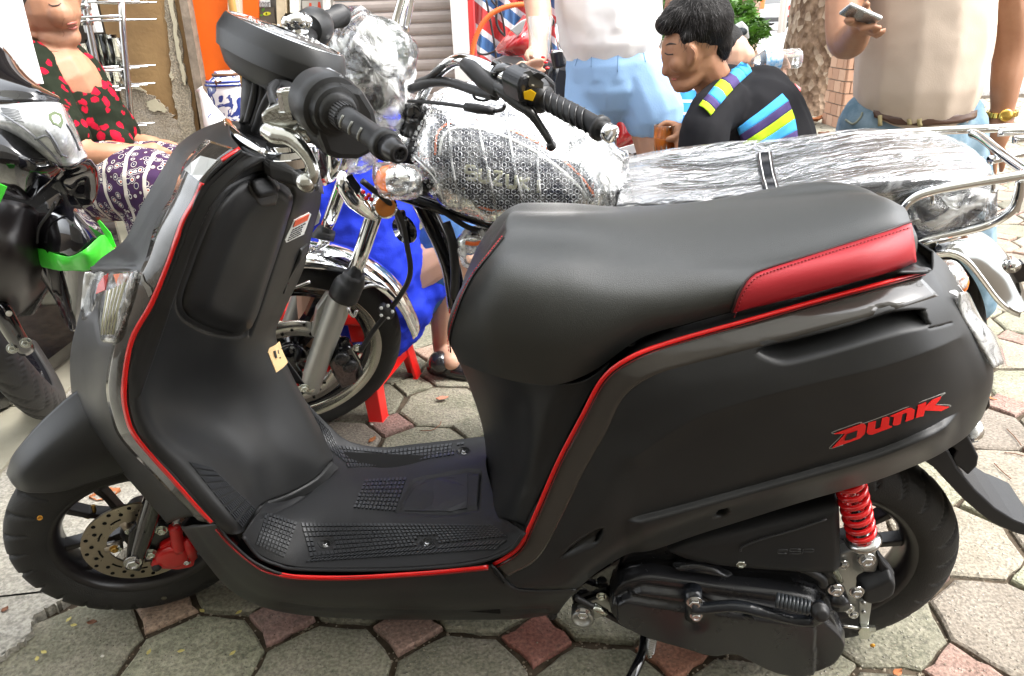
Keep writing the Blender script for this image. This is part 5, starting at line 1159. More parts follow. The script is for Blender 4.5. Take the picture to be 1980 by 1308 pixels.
def scooter_wheel(name, c, n, spokes_ph, disc):
    w_ = bpy.data.objects.new(name, None); C.objects.link(w_); w_.parent = SR; w_.location = Vector(c)-Vector(rootloc(SR))
    tyre('tyre', c, n, .201, .041, .143, rubber, w_, tread_scoot)
    n, a, b_ = wheel_axes(n)
    b = MB(); b.lathe([(-.034, .134), (-.036, .150), (-.030, .150), (-.026, .138), (-.018, .128), (.018, .128), (.026, .138), (.030, .150), (.036, .150), (.034, .134), (.030, .128), (.016, .121), (-.016, .121), (-.030, .128), (-.034, .134)], c, n, 96, caps=False); o = b.build('rim', rimm, w_)
    b = MB(); b.lathe([(-.04, .001), (-.04, .026), (-.02, .034), (.02, .034), (.034, .026), (.034, .001)], c, n, 32); b.build('hub', rimm, w_, angle=40)
    for k in range(5):
        t0 = spokes_ph+k*2*math.pi/5
        for s in (-1, 1):
            th = t0+s*.26; th2 = t0+s*.12; d = math.cos(th)*a+math.sin(th)*b_; d2 = math.cos(th2)*a+math.sin(th2)*b_; side = np.cross(n, d)
            b = MB(); P = [c+d2*.026, c+d2*.05, c+d*.09, c+d*.126]; Wd = [.010, .0075, .0065, .0085]; V = []
            for p, w1 in zip(P, Wd): V += [p-side*w1-n*.010, p+side*w1-n*.010, p+side*w1*.7+n*.012, p-side*w1*.7+n*.012]
            Fc = [(0, 1, 2, 3), (15, 14, 13, 12)]
            for q_ in range(3):
                for e_ in range(4): Fc.append((q_*4+e_, (q_+1)*4+e_, (q_+1)*4+(e_+1) % 4, q_*4+(e_+1) % 4))
            b.add(V, Fc); b.build('spoke', rimm, w_, smooth=False, bevel=.002)
    if disc:
        dm = MB(); cN = c+n*.040; dm.lathe([(0, .052), (0, .090), (.004, .090), (.004, .052), (0, .052)], cN, n, 72, caps=False); dm.build('brake_disc', discm, w_, angle=40)
        for k in range(5):
            t0 = k*2*math.pi/5; d = math.cos(t0)*a+math.sin(t0)*b_; b = MB(); b.tube([cN+d*.03, cN+d*.056], [.009, .007], 8); b.build('disc_arm', discm, w_)
            b = MB(); b.lathe([(0, .007), (.006, .0065), (.006, 0)], cN+d*.036+n*.003, n, 6); b.build('disc_bolt', zinc, w_, smooth=False)
        holes = MB()
        for ring, cnt_, ph in ((.083, 16, 0), (.074, 16, .2), (.064, 10, .1)):
            for k in range(cnt_):
                t0 = k*2*math.pi/cnt_+ph; d = math.cos(t0)*a+math.sin(t0)*b_; e_ = np.cross(n, d)
                if ring > .07: holes.lathe([(.0042, .0034), (.0046, .0034), (.0046, 0)], cN+d*ring, n, 10)
                else: holes.tube([cN+d*ring+e_*.009+n*.003, cN+d*(ring+.001)+n*.003, cN+d*ring-e_*.009+n*.003], .0022, 6)
        tag(holes.build('disc_holes', darkm, w_), kind='stuff')
    return w_
fw = scooter_wheel('front_wheel', FC, FN, .35, True)
RCW = S.at(0, 0, .207); rw = scooter_wheel('rear_wheel', RCW, S.w, 1.1, False)
brass = mat('brass', (.45, .28, .08), rough=.3, metal=1)
b = MB(); b.tube([F(160,996,.0), F(172,1000,.005), F(182,990,.005), F(180,978,.005)], .0035, 8, sub=4); b.build('valve_stem', brass, fw)
orange_dot = mat('orange_paint_dot', (.6, .28, .03), rough=.5)
b = MB(); p = F(77, 1002, .0); b.lathe([(0, .004), (.0012, .004), (.0012, .0025), (0, .0025)], F(77,1002,.043)-FN*.0, unit(CAM-p), 14); b.build('tyre_dot', orange_dot, fw)
b = MB(); p = S(1687, 1248, .041); b.lathe([(0, .0042), (.0014, .0038), (.0014, 0)], p, unit(S.w), 16); b.build('tyre_dot', orange_dot, rw)
b = MB(); p = F(317, 1157, .041); b.lathe([(0, .0048), (.0012, .0044), (.0012, 0)], p, unit(FN), 16); b.build('tyre_dot', mat('dull_mark', (.08, .075, .05), rough=.6), fw)
# fork, caliper
b = MB(); b.tube([F(262,1088,.062), F(282,1020,.064), F(300,960,.066), F(322,895,.068)], np.array([.013, .0165, .0165, .0165]), 18, sub=4); b.build('fork_leg', blackgl, SR)
b = MB(); b.tube([F(262,1088,-.062), F(282,1020,-.064), F(305,950,-.066)], .015, 14, sub=4); b.build('fork_leg', blackgl, SR)
b = MB(); b.prism([F(242,1092,.058), F(250,1020,.058), F(262,1005,.058), F(300,1010,.058), F(285,1060,.058), F(272,1096,.058)], FN*.012); b.build('axle_clamp', semib, SR, smooth=False, bevel=.003)
bolt('axle_nut', F(257,1087,.074), FN, .0105, chromew, SR)
b = MB(); b.prism([F(285,1000,.045), F(330,1005,.045), F(350,1025,.045), F(300,1075,.045), F(283,1065,.045)], FN*.014); b.build('caliper_bracket', semib, SR, smooth=False, bevel=.003)
for p in ((312,1025), (292,1070)): bolt('bracket_bolt', F(*p, .064), FN, .0075, zinc, SR)
bolt('pinch_bolt', F(222,1061,.046), FN, .0062, brass, SR)
cal = bpy.data.objects.new('brake_caliper', None); C.objects.link(cal); cal.parent = SR; cal.location = Vector(F(340,1060,.06))-Vector(rootloc(SR))
b = MB(); b.lathe([(0, .0265), (.016, .0265), (.021, .022), (.022, .014), (.0225, .0)], F(333,1064,.055), FN, 28); b.build('piston_housing', redgl, cal)
b = MB(); b.tube([F(338,1018,.066), F(342,1040,.068), F(345,1062,.066)], [.0105, .0105, .012], 12, sub=4); b.build('banjo_body', redgl, cal)
b = MB(); b.prism([F(308,1042,.05), F(330,1030,.05), F(368,1040,.05), F(384,1050,.05), F(374,1082,.05), F(345,1088,.05), F(310,1086,.05)], FN*.018); b.build('caliper_body', redgl, cal, smooth=False, bevel=.004)
b = MB(); b.tube([F(309,1076,.065), F(300,1092,.068)], .0085, 12); b.build('slide_sleeve', redgl, cal)
b = MB(); b.ball(F(303,1096,.072), .0085); b.build('rubber_boot', rubber2, cal)
b = MB(); b.tube([F(362,1042,.066), F(372,1078,.068)], .0095, 12); b.build('slide_sleeve', redgl, cal)
bolt('caliper_bolt', F(361,1086,.072), FN, .0055, chromew, cal); bolt('caliper_bolt', F(342,1012,.06), FN, .0065, chromew, cal)
b = MB(); b.cyl(F(375,1066,.06), F(393,1064,.06), .0035, 10); b.build('slide_pin', chromew, cal)
# front mudguard
fd = [[(205,735,0),(235,785,.045),(262,845,.066),(292,888,.068)],[(150,757,0),(185,808,.045),(215,868,.066),(240,914,.066)],[(98,800,0),(130,842,.045),(155,896,.062),(175,934,.060)],[(55,845,0),(80,876,.042),(98,920,.056),(112,951,.054)],[(25,884,0),(42,906,.034),(52,930,.045),(62,952,.044)],[(14,916,0),(20,927,.018),(27,937,.026),(36,946,.030)]]
A = crg([[F(*p) for p in r] for r in fd], 10, 12); gridmesh('front_mudguard', A, matte, SR, thick=.003)
V = A.reshape(-1, 3); V2 = V-2*((V-FC) @ FN)[:, None]*FN; gridmesh('front_mudguard', V2.reshape(A.shape)[:, ::-1], matte, SR, thick=.003)

# ---- handlebar area
HB = bpy.data.objects.new('handlebar', None); C.objects.link(HB); HB.parent = SR; HB.location = Vector(S.at(.70, 0, .93))-Vector(rootloc(SR))
g0, g1 = S(628,200,.245), S(770,297,.350); gd = unit(g1-g0); kp = ppm(S(690,240,.3))
b = MB(); L = np.linalg.norm(g1-g0); pr = []
G0r = 29/kp
for t, r_ in ((.12, 27), (.20, 27), (.201, 25.5), (.33, 25.5), (.335, 24.5), (.80, 24.0), (.80, 28), (.815, 31), (.86, 31), (.88, 30), (.885, 24)): pr.append((t*L, r_*.95/kp))
b.lathe(pr, g0, gd, 36); b.build('grip', rubber2, HB)
b = MB(); b.lathe([(.0, 66/kp), (.018, 69/kp), (.028, 69/kp), (.033, 64/kp), (.034, 54/kp), (.037, 51/kp), (.041, 49/kp), (.042, 41/kp), (.047, 38/kp), (.049, 31/kp)], g0-gd*.014, gd, 48); 
sh_ax = np.cross(gd, [0, 0, 1.])
b.build('switch_housing', matte, HB, angle=50)
# lower lobe of the housing that hangs below the bar
c0 = g0-gd*.012; P = []
for px, py in ((582,168),(575,195),(584,240),(597,275),(622,284),(660,285),(688,272),(700,235),(690,190),(665,150),(625,138),(595,148)): P.append(planeP(px, py, c0, gd, -.004))
b = MB(); b.prism(P, gd*.040); b.build('switch_housing', matte, HB, smooth=False, bevel=.006)
b = MB(); b.lathe([(0, 23/kp), (.009, 22/kp), (.017, 18.5/kp), (.019, 16/kp), (.019, 10/kp), (.017, 10/kp), (.017, 0)], g0+gd*L*.885, gd, 28); b.build('bar_end_weight', mat('satin_black_metal', (.02, .02, .022), rough=.3), HB)
e_ = g0+gd*(L*.885+.0195)
n_, a_, b2_ = wheel_axes(gd); b = MB()
for v in (a_*.7+b2_*.7, a_*.7-b2_*.7): b.box(e_, .0018, .0075, .0012, (np.cross(gd, v), v, gd))
b.build('screw_cross', darkm, HB, smooth=False)
slot = mat('pale_grip_groove', (.32, .33, .31), rough=.4)  # pale grey arcs set on the dark grip
for k, (px, py) in enumerate(((683,205),(702,220),(721,235))):
    b = MB(); o = g0+gd*(L*(.40+.125*k)); Q = []
    up_ = unit(CAM-o-gd*(CAM-o).dot(gd)); sd_ = np.cross(gd, up_)
    for t in np.linspace(-.15, 1.05, 7): Q.append(o+gd*(.0022*math.cos(t*3))+(up_*math.cos(t+.1)+np.array([0, 0, 1.])*0+unit(np.cross(up_, gd))*math.sin(t+.1)*-1)*(23.5/kp))
    b.tube(Q, .0013, 6); b.build('grip_groove', slot, HB)
ribm = mat('grip_rib', (.05, .05, .052), rough=.4); b = MB()
for k in range(26):
    t = k*2*math.pi/26; d = math.cos(t)*a_+math.sin(t)*b2_; b.box(g0+gd*(L*.275)+d*(25.8/kp), .018, .0016, .0014, (gd, np.cross(gd, d), d))
tag(b.build('grip_ribs', ribm, HB, smooth=False), kind='stuff')
b = MB(); c_ = planeP(640,158, c0, gd, .016); b.box(c_+[0, 0, .004], .030, .014, .008, (gd, unit(np.cross([0, 0, 1.], gd)), [0, 0, 1.])); b.build('starter_switch', gloss, HB, smooth=False, bevel=.002)
b = MB(); b.box(planeP(628,150, c0, gd, .010)+[0, 0, .002], .016, .010, .007, (gd, unit(np.cross([0, 0, 1.], gd)), [0, 0, 1.])); b.build('switch_window', mat('olive_lens', (.12, .15, .04), rough=.1), HB, smooth=False, bevel=.002)
# brake lever and master bracket
cst = mat('polished_casting', (.62, .63, .60), rough=.22, metal=1.0, bump=.15, bscale=300)
wv = .235
def SH(px, py, w_=wv): return S(px, py, w_)
b = MB(); b.prism([SH(502,222), SH(512,212), SH(540,200), SH(562,205), SH(596,225), SH(600,240), SH(578,243), SH(566,262), SH(548,268), SH(520,258), SH(506,240)], -S.w*.022); b.build('lever_bracket', cst, HB, smooth=False, bevel=.003)
b = MB(); b.tube([SH(512,250,.236), SH(535,262,.240), SH(562,268,.244), SH(584,288,.25), SH(600,312,.254), SH(607,335,.256), SH(603,350,.256)], np.array([.007, .0095, .0085, .0065, .0055, .0055, .006]), 14, sub=6); b.ball(SH(593,353,.256), .0098); b.build('brake_lever', cst, HB)
a1, a2 = SH(562,216,.238), SH(553,172,.238); b = MB(); b.lathe([(0, .0098), (np.linalg.norm(a2-a1)*.93, .0090), (np.linalg.norm(a2-a1), .0085), (np.linalg.norm(a2-a1), .0055), (np.linalg.norm(a2-a1)*.7, .005), (np.linalg.norm(a2-a1)*.7, 0)], a1, a2-a1, 8); b.build('cable_adjuster', cst, HB, smooth=False, bevel=.0008)
b = MB(); b.lathe([(0, .012), (.007, .012), (.007, .0095)], SH(564,228,.238), a2-a1, 6); b.build('lock_nut', cst, HB, smooth=False)
b = MB(); b.prism([SH(582,215), SH(600,212), SH(612,232), SH(600,245), SH(586,236)], -S.w*.03); b.build('clamp_block', cst, HB, smooth=False, bevel=.002)
b = MB(); b.cyl(SH(592,248,.22), SH(592,272,.22), .009, 14); b.build('brake_light_switch', cst, HB)
b = MB(); b.ball(SH(585,330,.22)*0+SH(590,288,.2), .001); 
# meter pod
FL, NR = W(462,54,1.03), W(634,138,.87); mc = (FL+NR)/2; ml = unit(NR-FL); ma = np.linalg.norm(NR-FL)/2
v_ = unit(CAM-mc); mn = unit(np.cross(v_, ml)); mn = mn*np.sign(mn[2]); v_ = unit(v_-ml*v_.dot(ml)); mn = unit(mn*math.cos(.17)+v_*math.sin(.17)); mq = np.cross(mn, ml)
if mq.dot(CAM-mc) < 0: mq = -mq
def ring(h, sa, sb, n=48, sh=0): return [mc+mn*h+ml*(ma*sa*(abs(math.cos(t))**.85)*np.sign(math.cos(t))+sh)+mq*(.056*sb*(abs(math.sin(t))**.85)*np.sign(math.sin(t))) for t in np.linspace(0, 2*math.pi, n, endpoint=False)]
def rings(name, L, m, parent, cap=True, **k):
    n = len(L[0]); V = [p for r in L for p in r]; Fc = []
    for i in range(len(L)-1):
        for j in range(n): Fc.append((i*n+j, i*n+(j+1) % n, (i+1)*n+(j+1) % n, (i+1)*n+j))
    if cap: Fc += [tuple(range(n)), tuple((len(L)-1)*n+j for j in range(n))[::-1]]
    return mk(name, V, Fc, m, parent, **k)
rings('meter_case', [ring(.014, .86, .84), ring(.018, .90, .90), ring(.015, .93, .93), ring(.001, 1.0, 1.0), ring(-.002, 1.005, 1.005), ring(-.020, .97, .96), ring(-.0205, .92, .92), ring(-.038, .82, .78, sh=.002), ring(-.043, .72, .68)], matte, HB, angle=30)
rings('meter_glass', [ring(.013, .87, .86), ring(.016, .85, .83), ring(.0205, .60, .55), ring(.022, .2, .2)], mat('meter_glass_face', (.10, .10, .10), rough=.08, coat=1), HB)
b = MB(); b.tube(ring(.0165, .875, .87, 60), .0022, 8, closed=True); b.build('meter_rim', chrome, HB)
b = MB()
for k in range(22):
    t = -2.6+k*.24; p = mc+mn*.0205+ml*ma*.5*math.cos(t)+mq*.034*math.sin(t); b.ball(p, .0018, n=6)
tag(b.build('dial_marks', whitep, HB), kind='stuff')
for P in ([(495,142,.02),(492,180,.02),(478,238,.03)], [(508,150,.02),(506,190,.02),(488,246,.03)], [(540,158,.05),(512,200,.04),(492,255,.03)], [(486,135,.0),(484,190,0.),(468,240,.02)]):
    tubeS('control_cable', P, .0045, rubber2, 8, 6, HB)
tubeS('chrome_stay', [(548,160,.03),(520,200,.03),(505,222,.03)], .005, chrome, 10, 5, HB)
tubeS('brake_hose', [(530,205,.2),(526,190,.19),(524,175,.16),(535,160,.1)], .0038, rubber2, 8, 5, HB)
tubeS('steering_stem', [(505,150,.0),(500,240,.0),(500,300,.0)], .022, rubber2, 16, 2, HB)
# chrome collars on the cowl top
tubeS('chrome_collar', [(438,236,-.01),(446,252,.04),(462,270,.07),(486,286,.09),(508,297,.10)], np.array([.005, .008, .009, .009, .006]), chrome, 12, 6)
tc_ = S(562,300,.055); kp2 = ppm(tc_); b = MB(); b.lathe([(-.016, 40/kp2), (-.010, 46/kp2), (-.009, 52/kp2), (.002, 54/kp2), (.003, 52/kp2), (.010, 50/kp2), (.011, 46/kp2), (.016, 42/kp2), (.017, 30/kp2), (.012, 0)], tc_, S.up, 16); b.build('chrome_collar', chrome, SR, angle=30)
b = MB(); b.prism([S(500,300,.10), S(520,318,.10), S(570,330,.09), S(612,340,.05), S(622,352,-.02), S(618,326,-.03), S(600,318,0.), S(540,318,.06)], -S.up*.02); b.build('cowl_top', matte, SR, smooth=False, bevel=.004)
gridmesh('cowl_top', crg([[S(440,236,-.005),S(455,262,.05),S(470,290,.10),S(500,306,.118)],[S(470,240,-.05),S(490,262,0.),S(515,290,.06),S(545,318,.036)],[S(540,262,-.10),S(560,285,-.07),S(585,315,-.04),S(600,336,-.03)]], 6, 6), plastic, SR, thick=.004)
# far side of the bar
fb0, fb1 = S(590,60,-.19), S(655,32,-.36); fdv = unit(fb1-fb0); kf = ppm(fb0)
b = MB(); b.lathe([(0, 28/kf), (.010, 36/kf), (.030, 38/kf), (.046, 34/kf), (.048, 24/kf)], fb0+fdv*.012, fdv, 30); b.build('switch_housing', matte, HB, angle=50)
P = [planeP(px, py, fb0, fdv, .03) for px, py in ((556,62),(562,40),(585,20),(608,18),(626,38),(630,66),(622,88),(600,96),(580,90))]
b = MB(); b.prism(P, fdv*.03); b.build('switch_housing', matte, HB, smooth=False, bevel=.006)
b = MB(); b.lathe([(.05, 19/kf), (.09, 19/kf), (.091, 21/kf), (.16, 20/kf), (.162, 25/kf), (.170, 25/kf), (.171, 15/kf)], fb0+fdv*.01, fdv, 24); b.build('grip', rubber2, HB)
b = MB(); b.ball(S(572,66,-.18), .020, (1, .8, .9)); b.ball(S(588,42,-.18), .012); b.ball(S(560,45,-.17), .012); b.tube([S(556,42,-.17), S(590,40,-.17)], .011, 10); b.build('master_cylinder', chrome, HB)
tubeS('bar_tube', [(600,70,-.2),(560,110,-.1),(520,150,-.0),(560,180,.1),(610,195,.2)], .011, rubber2, 12, 6, HB)

# ---- engine and rear
EN = bpy.data.objects.new('engine', None); C.objects.link(EN); EN.parent = SR; EN.location = Vector(S.at(.25, .05, .25))-Vector(rootloc(SR))
def TP(w_, x0=1000, x1=2050, y0=820, y1=1400, fr=S): return bvh(np.array([[fr(x, y, w_) for y in np.linspace(y0, y1, 4)] for x in np.linspace(x0, x1, 4)]))
T12 = TP(.095)
top = [(1177,1150),(1184,1120),(1205,1098),(1255,1088),(1320,1096),(1400,1108),(1530,1124),(1580,1140),(1608,1170),(1628,1208)]
bot = [(1177,1152),(1190,1168),(1240,1196),(1310,1217),(1370,1234),(1412,1230),(1440,1242),(1490,1266),(1545,1273),(1600,1256),(1622,1230),(1629,1210)]
ln1 = [(1200,1118),(1240,1126),(1320,1138),(1335,1130),(1352,1128),(1372,1136),(1382,1144),(1500,1158),(1560,1166)]
ln0 = [(1190,1130),(1240,1106),(1400,1128),(1520,1142),(1580,1158),(1618,1195)]
def case_shape(p, d):
    k = .55*sstep(d/8); a = dseg(p[None], ln0)[0]; ins = p[1] > np.interp(p[0], [q_[0] for q_ in ln0], [q_[1] for q_ in ln0])
    k += .25*sstep((a if ins else 0)/5) if ins else 0
    i1 = p[1] > np.interp(p[0], [q_[0] for q_ in ln1], [q_[1] for q_ in ln1]); a1_ = dseg(p[None], ln1)[0]
    if ins and 1195 < p[0] < 1565: k += (-.22*sstep(1-a1_/9) if not i1 else .12*sstep(a1_/5))
    dd = math.hypot(p[0]-1342, (p[1]-1162)*1.1); k += -.12*sstep(1-dd/26)
    l2 = dseg(p[None], [(1595,1190),(1500,1240),(1440,1238)])[0]
    return k
pad('belt_case', T12, top, bot, .042, 10, semib, EN, n=150, k=64, dirv=S.w, shape=case_shape)
b = MB(); b.prism([S(x, y, .094) for x, y in top+bot[::-1][1:-1]], -S.w*.06); b.build('belt_case_base', semib, EN, smooth=False)
# crescent cover and upper case
b = MB(); b.prism([S(x, y, .085) for x, y in ((1180,1115),(1215,1065),(1290,1050),(1400,1078),(1540,1088),(1600,1120),(1610,1165),(1500,1140),(1300,1110))], -S.w*.08); b.build('upper_case', semib, EN, smooth=False, bevel=.004)
T10 = TP(.100); pad('crescent_cover', T10, [(1298,1090),(1320,1083),(1345,1081),(1372,1086),(1395,1096),(1417,1110)], [(1299,1092),(1330,1098),(1360,1102),(1390,1106),(1417,1111)], .012, 4, semib, EN, n=30, k=8, dirv=S.w)
# lettering cast into the case: H O N D A and eSP
def strokes(name, segs, ox, oy, sx, sy, slant, w_, T, m, parent, off=.0004, wpx=2.2, rot=0):
    for L in segs:
        P = []
        for x, y in L:
            X = x*sx+(1-y)*slant; Y = y*sy; P.append((ox+X*math.cos(rot)-Y*math.sin(rot), oy+X*math.sin(rot)+Y*math.cos(rot)))
        if len(P) == 2: P = [P[0], ((P[0][0]+P[1][0])/2, (P[0][1]+P[1][1])/2), P[1]]
        ribbon(name, T, P, wpx, off, m, parent, sub=3, thick=.0014)
LET = {'H': [[(0,0),(0,1)], [(1,0),(1,1)], [(0,.5),(1,.5)]], 'O': [[(.2,0),(.8,0),(1,.2),(1,.8),(.8,1),(.2,1),(0,.8),(0,.2),(.2,0)]], 'N': [[(0,1),(0,0)], [(0,0),(1,1)], [(1,1),(1,0)]],
       'D': [[(0,0),(0,1)], [(0,0),(.7,0),(1,.25),(1,.75),(.7,1),(0,1)]], 'A': [[(0,1),(.5,0),(1,1)], [(.2,.65),(.8,.65)]], 'e': [[(1,.35),(0,.5)], [(1,.35),(.8,.2),(.2,.2),(0,.5),(.2,1),(1,1)]],
       'S': [[(1,0),(0,0),(0,.5),(1,.5),(1,1),(0,1)]], 'P': [[(0,1),(0,0)], [(0,0),(1,0),(1,.5),(0,.5)]], 'U': [[(0,0),(0,.8),(.2,1),(.8,1),(1,.8),(1,0)]], 'Z': [[(0,0),(1,0)], [(1,0),(0,1)], [(0,1),(1,1)]], 'K': [[(0,0),(0,1)], [(1,0),(0,.5)], [(0,.5),(1,1)]], 'I': [[(.5,0),(.5,1)]]}
Tcase = TP(.129)
castm = mat('cast_letter', (.03, .032, .036), rough=.25)
for k, ch in enumerate('HONDA'): strokes('cast_letter', LET[ch], 1470+k*21, 1206+k*2.9, 14, 12, 3, 0, Tcase, castm, EN, .0004, rot=.1)
# kick starter
kk = mat('kick_black_enamel', (.014, .016, .02), rough=.22, bump=.6, bscale=120)
b = MB(); b.tube([S(1338,1172,.150), S(1360,1176,.152), S(1420,1172,.156), S(1470,1182,.158), S(1530,1198,.158), S(1570,1200,.160), S(1584,1188,.164), S(1584,1172,.168)], np.array([.012, .0085, .0085, .0085, .0075, .0085, .0095, .009])*1.0, 14, sub=6); b.build('kick_lever', kk, EN)
b = MB(); b.prism([S(1440,1184,.15), S(1456,1188,.15), S(1462,1196,.15), S(1450,1206,.15), S(1446,1196,.15), S(1434,1188,.15)], S.w*.006); b.build('kick_lug', kk, EN, smooth=False, bevel=.002)
b = MB(); b.tube([S(1340,1140,.138), S(1340,1192,.138)], .0125, 14); b.build('kick_boss', kk, EN)
bolt('kick_bolt', S(1343,1164,.150), S.w, .0085, chromew, EN, washer=True); bolt('kick_bolt', S(1346,1190,.150), S.w, .0068, chromew, EN, sides=16)
b = MB(); P0, P1 = S(1500,1160,.155), S(1566,1176,.165); b.tube([P0, P1], .0085, 12); 
for k in range(9): 
    p = P0+(P1-P0)*(k+.5)/9; b.lathe([(-.0018, .0105), (.0018, .0105)], p, P1-P0, 12)
b.build('kick_pedal', mat('pedal_rubber', (.03, .035, .04), rough=.35), EN)
b = MB(); p = S(1584,1180,.168); b.lathe([(0, .0125), (.004, .0125), (.0045, .0105), (.009, .0115), (.0095, .009), (.014, .0095), (.015, .005), (.015, 0)], p, unit(S.w+S.up*.4), 18); b.build('pedal_pivot', rubber2, EN)
# air box
T11 = TP(.088); pad('air_box', T11, [(1282,1040),(1330,1018),(1450,990),(1560,962),(1606,948),(1618,950)], [(1284,1044),(1330,1062),(1400,1074),(1500,1084),(1600,1086),(1622,1070)], .030, 12, plastic, EN, n=50, k=24, dirv=S.w, shape=lambda p, d: .8*sstep(d/7)+.2*sstep(d/20))
b = MB(); b.prism([S(x, y, .088) for x, y in ((1282,1042),(1330,1000),(1450,960),(1600,930),(1622,955),(1624,1068),(1606,1086),(1500,1084),(1360,1068))], -S.w*.10); b.build('air_box_back', plastic, EN, smooth=False, bevel=.003)
b = MB(); b.tube([S(1432,1066,.122), S(1436,1058,.122), S(1470,1044,.122), S(1540,1024,.122), S(1598,1004,.122)], .0016, 6, sub=4); b.build('box_rib', mat('rib_highlight_plastic', (.03, .031, .034), rough=.3), EN)
Tbox = TP(.1185)
for k, ch in enumerate('eSP'): strokes('raised_letter', LET[ch], 1502+k*24, 1061+k*.5, 19, 9, 3, 0, Tbox, mat('raised_plastic', (.03, .031, .034), rough=.35), EN, .0004, wpx=1.8)
tubeS('breather_hose', [(1430,1088,.11),(1470,1090,.11),(1520,1093,.11),(1560,1102,.11),(1588,1118,.11),(1592,1132,.11)], .0065, rubber2, 10, 5, EN)
bolt('case_bolt', S(1432,1087,.115), S.w, .0072, zinc, EN)
tubeS('breather_hose', [(1590,1085,.10),(1592,1095,.10),(1600,1108,.10)], .010, rubber2, 12, 3, EN)
# brackets at the hub
grb = mat('grey_alloy_bracket', (.42, .43, .42), rough=.36, metal=.9, bump=.3, bscale=300)
b = MB(); b.prism([S(x, y, .080) for x, y in ((1600,1082),(1650,1064),(1668,1052),(1690,1070),(1690,1120),(1676,1180),(1650,1196),(1626,1180),(1620,1130),(1596,1100))], -S.w*.02); b.build('swing_arm', grb, EN, smooth=False, bevel=.003)
b = MB(); b.prism([S(1650,1052,.088), S(1686,1044,.088), S(1692,1068,.088), S(1686,1088,.088), S(1662,1088,.088), S(1654,1074,.088)], S.w*.020); b.build('shock_eye', grb, EN, smooth=False, bevel=.004)
bolt('shock_bolt', S(1676,1082,.110), S.w, .0088, chromew, EN)
T9 = TP(.100); pad('hub_cover', T9, [(1656,1126),(1660,1112),(1690,1098),(1712,1088),(1722,1096)], [(1656,1142),(1675,1150),(1700,1146),(1722,1130),(1728,1108)], .022, 8, plastic, EN, n=24, k=16, dirv=S.w)
b = MB(); b.prism([S(x, y, .09) for x, y in ((1688,1048),(1704,1070),(1722,1092),(1712,1110),(1694,1092))], S.w*.02); b.build('hub_cover', plastic, EN, smooth=False, bevel=.003)
for px, py, w_, r_ in ((1630,1092,.084,.0062),(1616,1140,.125,.0082),(1656,1144,.122,.0078),(1640,1176,.088,.0066),(1650,1188,.088,.0056)): bolt('case_bolt', S(px, py, w_), S.w, r_, chromew, EN)
b = MB(); b.lathe([(0, .013), (.03, .013)], S(1616,1140,.093), S.w, 16); b.build('bolt_boss', semib, EN)
b = MB(); b.prism([S(1660,1160,.086), S(1686,1148,.086), S(1682,1180,.086), S(1676,1216,.086), S(1662,1216,.086)], S.w*.004); b.build('brake_arm', grb, EN, smooth=False, bevel=.001)
for y in (1166,1184): b = MB(); b.lathe([(0, .0035), (.002, .003), (.002, 0)], S(1670, y, .091), S.w, 12); b.build('rivet', grb, EN)
b = MB(); b.prism([S(1656,1212,.088), S(1662,1204,.088), S(1676,1204,.088), S(1682,1214,.088), S(1676,1226,.088), S(1660,1226,.088)], S.w*.010); b.build('cable_clevis', zinc, EN, smooth=False, bevel=.001)
b = MB(); b.cyl(S(1680,1216,.092), S(1692,1216,.092), .0055, 6); b.build('adjuster_nut', zinc, EN, smooth=False)
tubeS('brake_rod', [(1625,1209,.092),(1655,1214,.092),(1684,1216,.092)], .0026, chromew, 8, 2, EN)
tubeS('clear_tube', [(1588,1076,.11),(1612,1100,.11),(1626,1124,.10)], .004, mat('clear_hose', (.6, .62, .5), rough=.1, trans=.8), 8, 4, EN)
b = MB(); b.lathe([(0, .05), (.03, .05), (.035, .03), (.035, 0)], S.at(0, .03, .207), S.w, 30); b.build('hub_housing', rimm, EN)
# red coil spring with damper
s0, s1 = S(1640,918,.112), S(1669,1046,.108); ax = unit(s1-s0); Ls = np.linalg.norm(s1-s0); n_, a_, b2_ = wheel_axes(ax); ks = ppm(s0); rs = 25/ks
def coil(name, s0, s1, rs, wire, turns, m, parent, n=8, taper=0, per=20):
    ax = unit(s1-s0); L = np.linalg.norm(s1-s0); _, a_, b_ = wheel_axes(ax); Q = []
    for i in range(int(turns*per)+1):
        t = i/per; f = t/turns; rr = rs*(1-taper*f); Q.append(s0+ax*(L*f)+rr*(math.cos(t*2*math.pi)*a_+math.sin(t*2*math.pi)*b_))
    b = MB(); b.tube(Q, wire, n); return b.build(name, m, parent)
sh = bpy.data.objects.new('shock_absorber', None); C.objects.link(sh); sh.parent = SR; sh.location = Vector(s0)-Vector(rootloc(SR))
coil('coil_spring', s0-ax*.02, s1-ax*.012, rs, .0040, 8.5, redgl, sh); b = MB(); b.tube([s0-ax*.03, s0+ax*Ls*.7], .0045, 12); b.build('damper_rod', chromew, sh)
b = MB(); b.tube([s0+ax*Ls*.62, s1], .0105, 14); b.build('damper_body', semib, sh); b = MB(); b.lathe([(-.008, .020), (-.002, .024), (.002, .022), (.004, .012)], s1, ax, 24); b.build('spring_seat', chromew, sh)
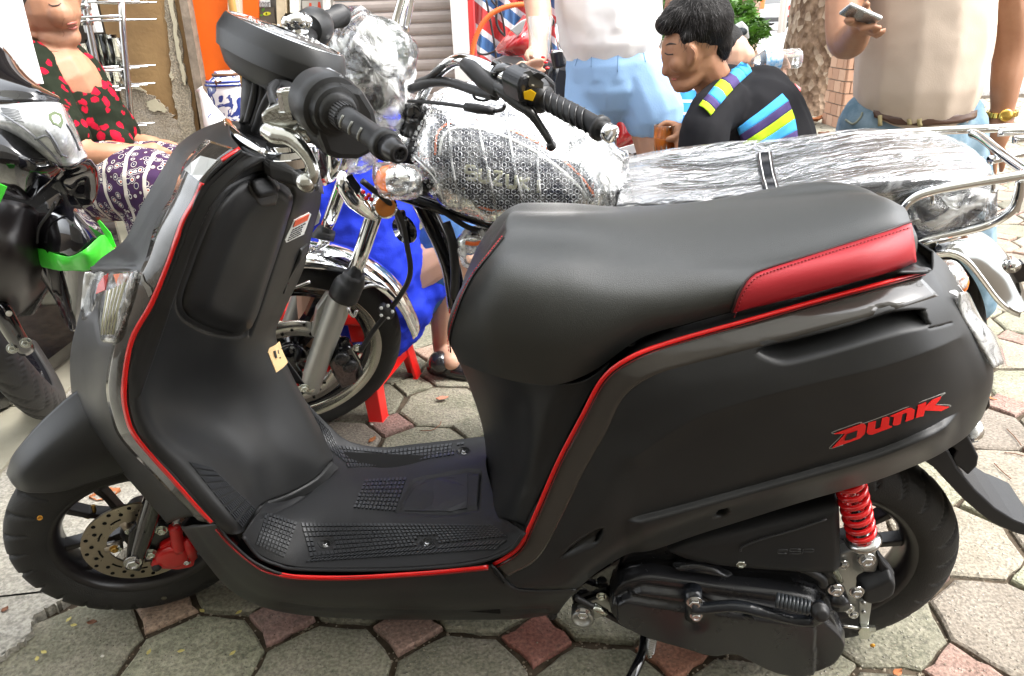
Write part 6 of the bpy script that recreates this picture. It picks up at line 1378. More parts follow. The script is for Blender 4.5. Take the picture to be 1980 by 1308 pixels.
# rear mudguard, reflector, indicator
b = MB(); b.prism([S(x, y, .052) for x, y in ((1771,882),(1809,863),(1835,872),(1852,905),(1886,946),(1925,982),(1962,1005),(1985,1014),(2012,1026),(2012,1046),(1965,1033),(1932,1019),(1912,1008),(1892,992),(1866,970),(1845,948),(1828,930),(1806,906))], -S.w*.10); b.build('rear_mudguard', plastic, SR, smooth=False, bevel=.003)
b = MB(); b.prism([S(x, y, .050) for x, y in ((1828,862),(1846,850),(1862,828),(1870,838),(1893,884),(1890,902),(1872,920),(1846,896),(1842,886),(1850,872),(1838,862))], -S.w*.10); b.build('plate_holder', plastic, SR, smooth=False, bevel=.004)
b = MB(); b.prism([S(x, y, .03) for x, y in ((1866,790),(1900,764),(1914,764),(1917,788),(1906,798),(1862,802))], -S.w*.03); b.build('rear_reflector_block', blackgl, SR, smooth=False, bevel=.003)
b = MB(); b.ball(S(1880,832,.02), 24/ppm(S(1880,832,.02)), (.8, 1, 1.05)); b.build('clear_indicator', lens, SR)
b = MB(); b.ball(S(1880,832,.02), 17/ppm(S(1880,832,.02)), (.7, .9, 1)); b.build('indicator_reflector', refl, SR)
b = MB(); b.tube([S(1842,840,.02), S(1870,834,.02)], .009, 10); b.build('indicator_stalk', rubber2, SR)
# stand bracket, bush, spring and cable in front of the engine
b = MB(); P = [S(x, y, .095) for x, y in ((1104,1150),(1140,1118),(1186,1090),(1200,1080),(1190,1150),(1215,1180),(1260,1205),(1230,1208),(1170,1190),(1140,1196),(1112,1192))]; b.prism(P, -S.w*.05); b.build('engine_hanger', blackgl, EN, smooth=False, bevel=.002)
b = MB(); P = [S(x, y, .097) for x, y in ((1108,1180),(1118,1164),(1150,1152),(1172,1146),(1190,1170),(1225,1190),(1250,1208),(1216,1202),(1170,1185),(1150,1190),(1130,1199),(1112,1195))]; b.prism(P, S.w*.008); b.build('hanger_plate', grb, EN, smooth=False, bevel=.002)
b = MB(); b.lathe([(-.01, .018), (.014, .018), (.016, .016), (.016, .0125), (.012, .0125), (.012, 0)], S(1127,1184,.100), S.w, 26); b.build('hanger_bush', grb, EN)
bolt('hanger_bolt', S(1127,1185,.112), S.w, .0088, brass if False else chromew, EN); bolt('hanger_bolt', S(1163,1153,.11), S.w, .006, zinc, EN)
b = MB(); b.cyl(S(1148,1172,.118), S(1172,1186,.120), .0065, 14); b.build('cable_sleeve', zinc, EN)
tubeS('brake_cable', [(1110,1154,.115),(1148,1174,.118),(1172,1187,.120),(1220,1212,.118),(1270,1228,.115),(1310,1233,.11),(1345,1232,.10)], .0052, rubber2, 10, 6, EN)
b = MB(); b.tube([S(1250,1200,.05), S(1246,1228,.07), S(1242,1262,.10), S(1226,1300,.13), S(1205,1345,.16)], np.array([.008, .0075, .0075, .009, .010]), 10, sub=4); b.build('side_stand', blackgl, SR)
b = MB(); b.box(S.at(.31, .19, .008), .06, .03, .008, (S.u, S.w, [0, 0, 1.])); b.build('stand_foot', blackgl, SR, smooth=False)
coil('stand_spring', S(1266,1208,.09), S(1256,1262,.09), .0072, .0016, 14, chromew, SR, n=5, per=12); tubeS('spring_hook', [(1256,1262,.09),(1254,1272,.09),(1260,1270,.09)], .002, chromew, 6, 4)
b = MB(); b.box(S.at(.38, 0, .19), .16, .12, .10, (S.u, S.w, S.up)); b.build('crankcase', semib, EN, smooth=False, bevel=.01)
# ================================================================== THE WRAPPED MOTORCYCLE
MR = thing('motorcycle', M.at(.64, 0, 0), 'new motorcycle behind the scooter, tank in bubble wrap and seat in clear film', 'motorcycle')
def tubeM(name, P, r, m, n=10, sub=5, parent=None, fr=None):
    b = MB(); b.tube([M(*p) for p in P], r, n, sub=sub); return b.build(name, m, parent or MR)
bag = film('clear_poly_bag', (.92, .93, .92), .62, .15, 16, .9, (1, 1, 1), (.47, .60), dist=.012)
wrap = film('stretch_film', (.80, .83, .86), .26, .12, 11, 1.0, (1.2, 5, 3.5), (.53, .63), dist=.008, gl_=.34)
bubf = film('bubble_sheet', (.84, .86, .88), .26, .2, 30, .5, (1, 1, 1), (.48, .62), dist=.003)
bubd = film('bubble_glint_film', (.9, .92, .94), .55, .1, 120, .4, (1, 1, 1), (.42, .58), dist=.002)
def rnoise(p, f, o=4):
    s = 0; a = 1
    for k in range(o): s += a*(1-abs(noise.noise(Vector(p)*f)*2)); f *= 2.1; a *= .5
    return s-.9
def wrinkle(A, amp, f, centre=None, st=(1, 1, 1)):
    sh_ = A.shape; V = A.reshape(-1, 3); c = V.mean(0) if centre is None else centre; out = []
    for v in V: d = unit(v-c) if centre is None or True else 0; out.append(v+d*amp*rnoise(v*np.array(st), f))
    return np.array(out).reshape(sh_)
MFC = np.array([-.541, 1.638, .256]); az2, el2 = math.radians(19.0), math.radians(20)
MFN = np.array([math.sin(az2)*math.cos(el2), -math.cos(az2)*math.cos(el2), -math.sin(el2)])
FM = lambda px, py, off=0.: planeP(px, py, MFC, MFN, off)
rims = mat('polished_rim', (.66, .65, .58), rough=.18, metal=1)
def moto_wheel(name, c, n, parent, q=1.0):
    w_ = bpy.data.objects.new(name, None); C.objects.link(w_); w_.parent = parent; w_.location = Vector(c)-Vector(rootloc(parent))
    tr_ = lambda th, t: .004*(1-sstep(abs(((th*44/6.283+abs(t)*.8) % 1)-.5)/.12)) if .3 < abs(t) < 1.1 else 0
    tyre('tyre', c, n, .296*q, .036, .236*q, rubber, w_, tr_, na=400)
    b = MB(); b.lathe([(-.030, .236), (-.033, .242), (-.027, .243), (-.02, .232), (-.012, .214), (-.006, .208), (.006, .208), (.012, .214), (.02, .232), (.027, .243), (.033, .242), (.030, .234), (.018, .210), (-.018, .210), (-.030, .236)] if q == 1 else [(h, r*q) for h, r in [(-.030, .236), (-.033, .242), (-.027, .243), (-.02, .232), (-.012, .214), (-.006, .208), (.006, .208), (.012, .214), (.02, .232), (.027, .243), (.033, .242), (.030, .234), (.018, .210), (-.018, .210), (-.030, .236)]], c, n, 96, caps=False); b.build('rim', rims, w_)
    b = MB(); b.lathe([(-.016, .214*q), (-.016, .196*q), (.016, .196*q), (.016, .214*q)], c, n, 72, caps=False); b.build('rim_bed', blackgl, w_)
    n, a, b_ = wheel_axes(n)
    b = MB(); b.lathe([(-.04, 0), (-.04, .04), (.04, .04), (.04, 0)], c, n, 30); b.build('hub', blackgl, w_)
    for k in range(5):
        for s in (-1, 1):
            th = .3+k*2*math.pi/5+s*.16; d = math.cos(th)*a+math.sin(th)*b_; side = np.cross(n, d); b = MB(); th2 = .3+k*2*math.pi/5+s*.3; d2 = math.cos(th2)*a+math.sin(th2)*b_
            V = []
            for p, w1 in ((c+d2*.035, .011), (c+d*.12, .007), (c+d*.2*q, .010)): V += [p-side*w1-n*.012, p+side*w1-n*.012, p+side*w1+n*.012, p-side*w1+n*.012]
            b.add(V, [(0,1,2,3),(11,10,9,8)]+[(q_*4+e_, (q_+1)*4+e_, (q_+1)*4+(e_+1) % 4, q_*4+(e_+1) % 4) for q_ in range(2) for e_ in range(4)]); b.build('spoke', blackgl, w_, smooth=False, bevel=.002)
    return w_
mfw = moto_wheel('front_wheel', MFC, MFN, MR, .925)
b = MB(); cN = MFC+MFN*.05; b.lathe([(0, .095), (0, .138), (.004, .138), (.004, .095), (0, .095)], cN, MFN, 80, caps=False); b.build('brake_disc', mat('bright_disc', (.62, .61, .58), rough=.25, metal=1), mfw)
n_, a_, b2_ = wheel_axes(MFN); hb = MB()
for k in range(60):
    t = k*2*math.pi/30; rr = (.128, .112, .103)[k % 3]; hb.lathe([(.0042, .0038), (.0047, .0038), (.0047, 0)], cN+(math.cos(t)*a_+math.sin(t)*b2_)*rr, MFN, 8)
tag(hb.build('disc_holes', darkm, mfw), kind='stuff')
RWC = M.at(0, 0, .29); moto_wheel('rear_wheel', RWC, M.w, MR)
# front fender
def arc_fender(name, c, n, R, hw, t0, t1, m, parent, flare=0, N=48):
    n, a, b_ = wheel_axes(n); A = []
    for i in range(N):
        t = t0+(t1-t0)*i/(N-1); d = math.cos(t)*a+math.sin(t)*b_; row = []
        fl = flare*max(0, 1-i/4)+flare*max(0, 1-(N-1-i)/4)
        for k in range(13):
            x = -1+2*k/12; row.append(c+d*(R+fl+(.024*(1-x*x) if abs(x) < .92 else -.004))+n*hw*x*(1+.0*k))
        A.append(row)
    return gridmesh(name, np.array(A), m, parent, thick=.0025)
def ang_of(P, c, n): n, a, b_ = wheel_axes(n); d = P-c; return math.atan2(d.dot(b_), d.dot(a))
ta = ang_of(FM(792,628), MFC, MFN); tb_ = ang_of(FM(470,560), MFC, MFN)
n_, a_, b2_ = wheel_axes(MFN)
for k in (-1, 0, 1):
    t_ = tb_+k*2*math.pi; md = (ta+t_)/2; v_ = math.cos(md)*a_+math.sin(md)*b2_
    if abs(t_-ta) < 3.6 and v_[2] > .3: arc_fender('front_fender', MFC, MFN, .292, .055, ta, t_, chrome, MR, flare=.006)
tubeA = lambda name, P, r, m, **k: MB().tube(P, r, k.get('n', 10), sub=k.get('sub', 5)).build(name, m, k.get('parent', MR))
tubeA('fender_stay', [FM(680,565,.07), FM(720,552,.062), FM(748,560,.06)], .004, chromew); tubeA('fender_stay', [FM(600,545,.07), FM(560,560,.062), FM(520,575,.06)], .004, chromew)
# forks
kf_ = ppm(FM(700,450,.09)); o1 = .09
tubeA('fork_tube', [FM(778,262,o1), FM(745,350,o1), FM(682,542,o1)], 16/kf_, chrome, n=20, sub=3)
tubeA('fork_lower', [FM(668,555,o1), FM(640,630,o1), FM(610,715,o1), FM(600,752,o1)], np.array([26, 25, 24, 21])/kf_, silverp, n=24)
tubeA('fork_boot', [FM(686,530,o1), FM(680,546,o1), FM(672,556,o1), FM(664,574,o1)], np.array([21, 27, 31, 31])/kf_, rubber2, n=24, sub=3)
b = MB(); b.prism([FM(x, y, .06) for x, y in ((630,560),(610,590),(600,640),(618,650),(650,600),(655,570))], MFN*.02); b.build('fork_bracket', silverp, MR, smooth=False, bevel=.004)
tubeA('fork_tube', [FM(700,250,-.09), FM(665,350,-.09), FM(628,455,-.09)], 15/kf_, chrome, n=20, sub=3)
tubeA('fork_boot', [FM(632,445,-.09), FM(624,462,-.09), FM(618,478,-.09)], np.array([20, 25, 26])/kf_, rubber2, n=20, sub=3)
tubeA('fork_lower', [FM(618,478,-.09), FM(560,640,-.09), FM(540,700,-.09)], 23/kf_, silverp, n=20, sub=3)
b = MB(); b.cyl(FM(600,750,-.1), FM(600,750,.11), .012, 16); b.build('axle', zinc, MR); bolt('pinch_bolt', FM(588,750,.115), MFN, .009, zinc, MR)
# caliper
b = MB(); b.prism([FM(x, y, .06) for x, y in ((630,680),(650,650),(672,648),(690,680),(698,700),(680,720),(655,728),(640,705))], MFN*.045); b.build('brake_caliper', blackgl, MR, smooth=False, bevel=.006)
for px, py in ((660,690),(676,704)): b = MB(); b.lathe([(0, .019), (.012, .018), (.014, .01), (.014, 0)], FM(px, py, .105), MFN, 18); b.build('caliper_piston', semib, MR)
bolt('caliper_bolt', FM(690,672,.10), MFN, .008, zinc, MR); bolt('caliper_bolt', FM(632,688,.10), MFN, .008, zinc, MR)
tubeA('brake_hose', [FM(700,350,.12), FM(768,410,.12), FM(788,480,.12), FM(792,535,.12), FM(765,585,.11), FM(722,640,.11), FM(698,678,.11)], .006, rubber2, sub=7)
tubeA('hose_clip', [FM(738,594,.12), FM(748,604,.12), FM(756,610,.12)], .012, rubber2, sub=3)
for k in range(5): b = MB(); a0 = k*1.25; p = FM(747+12*math.cos(a0), 603+12*math.sin(a0), .13); b.ball(p, .0042, n=8); b.build('clip_tab', whitep, MR)
tubeA('wire_hook', [FM(672,580,.1), FM(674,600,.12), FM(684,612,.12), FM(690,600,.12)], .004, chromew)
# headlamp, instruments under the bag
hl = M(700,305,.02)
b = MB(); b.ball(W(690,150,1.55), .085, (1.05, .9, 1)); b.build('instrument_pod', blackgl, MR)
b = MB(); b.ball(W(735,110,1.58), .065, (1, .9, 1.1)); b.build('instrument_pod', mat('dark_green_glass', (.03,.04,.03), rough=.12), MR)
b = MB(); b.lathe([(0, .03), (.02, .075), (.08, .088), (.085, .07), (.085, 0)], W(668,262,1.62), (-.75, -.62, -.1), 28); b.build('headlamp', chrome, MR)
def bagmesh(name, pts, Y, depth, amp, f, m, n=44, bulge=.06, parent=None):
    """a loose bag round something: both sides, closed at the rim"""
    P = cr(np.array(pts, float), max(3, n//len(pts)), True); c = P.mean(0); K = 12
    for side, s in (('near', -1), ('far', 1)): pass
    V = []; F_ = []; N = len(P); rings_ = 2*K-1
    for k in range(rings_):
        t = math.pi*k/(rings_-1); r_ = math.sin(t); dy = -math.cos(t)*depth
        for p in P: q_ = c+(p-c)*(r_**.75 if r_ > 0 else 0.0); v = W(q_[0], q_[1], Y+dy); V.append(v)
    for i in range(rings_-1):
        for j in range(N): F_.append((i*N+j, i*N+(j+1) % N, (i+1)*N+(j+1) % N, (i+1)*N+j))
    V = np.array(V); c3 = V.mean(0); V = np.array([v+unit(v-c3)*amp*rnoise(v, f) for v in V]); return mk(name, V, F_, m, parent or MR, smooth=False)
bagmesh('poly_bag', [(640,75),(655,30),(692,12),(728,32),(765,55),(800,90),(802,135),(795,180),(790,232),(770,262),(730,245),(698,215),(672,185),(648,150),(634,112)], 1.55, .10, .012, 9, bag, n=110)
bagmesh('poly_bag', [(622,285),(640,262),(690,255),(722,275),(728,305),(715,325),(680,334),(645,325)], 1.60, .06, .009, 12, bag, n=70)
# near indicator, wrapped
ambl = mat('orange_lamp', (.80, .17, .01), rough=.15, coat=1)
ic = M(770,350,.16); b = MB(); b.ball(ic, .034, (1.3, .9, .9)); b.build('indicator', chrome, MR); b = MB(); b.ball(M(752,350,.16), .030, (.9, 1, 1)); b.build('indicator_lens', ambl, MR)
bagmesh('poly_bag', [(724,322),(750,316),(800,322),(816,345),(812,372),(790,388),(755,385),(732,372)], ic[1], .05, .008, 14, bag, n=64)
tubeM('indicator_stalk', [(800,360,.15),(830,372,.08)], .010, rubber2, sub=2)
b = MB(); rc = FM(745,400,.12); b.lathe([(0, .0205), (.004, .0205), (.006, .017), (.006, 0)], rc, unit(CAM-rc+np.array([.1, 0, 0])), 26); b.build('round_reflector', mat('amber_reflector', (.55, .18, .02), rough=.3, bump=.8, bscale=900), MR)
b = MB(); b.lathe([(-.004, .024), (.003, .024)], rc, unit(CAM-rc+np.array([.1, 0, 0])), 26); b.build('reflector_rim', chrome, MR)
# chrome bracket with badge below the lamp
b = MB(); b.tube([FM(660,330,.1), FM(668,355,.11), FM(688,385,.11), FM(715,412,.11), FM(730,420,.11)], [.006, .020, .022, .014, .008], 14, sub=5); b.build('chrome_bracket', chrome, MR)
b = MB(); b.prism([FM(x, y, .135) for x, y in ((668,342),(680,336),(698,362),(690,378))], MFN*.002); b.build('black_plate', blackgl, MR, smooth=False)
for x, y in ((702,372),(713,378),(718,386),(708,384)): b = MB(); b.ball(FM(x, y, .14), .005, n=6); b.build('red_bead', redgl, MR)
# handlebar
tubeM('handlebar_tube', [(782,60,-.28),(795,-20,-.30),(775,20,-.24),(762,70,-.18),(770,140,-.10),(790,190,-.04),(808,200,.02),(830,160,.08),(868,124,.14),(905,118,.19),(960,140,.24),(1010,168,.27),(1060,195,.285),(1165,247,.37)], .0105, chrome, 14, 8)
tubeM('mirror_stem', [(758,80,-.16),(768,30,-.18),(786,-30,-.2)], .009, chrome, 12, 4)
g0m, g1m = M(1048,190,.285), M(1164,250,.375); dm = unit(g1m-g0m); km = ppm(M(1100,215,.33)); Lm = np.linalg.norm(g1m-g0m)
b = MB(); b.lathe([(0, 26/km), (.006, 26/km), (.007, 17/km), (.012, 19/km), (Lm*.5, 20/km), (Lm*.93, 18/km), (Lm*.935, 24/km), (Lm, 24/km), (Lm+.001, 15/km)], g0m, dm, 28); b.build('grip', rubber2, MR)
_, a_, b2_ = wheel_axes(dm); up_ = unit(CAM-g0m-dm*(CAM-g0m).dot(dm)); sd_ = np.cross(dm, up_)
for k in range(7):
    o = g0m+dm*Lm*(.14+.105*k); b = MB(); b.tube([o+(up_*math.cos(a)+sd_*math.sin(a))*(20.5/km)+dm*a*.010 for a in np.linspace(-1.2, 1.2, 9)], .0016, 5); b.build('grip_rib', mat('shiny_grip_rib', (.02,.02,.022), rough=.2), MR)
b = MB(); b.lathe([(Lm, 17/km), (Lm+.022, 17/km), (Lm+.024, 14/km), (Lm+.024, 0)], g0m, dm, 20); b.build('bar_end', chrome, MR)
c_ = M(1022,172,.27); b = MB(); b.lathe([(-.030, 30/km), (-.026, 40/km), (.010, 40/km), (.018, 34/km), (.030, 26/km)], c_, dm, 26); b.build('switch_box', semib, MR)
b = MB(); P = [planeP(x, y, c_, dm, 0) for x, y in ((985,160),(992,140),(1010,132),(1040,136),(1058,152),(1060,175),(1050,205),(1030,214),(1005,205),(990,190))]; b.prism([p-dm*.024 for p in P], dm*.046); b.build('switch_box', semib, MR, smooth=False, bevel=.005)
fdir = unit(CAM-c_); 
def chip(name, pts, w_, th, m): b = MB(); b.prism([M(x, y, w_) for x, y in pts], fdir*th); return b.build(name, m, MR, smooth=False, bevel=.001)
yb = mat('yellow_button', (.85, .50, .01), rough=.3)
chip('horn_button', [(1012,178),(1026,173),(1037,180),(1030,196),(1014,192)], .305, .006, yb)
chip('dip_switch', [(1028,146),(1040,140),(1056,148),(1044,156)], .300, .006, rubber2); chip('grey_face', [(1012,140),(1026,136),(1052,160),(1050,172),(1024,168),(1013,156)], .300, .002, mat('grey_switch_face', (.09,.09,.09), rough=.4))
for x, y in ((1018,147),(1028,163)): chip('switch_symbol', [(x,y),(x+5,y+1),(x+5,y+4),(x,y+3)], .304, .001, whitep)
tubeM('choke_lever', [(1000,148,.26),(1006,136,.265),(1012,128,.27)], .007, rubber2, 8, 3)
# clutch perch and lever
tubeM('clutch_perch', [(898,124,.20),(915,135,.22),(940,158,.24),(968,176,.26)], np.array([.010, .014, .015, .013]), rubber2, 16, 6)
tubeM('clutch_lever', [(950,162,.25),(975,180,.27),(1000,200,.285),(1025,218,.30),(1045,245,.31),(1060,268,.32),(1066,280,.322)], np.array([.009, .010, .0095, .008, .0065, .006, .006]), mat('lever_black', (.02,.02,.02), rough=.25), 12, 6)
b = MB(); b.ball(M(1066,283,.322), 10.5/km); b.build('lever_ball', MATS['lever_black'], MR)
b = MB(); b.ball(M(975,140,.24), .018, (1.3, 1, .8)); b.ball(M(962,132,.23), .012); b.tube([M(955,128,.23), M(990,150,.25)], .011, 10); b.build('mirror_clamp', blackgl, MR)
tubeM('cable', [(806,160,.05),(830,150,.10),(860,128,.14),(880,120,.16),(900,124,.19)], .006, rubber2, 8, 6)
tubeM('cable', [(795,172,.04),(830,160,.10),(870,160,.14),(920,176,.20),(960,186,.24)], .0085, rubber2, 8, 6)
tubeM('cable', [(790,196,.06),(830,198,.10),(880,204,.14),(905,208,.16)], .0035, rubber2, 8, 4); tubeM('cable_adjuster', [(900,207,.16),(925,211,.17),(955,216,.18)], np.array([.0075, .0088, .007]), rubber2, 12, 3); tubeM('cable', [(955,216,.18),(972,212,.19),(976,204,.2)], .0035, rubber2, 8, 4)
tubeM('cable_guide', [(915,178,.2),(918,190,.21),(935,195,.21),(955,188,.22)], .0025, rubber2, 6, 4)
b = MB(); ct = M(806,208,.02); b.lathe([(-.03, .026), (-.02, .034), (.0, .034), (.006, .028), (.012, .028), (.014, 0)], ct, M.up, 26); b.build('steering_cap', blackgl, MR)
tubeM('steering_head', [(806,215,.02),(796,270,.03),(775,330,.04)], .027, semib, 18, 3)
# tank
tk = [
 [(800,300,.03),(808,262,.05),(822,228,.04),(842,200,.02)],
 [(812,345,.09),(822,290,.115),(840,235,.09),(872,190,.03)],
 [(848,378,.115),(858,320,.138),(880,250,.108),(915,187,.03)],
 [(905,405,.125),(918,345,.148),(945,268,.115),(975,192,.03)],
 [(985,425,.125),(1000,365,.150),(1025,290,.118),(1050,212,.03)],
 [(1070,430,.115),(1085,380,.140),(1105,315,.110),(1115,245,.03)],
 [(1140,425,.09),(1150,385,.110),(1160,335,.090),(1160,282,.03)],
 [(1182,412,.06),(1186,385,.065),(1188,350,.060),(1186,318,.02)]]
secs = []
for s_ in tk:
    L = [M(*p) for p in s_]; q_ = M.co(L[-1]); secs.append([M.at(M.co(L[0])[0], .05, M.co(L[0])[2]-.01)]+L+[M.at(q_[0], 0, q_[2]+.004)]+[M.mir(x) for x in L[::-1]]+[M.mir(M.at(M.co(L[0])[0], .05, M.co(L[0])[2]-.01))])
A_tk = crg(secs, 10, 8); T_tk = bvh(A_tk)
navy = mat('navy_tank_paint', (.008, .012, .035), rough=.12, coat=1); gridmesh('fuel_tank', A_tk, navy, MR)
ribM = lambda name, P, w_, off, m: (lambda o: o)(ribbon(name, T_tk, P, w_, off, m, MR))
ribM('white_stripe', [(850,300),(858,262),(890,246),(940,252),(1000,275),(1060,310),(1110,352),(1140,388)], 5, .0012, whitep)
ribM('orange_stripe', [(842,300),(848,255),(885,235),(945,240),(1010,262),(1075,300),(1125,345),(1150,382)], 3.5, .0012, horange)
ribM('orange_stripe', [(905,395),(960,408),(1030,418),(1100,424)], 4, .0012, horange)
gold = mat('gold_letter', (.62, .60, .42), rough=.3, metal=.6)
for k, ch in enumerate('SUZUKI'): strokes('tank_letter', LET[ch], 905+k*26, 322+k*5.2, 17, 23, -2, 0, T_tk, gold, MR, .0022, wpx=6.5, rot=.12)
# bubble wrap: a loose outer skin with whitish rings standing in for bubble glints
cen = A_tk.reshape(-1, 3).mean(0); A_b = A_tk.copy(); sh_ = A_b.shape
Nn = np.zeros_like(A_b); du = np.gradient(A_b, axis=0); dv = np.gradient(A_b, axis=1); Nn = np.cross(du, dv); Nn /= np.linalg.norm(Nn, axis=2)[..., None]+1e-9
flip = np.sign(((A_b-cen)*Nn).sum(2))[..., None]; Nn = Nn*flip
for i in range(sh_[0]):
    for j in range(sh_[1]): A_b[i, j] = A_b[i, j]+Nn[i, j]*(.010+.006*rnoise(A_b[i, j], 11))
gridmesh('bubble_wrap', A_b, bubf, MR, smooth=True)
T_b = bvh(A_b); glint_rings = MB(); hexx = 12.2; row = 0; y = 176
while y < 446:
    x = 792+(row % 2)*hexx/2
    while x < 1200:
        r = ray(x, y); h_ = T_b.ray_cast(Vector(CAM), Vector(r))
        if h_[0] is not None:
            p = np.array(h_[0]); n_ = np.array(h_[1]); n_ = n_ if n_.dot(r) < 0 else -n_
            _, a_, b2_ = wheel_axes(n_+1e-4); R_ = .0050; V = []
            for hh, rr_ in ((0, 1.02), (.0018, .96), (.0024, .78), (.0012, .70)): V += [p+n_*hh+(math.cos(t)*a_+math.sin(t)*b2_)*R_*rr_ for t in np.linspace(0, 2*math.pi, 10, endpoint=False)]
            glint_rings.add(V, [(q_*10+i, q_*10+(i+1) % 10, q_*10+10+(i+1) % 10, q_*10+10+i) for q_ in range(3) for i in range(10)])
        x += hexx
    y += hexx*.84; row += 1
tag(glint_rings.build('wrap_glint_rings', bubd, MR), kind='stuff')
foldm = mat('white_fold', (.75, .77, .78), rough=.2)
for P in ([(862,195),(870,260),(878,330),(892,400)], [(918,185),(930,270),(950,350),(962,420)], [(975,200),(990,300),(1010,380),(1024,425)], [(1060,225),(1040,300),(1045,380)], [(800,300),(840,340),(860,390)], [(1160,270),(1120,330),(1150,410)], [(1185,300),(1165,360),(1180,410)]):
    Q = [hit(T_b, *p, .004) for p in cr(np.array(P, float), 6)]; b = MB(); b.tube([q_ for q_ in Q if q_ is not None], .0022, 5); b.build('film_fold', bag, MR)
# gathered end of the wrap at the seat
bagmesh('wrap_end', [(1100,270),(1150,262),(1190,285),(1212,300),(1210,330),(1200,380),(1188,418),(1165,430),(1140,380),(1130,320)], M(1160,350,.05)[1], .10, .010, 14, bag, n=70)
# seat
ms = [
 [(1185,445,.11),(1190,395,.125),(1196,345,.10),(1203,316,.03)],
 [(1270,430,.12),(1272,385,.135),(1274,340,.11),(1276,313,.03)],
 [(1380,420,.125),(1382,378,.14),(1386,330,.115),(1388,305,.04)],
 [(1480,420,.13),(1482,372,.142),(1486,325,.118),(1490,297,.05)],
 [(1570,410,.13),(1574,365,.142),(1584,318,.118),(1600,280,.06)],
 [(1680,400,.13),(1684,355,.140),(1692,305,.118),(1700,268,.06)],
 [(1800,385,.125),(1804,345,.135),(1808,300,.115),(1812,264,.06)],
 [(1890,375,.11),(1896,340,.115),(1900,300,.10),(1895,268,.05)],
 [(1914,365,.05),(1920,340,.055),(1918,305,.05),(1908,280,.02)]]
secs = []
for s_ in ms:
    s_ = [s_[0], (s_[1][0], s_[1][1]+14, s_[1][2]), (s_[2][0], s_[2][1]+36, s_[2][2]), (s_[3][0], s_[3][1]+(54 if s_[3][2] > .03 else 46), .055)]; L = [M(*p) for p in s_]; q_ = M.co(L[-1]); secs.append(L+[M.at(q_[0], 0, q_[2]+.003)]+[M.mir(x) for x in L[::-1]])
A_ms = crg(secs, 12, 9); gridmesh('seat', A_ms, mat('shiny_black_vinyl', (.012,.013,.016), rough=.25), MR)
T_ms = bvh(A_ms); cen = A_ms.reshape(-1, 3).mean(0); A_w = A_ms.copy()
for i in range(A_w.shape[0]):
    for j in range(A_w.shape[1]):
        v = A_ms[i, j]; q_ = M.co(v); ax_ = M.at(q_[0], 0, q_[2]*.0+.66); A_w[i, j] = v+unit(v-ax_)*(.009+.003*rnoise(v*np.array([1, 1, 1]), 9, 4)+.0015*rnoise(v*np.array([.6, 2.5, 2.5]), 14, 3))
gridmesh('seat_film', A_w, wrap, MR); 
A_s = bandgrid('seat_strap', bvh(A_w), [(1464,300),(1466,318),(1470,345),(1480,385),(1486,400)], [(1492,298),(1495,316),(1500,344),(1512,384),(1520,398)], .004, MATS['shiny_black_vinyl'], MR, sub=6, nv=5, th=.003)
ribbon('strap_stitching', bvh(A_w), [(1469,302),(1471,320),(1476,346),(1487,390)], 1.4, .007, whitep, MR); ribbon('strap_stitching', bvh(A_w), [(1488,300),(1490,318),(1495,345),(1506,388)], 1.4, .007, whitep, MR)
# body below seat and tank
b = MB(); b.prism([M(x, y, .10) for x, y in ((1180,400),(1500,400),(1900,360),(1916,400),(1840,470),(1500,520),(1200,480))], -M.w*.20); b.build('side_body', navy, MR, smooth=False, bevel=.01)
bagmesh('poly_bag', [(1760,395),(1840,372),(1915,362),(1925,400),(1910,430),(1860,440),(1790,450)], M(1850,400,.10)[1], .05, .01, 12, bag, n=70)
tubeM('frame_tube', [(770,375,.03),(830,395,.04),(930,425,.05),(1010,450,.05)], .014, blackgl, 12, 5); tubeM('frame_tube', [(782,330,.02),(830,420,.02),(870,510,.02),(885,600,.02)], .022, blackgl, 14, 5)
tubeM('wire_loom', [(800,385,.06),(850,405,.07),(905,440,.07),(950,450,.06)], .006, rubber2, 8, 5); tubeM('hose', [(862,430,.06),(875,470,.07),(880,530,.07),(878,575,.06)], .010, rubber2, 10, 5)
tubeM('horn_bracket', [(772,410,.06),(780,440,.06),(790,460,.06)], .012, rubber2, 8, 3); b = MB(); b.lathe([(0, .02), (.01, .032), (.018, .03), (.018, 0)], M(790,440,.05), M.u*.5+M.w, 20); b.build('horn', blackgl, MR)
ec = M(1000,560,0.); b = MB(); b.box(ec-M.up*.06, .2, .14, .2, (M.u, M.w, M.up)); b.build('engine_block', semib, MR, smooth=False, bevel=.02)
b = MB(); b.ball(M(915,468,.06), .028, (1.3, .8, .9)); b.build('wrapped_part', chrome, MR); bagmesh('poly_bag', [(888,465),(900,445),(950,440),(962,452),(940,490),(915,520),(898,515),(890,490)], M(915,470,.06)[1], .04, .008, 14, bag, n=56)
ribbon('orange_tape', bvh(np.array([[M(x, y, .11) for y in (430, 500)] for x in (880, 980)])), [(900,470),(920,472),(945,462)], 7, 0, horange, MR)
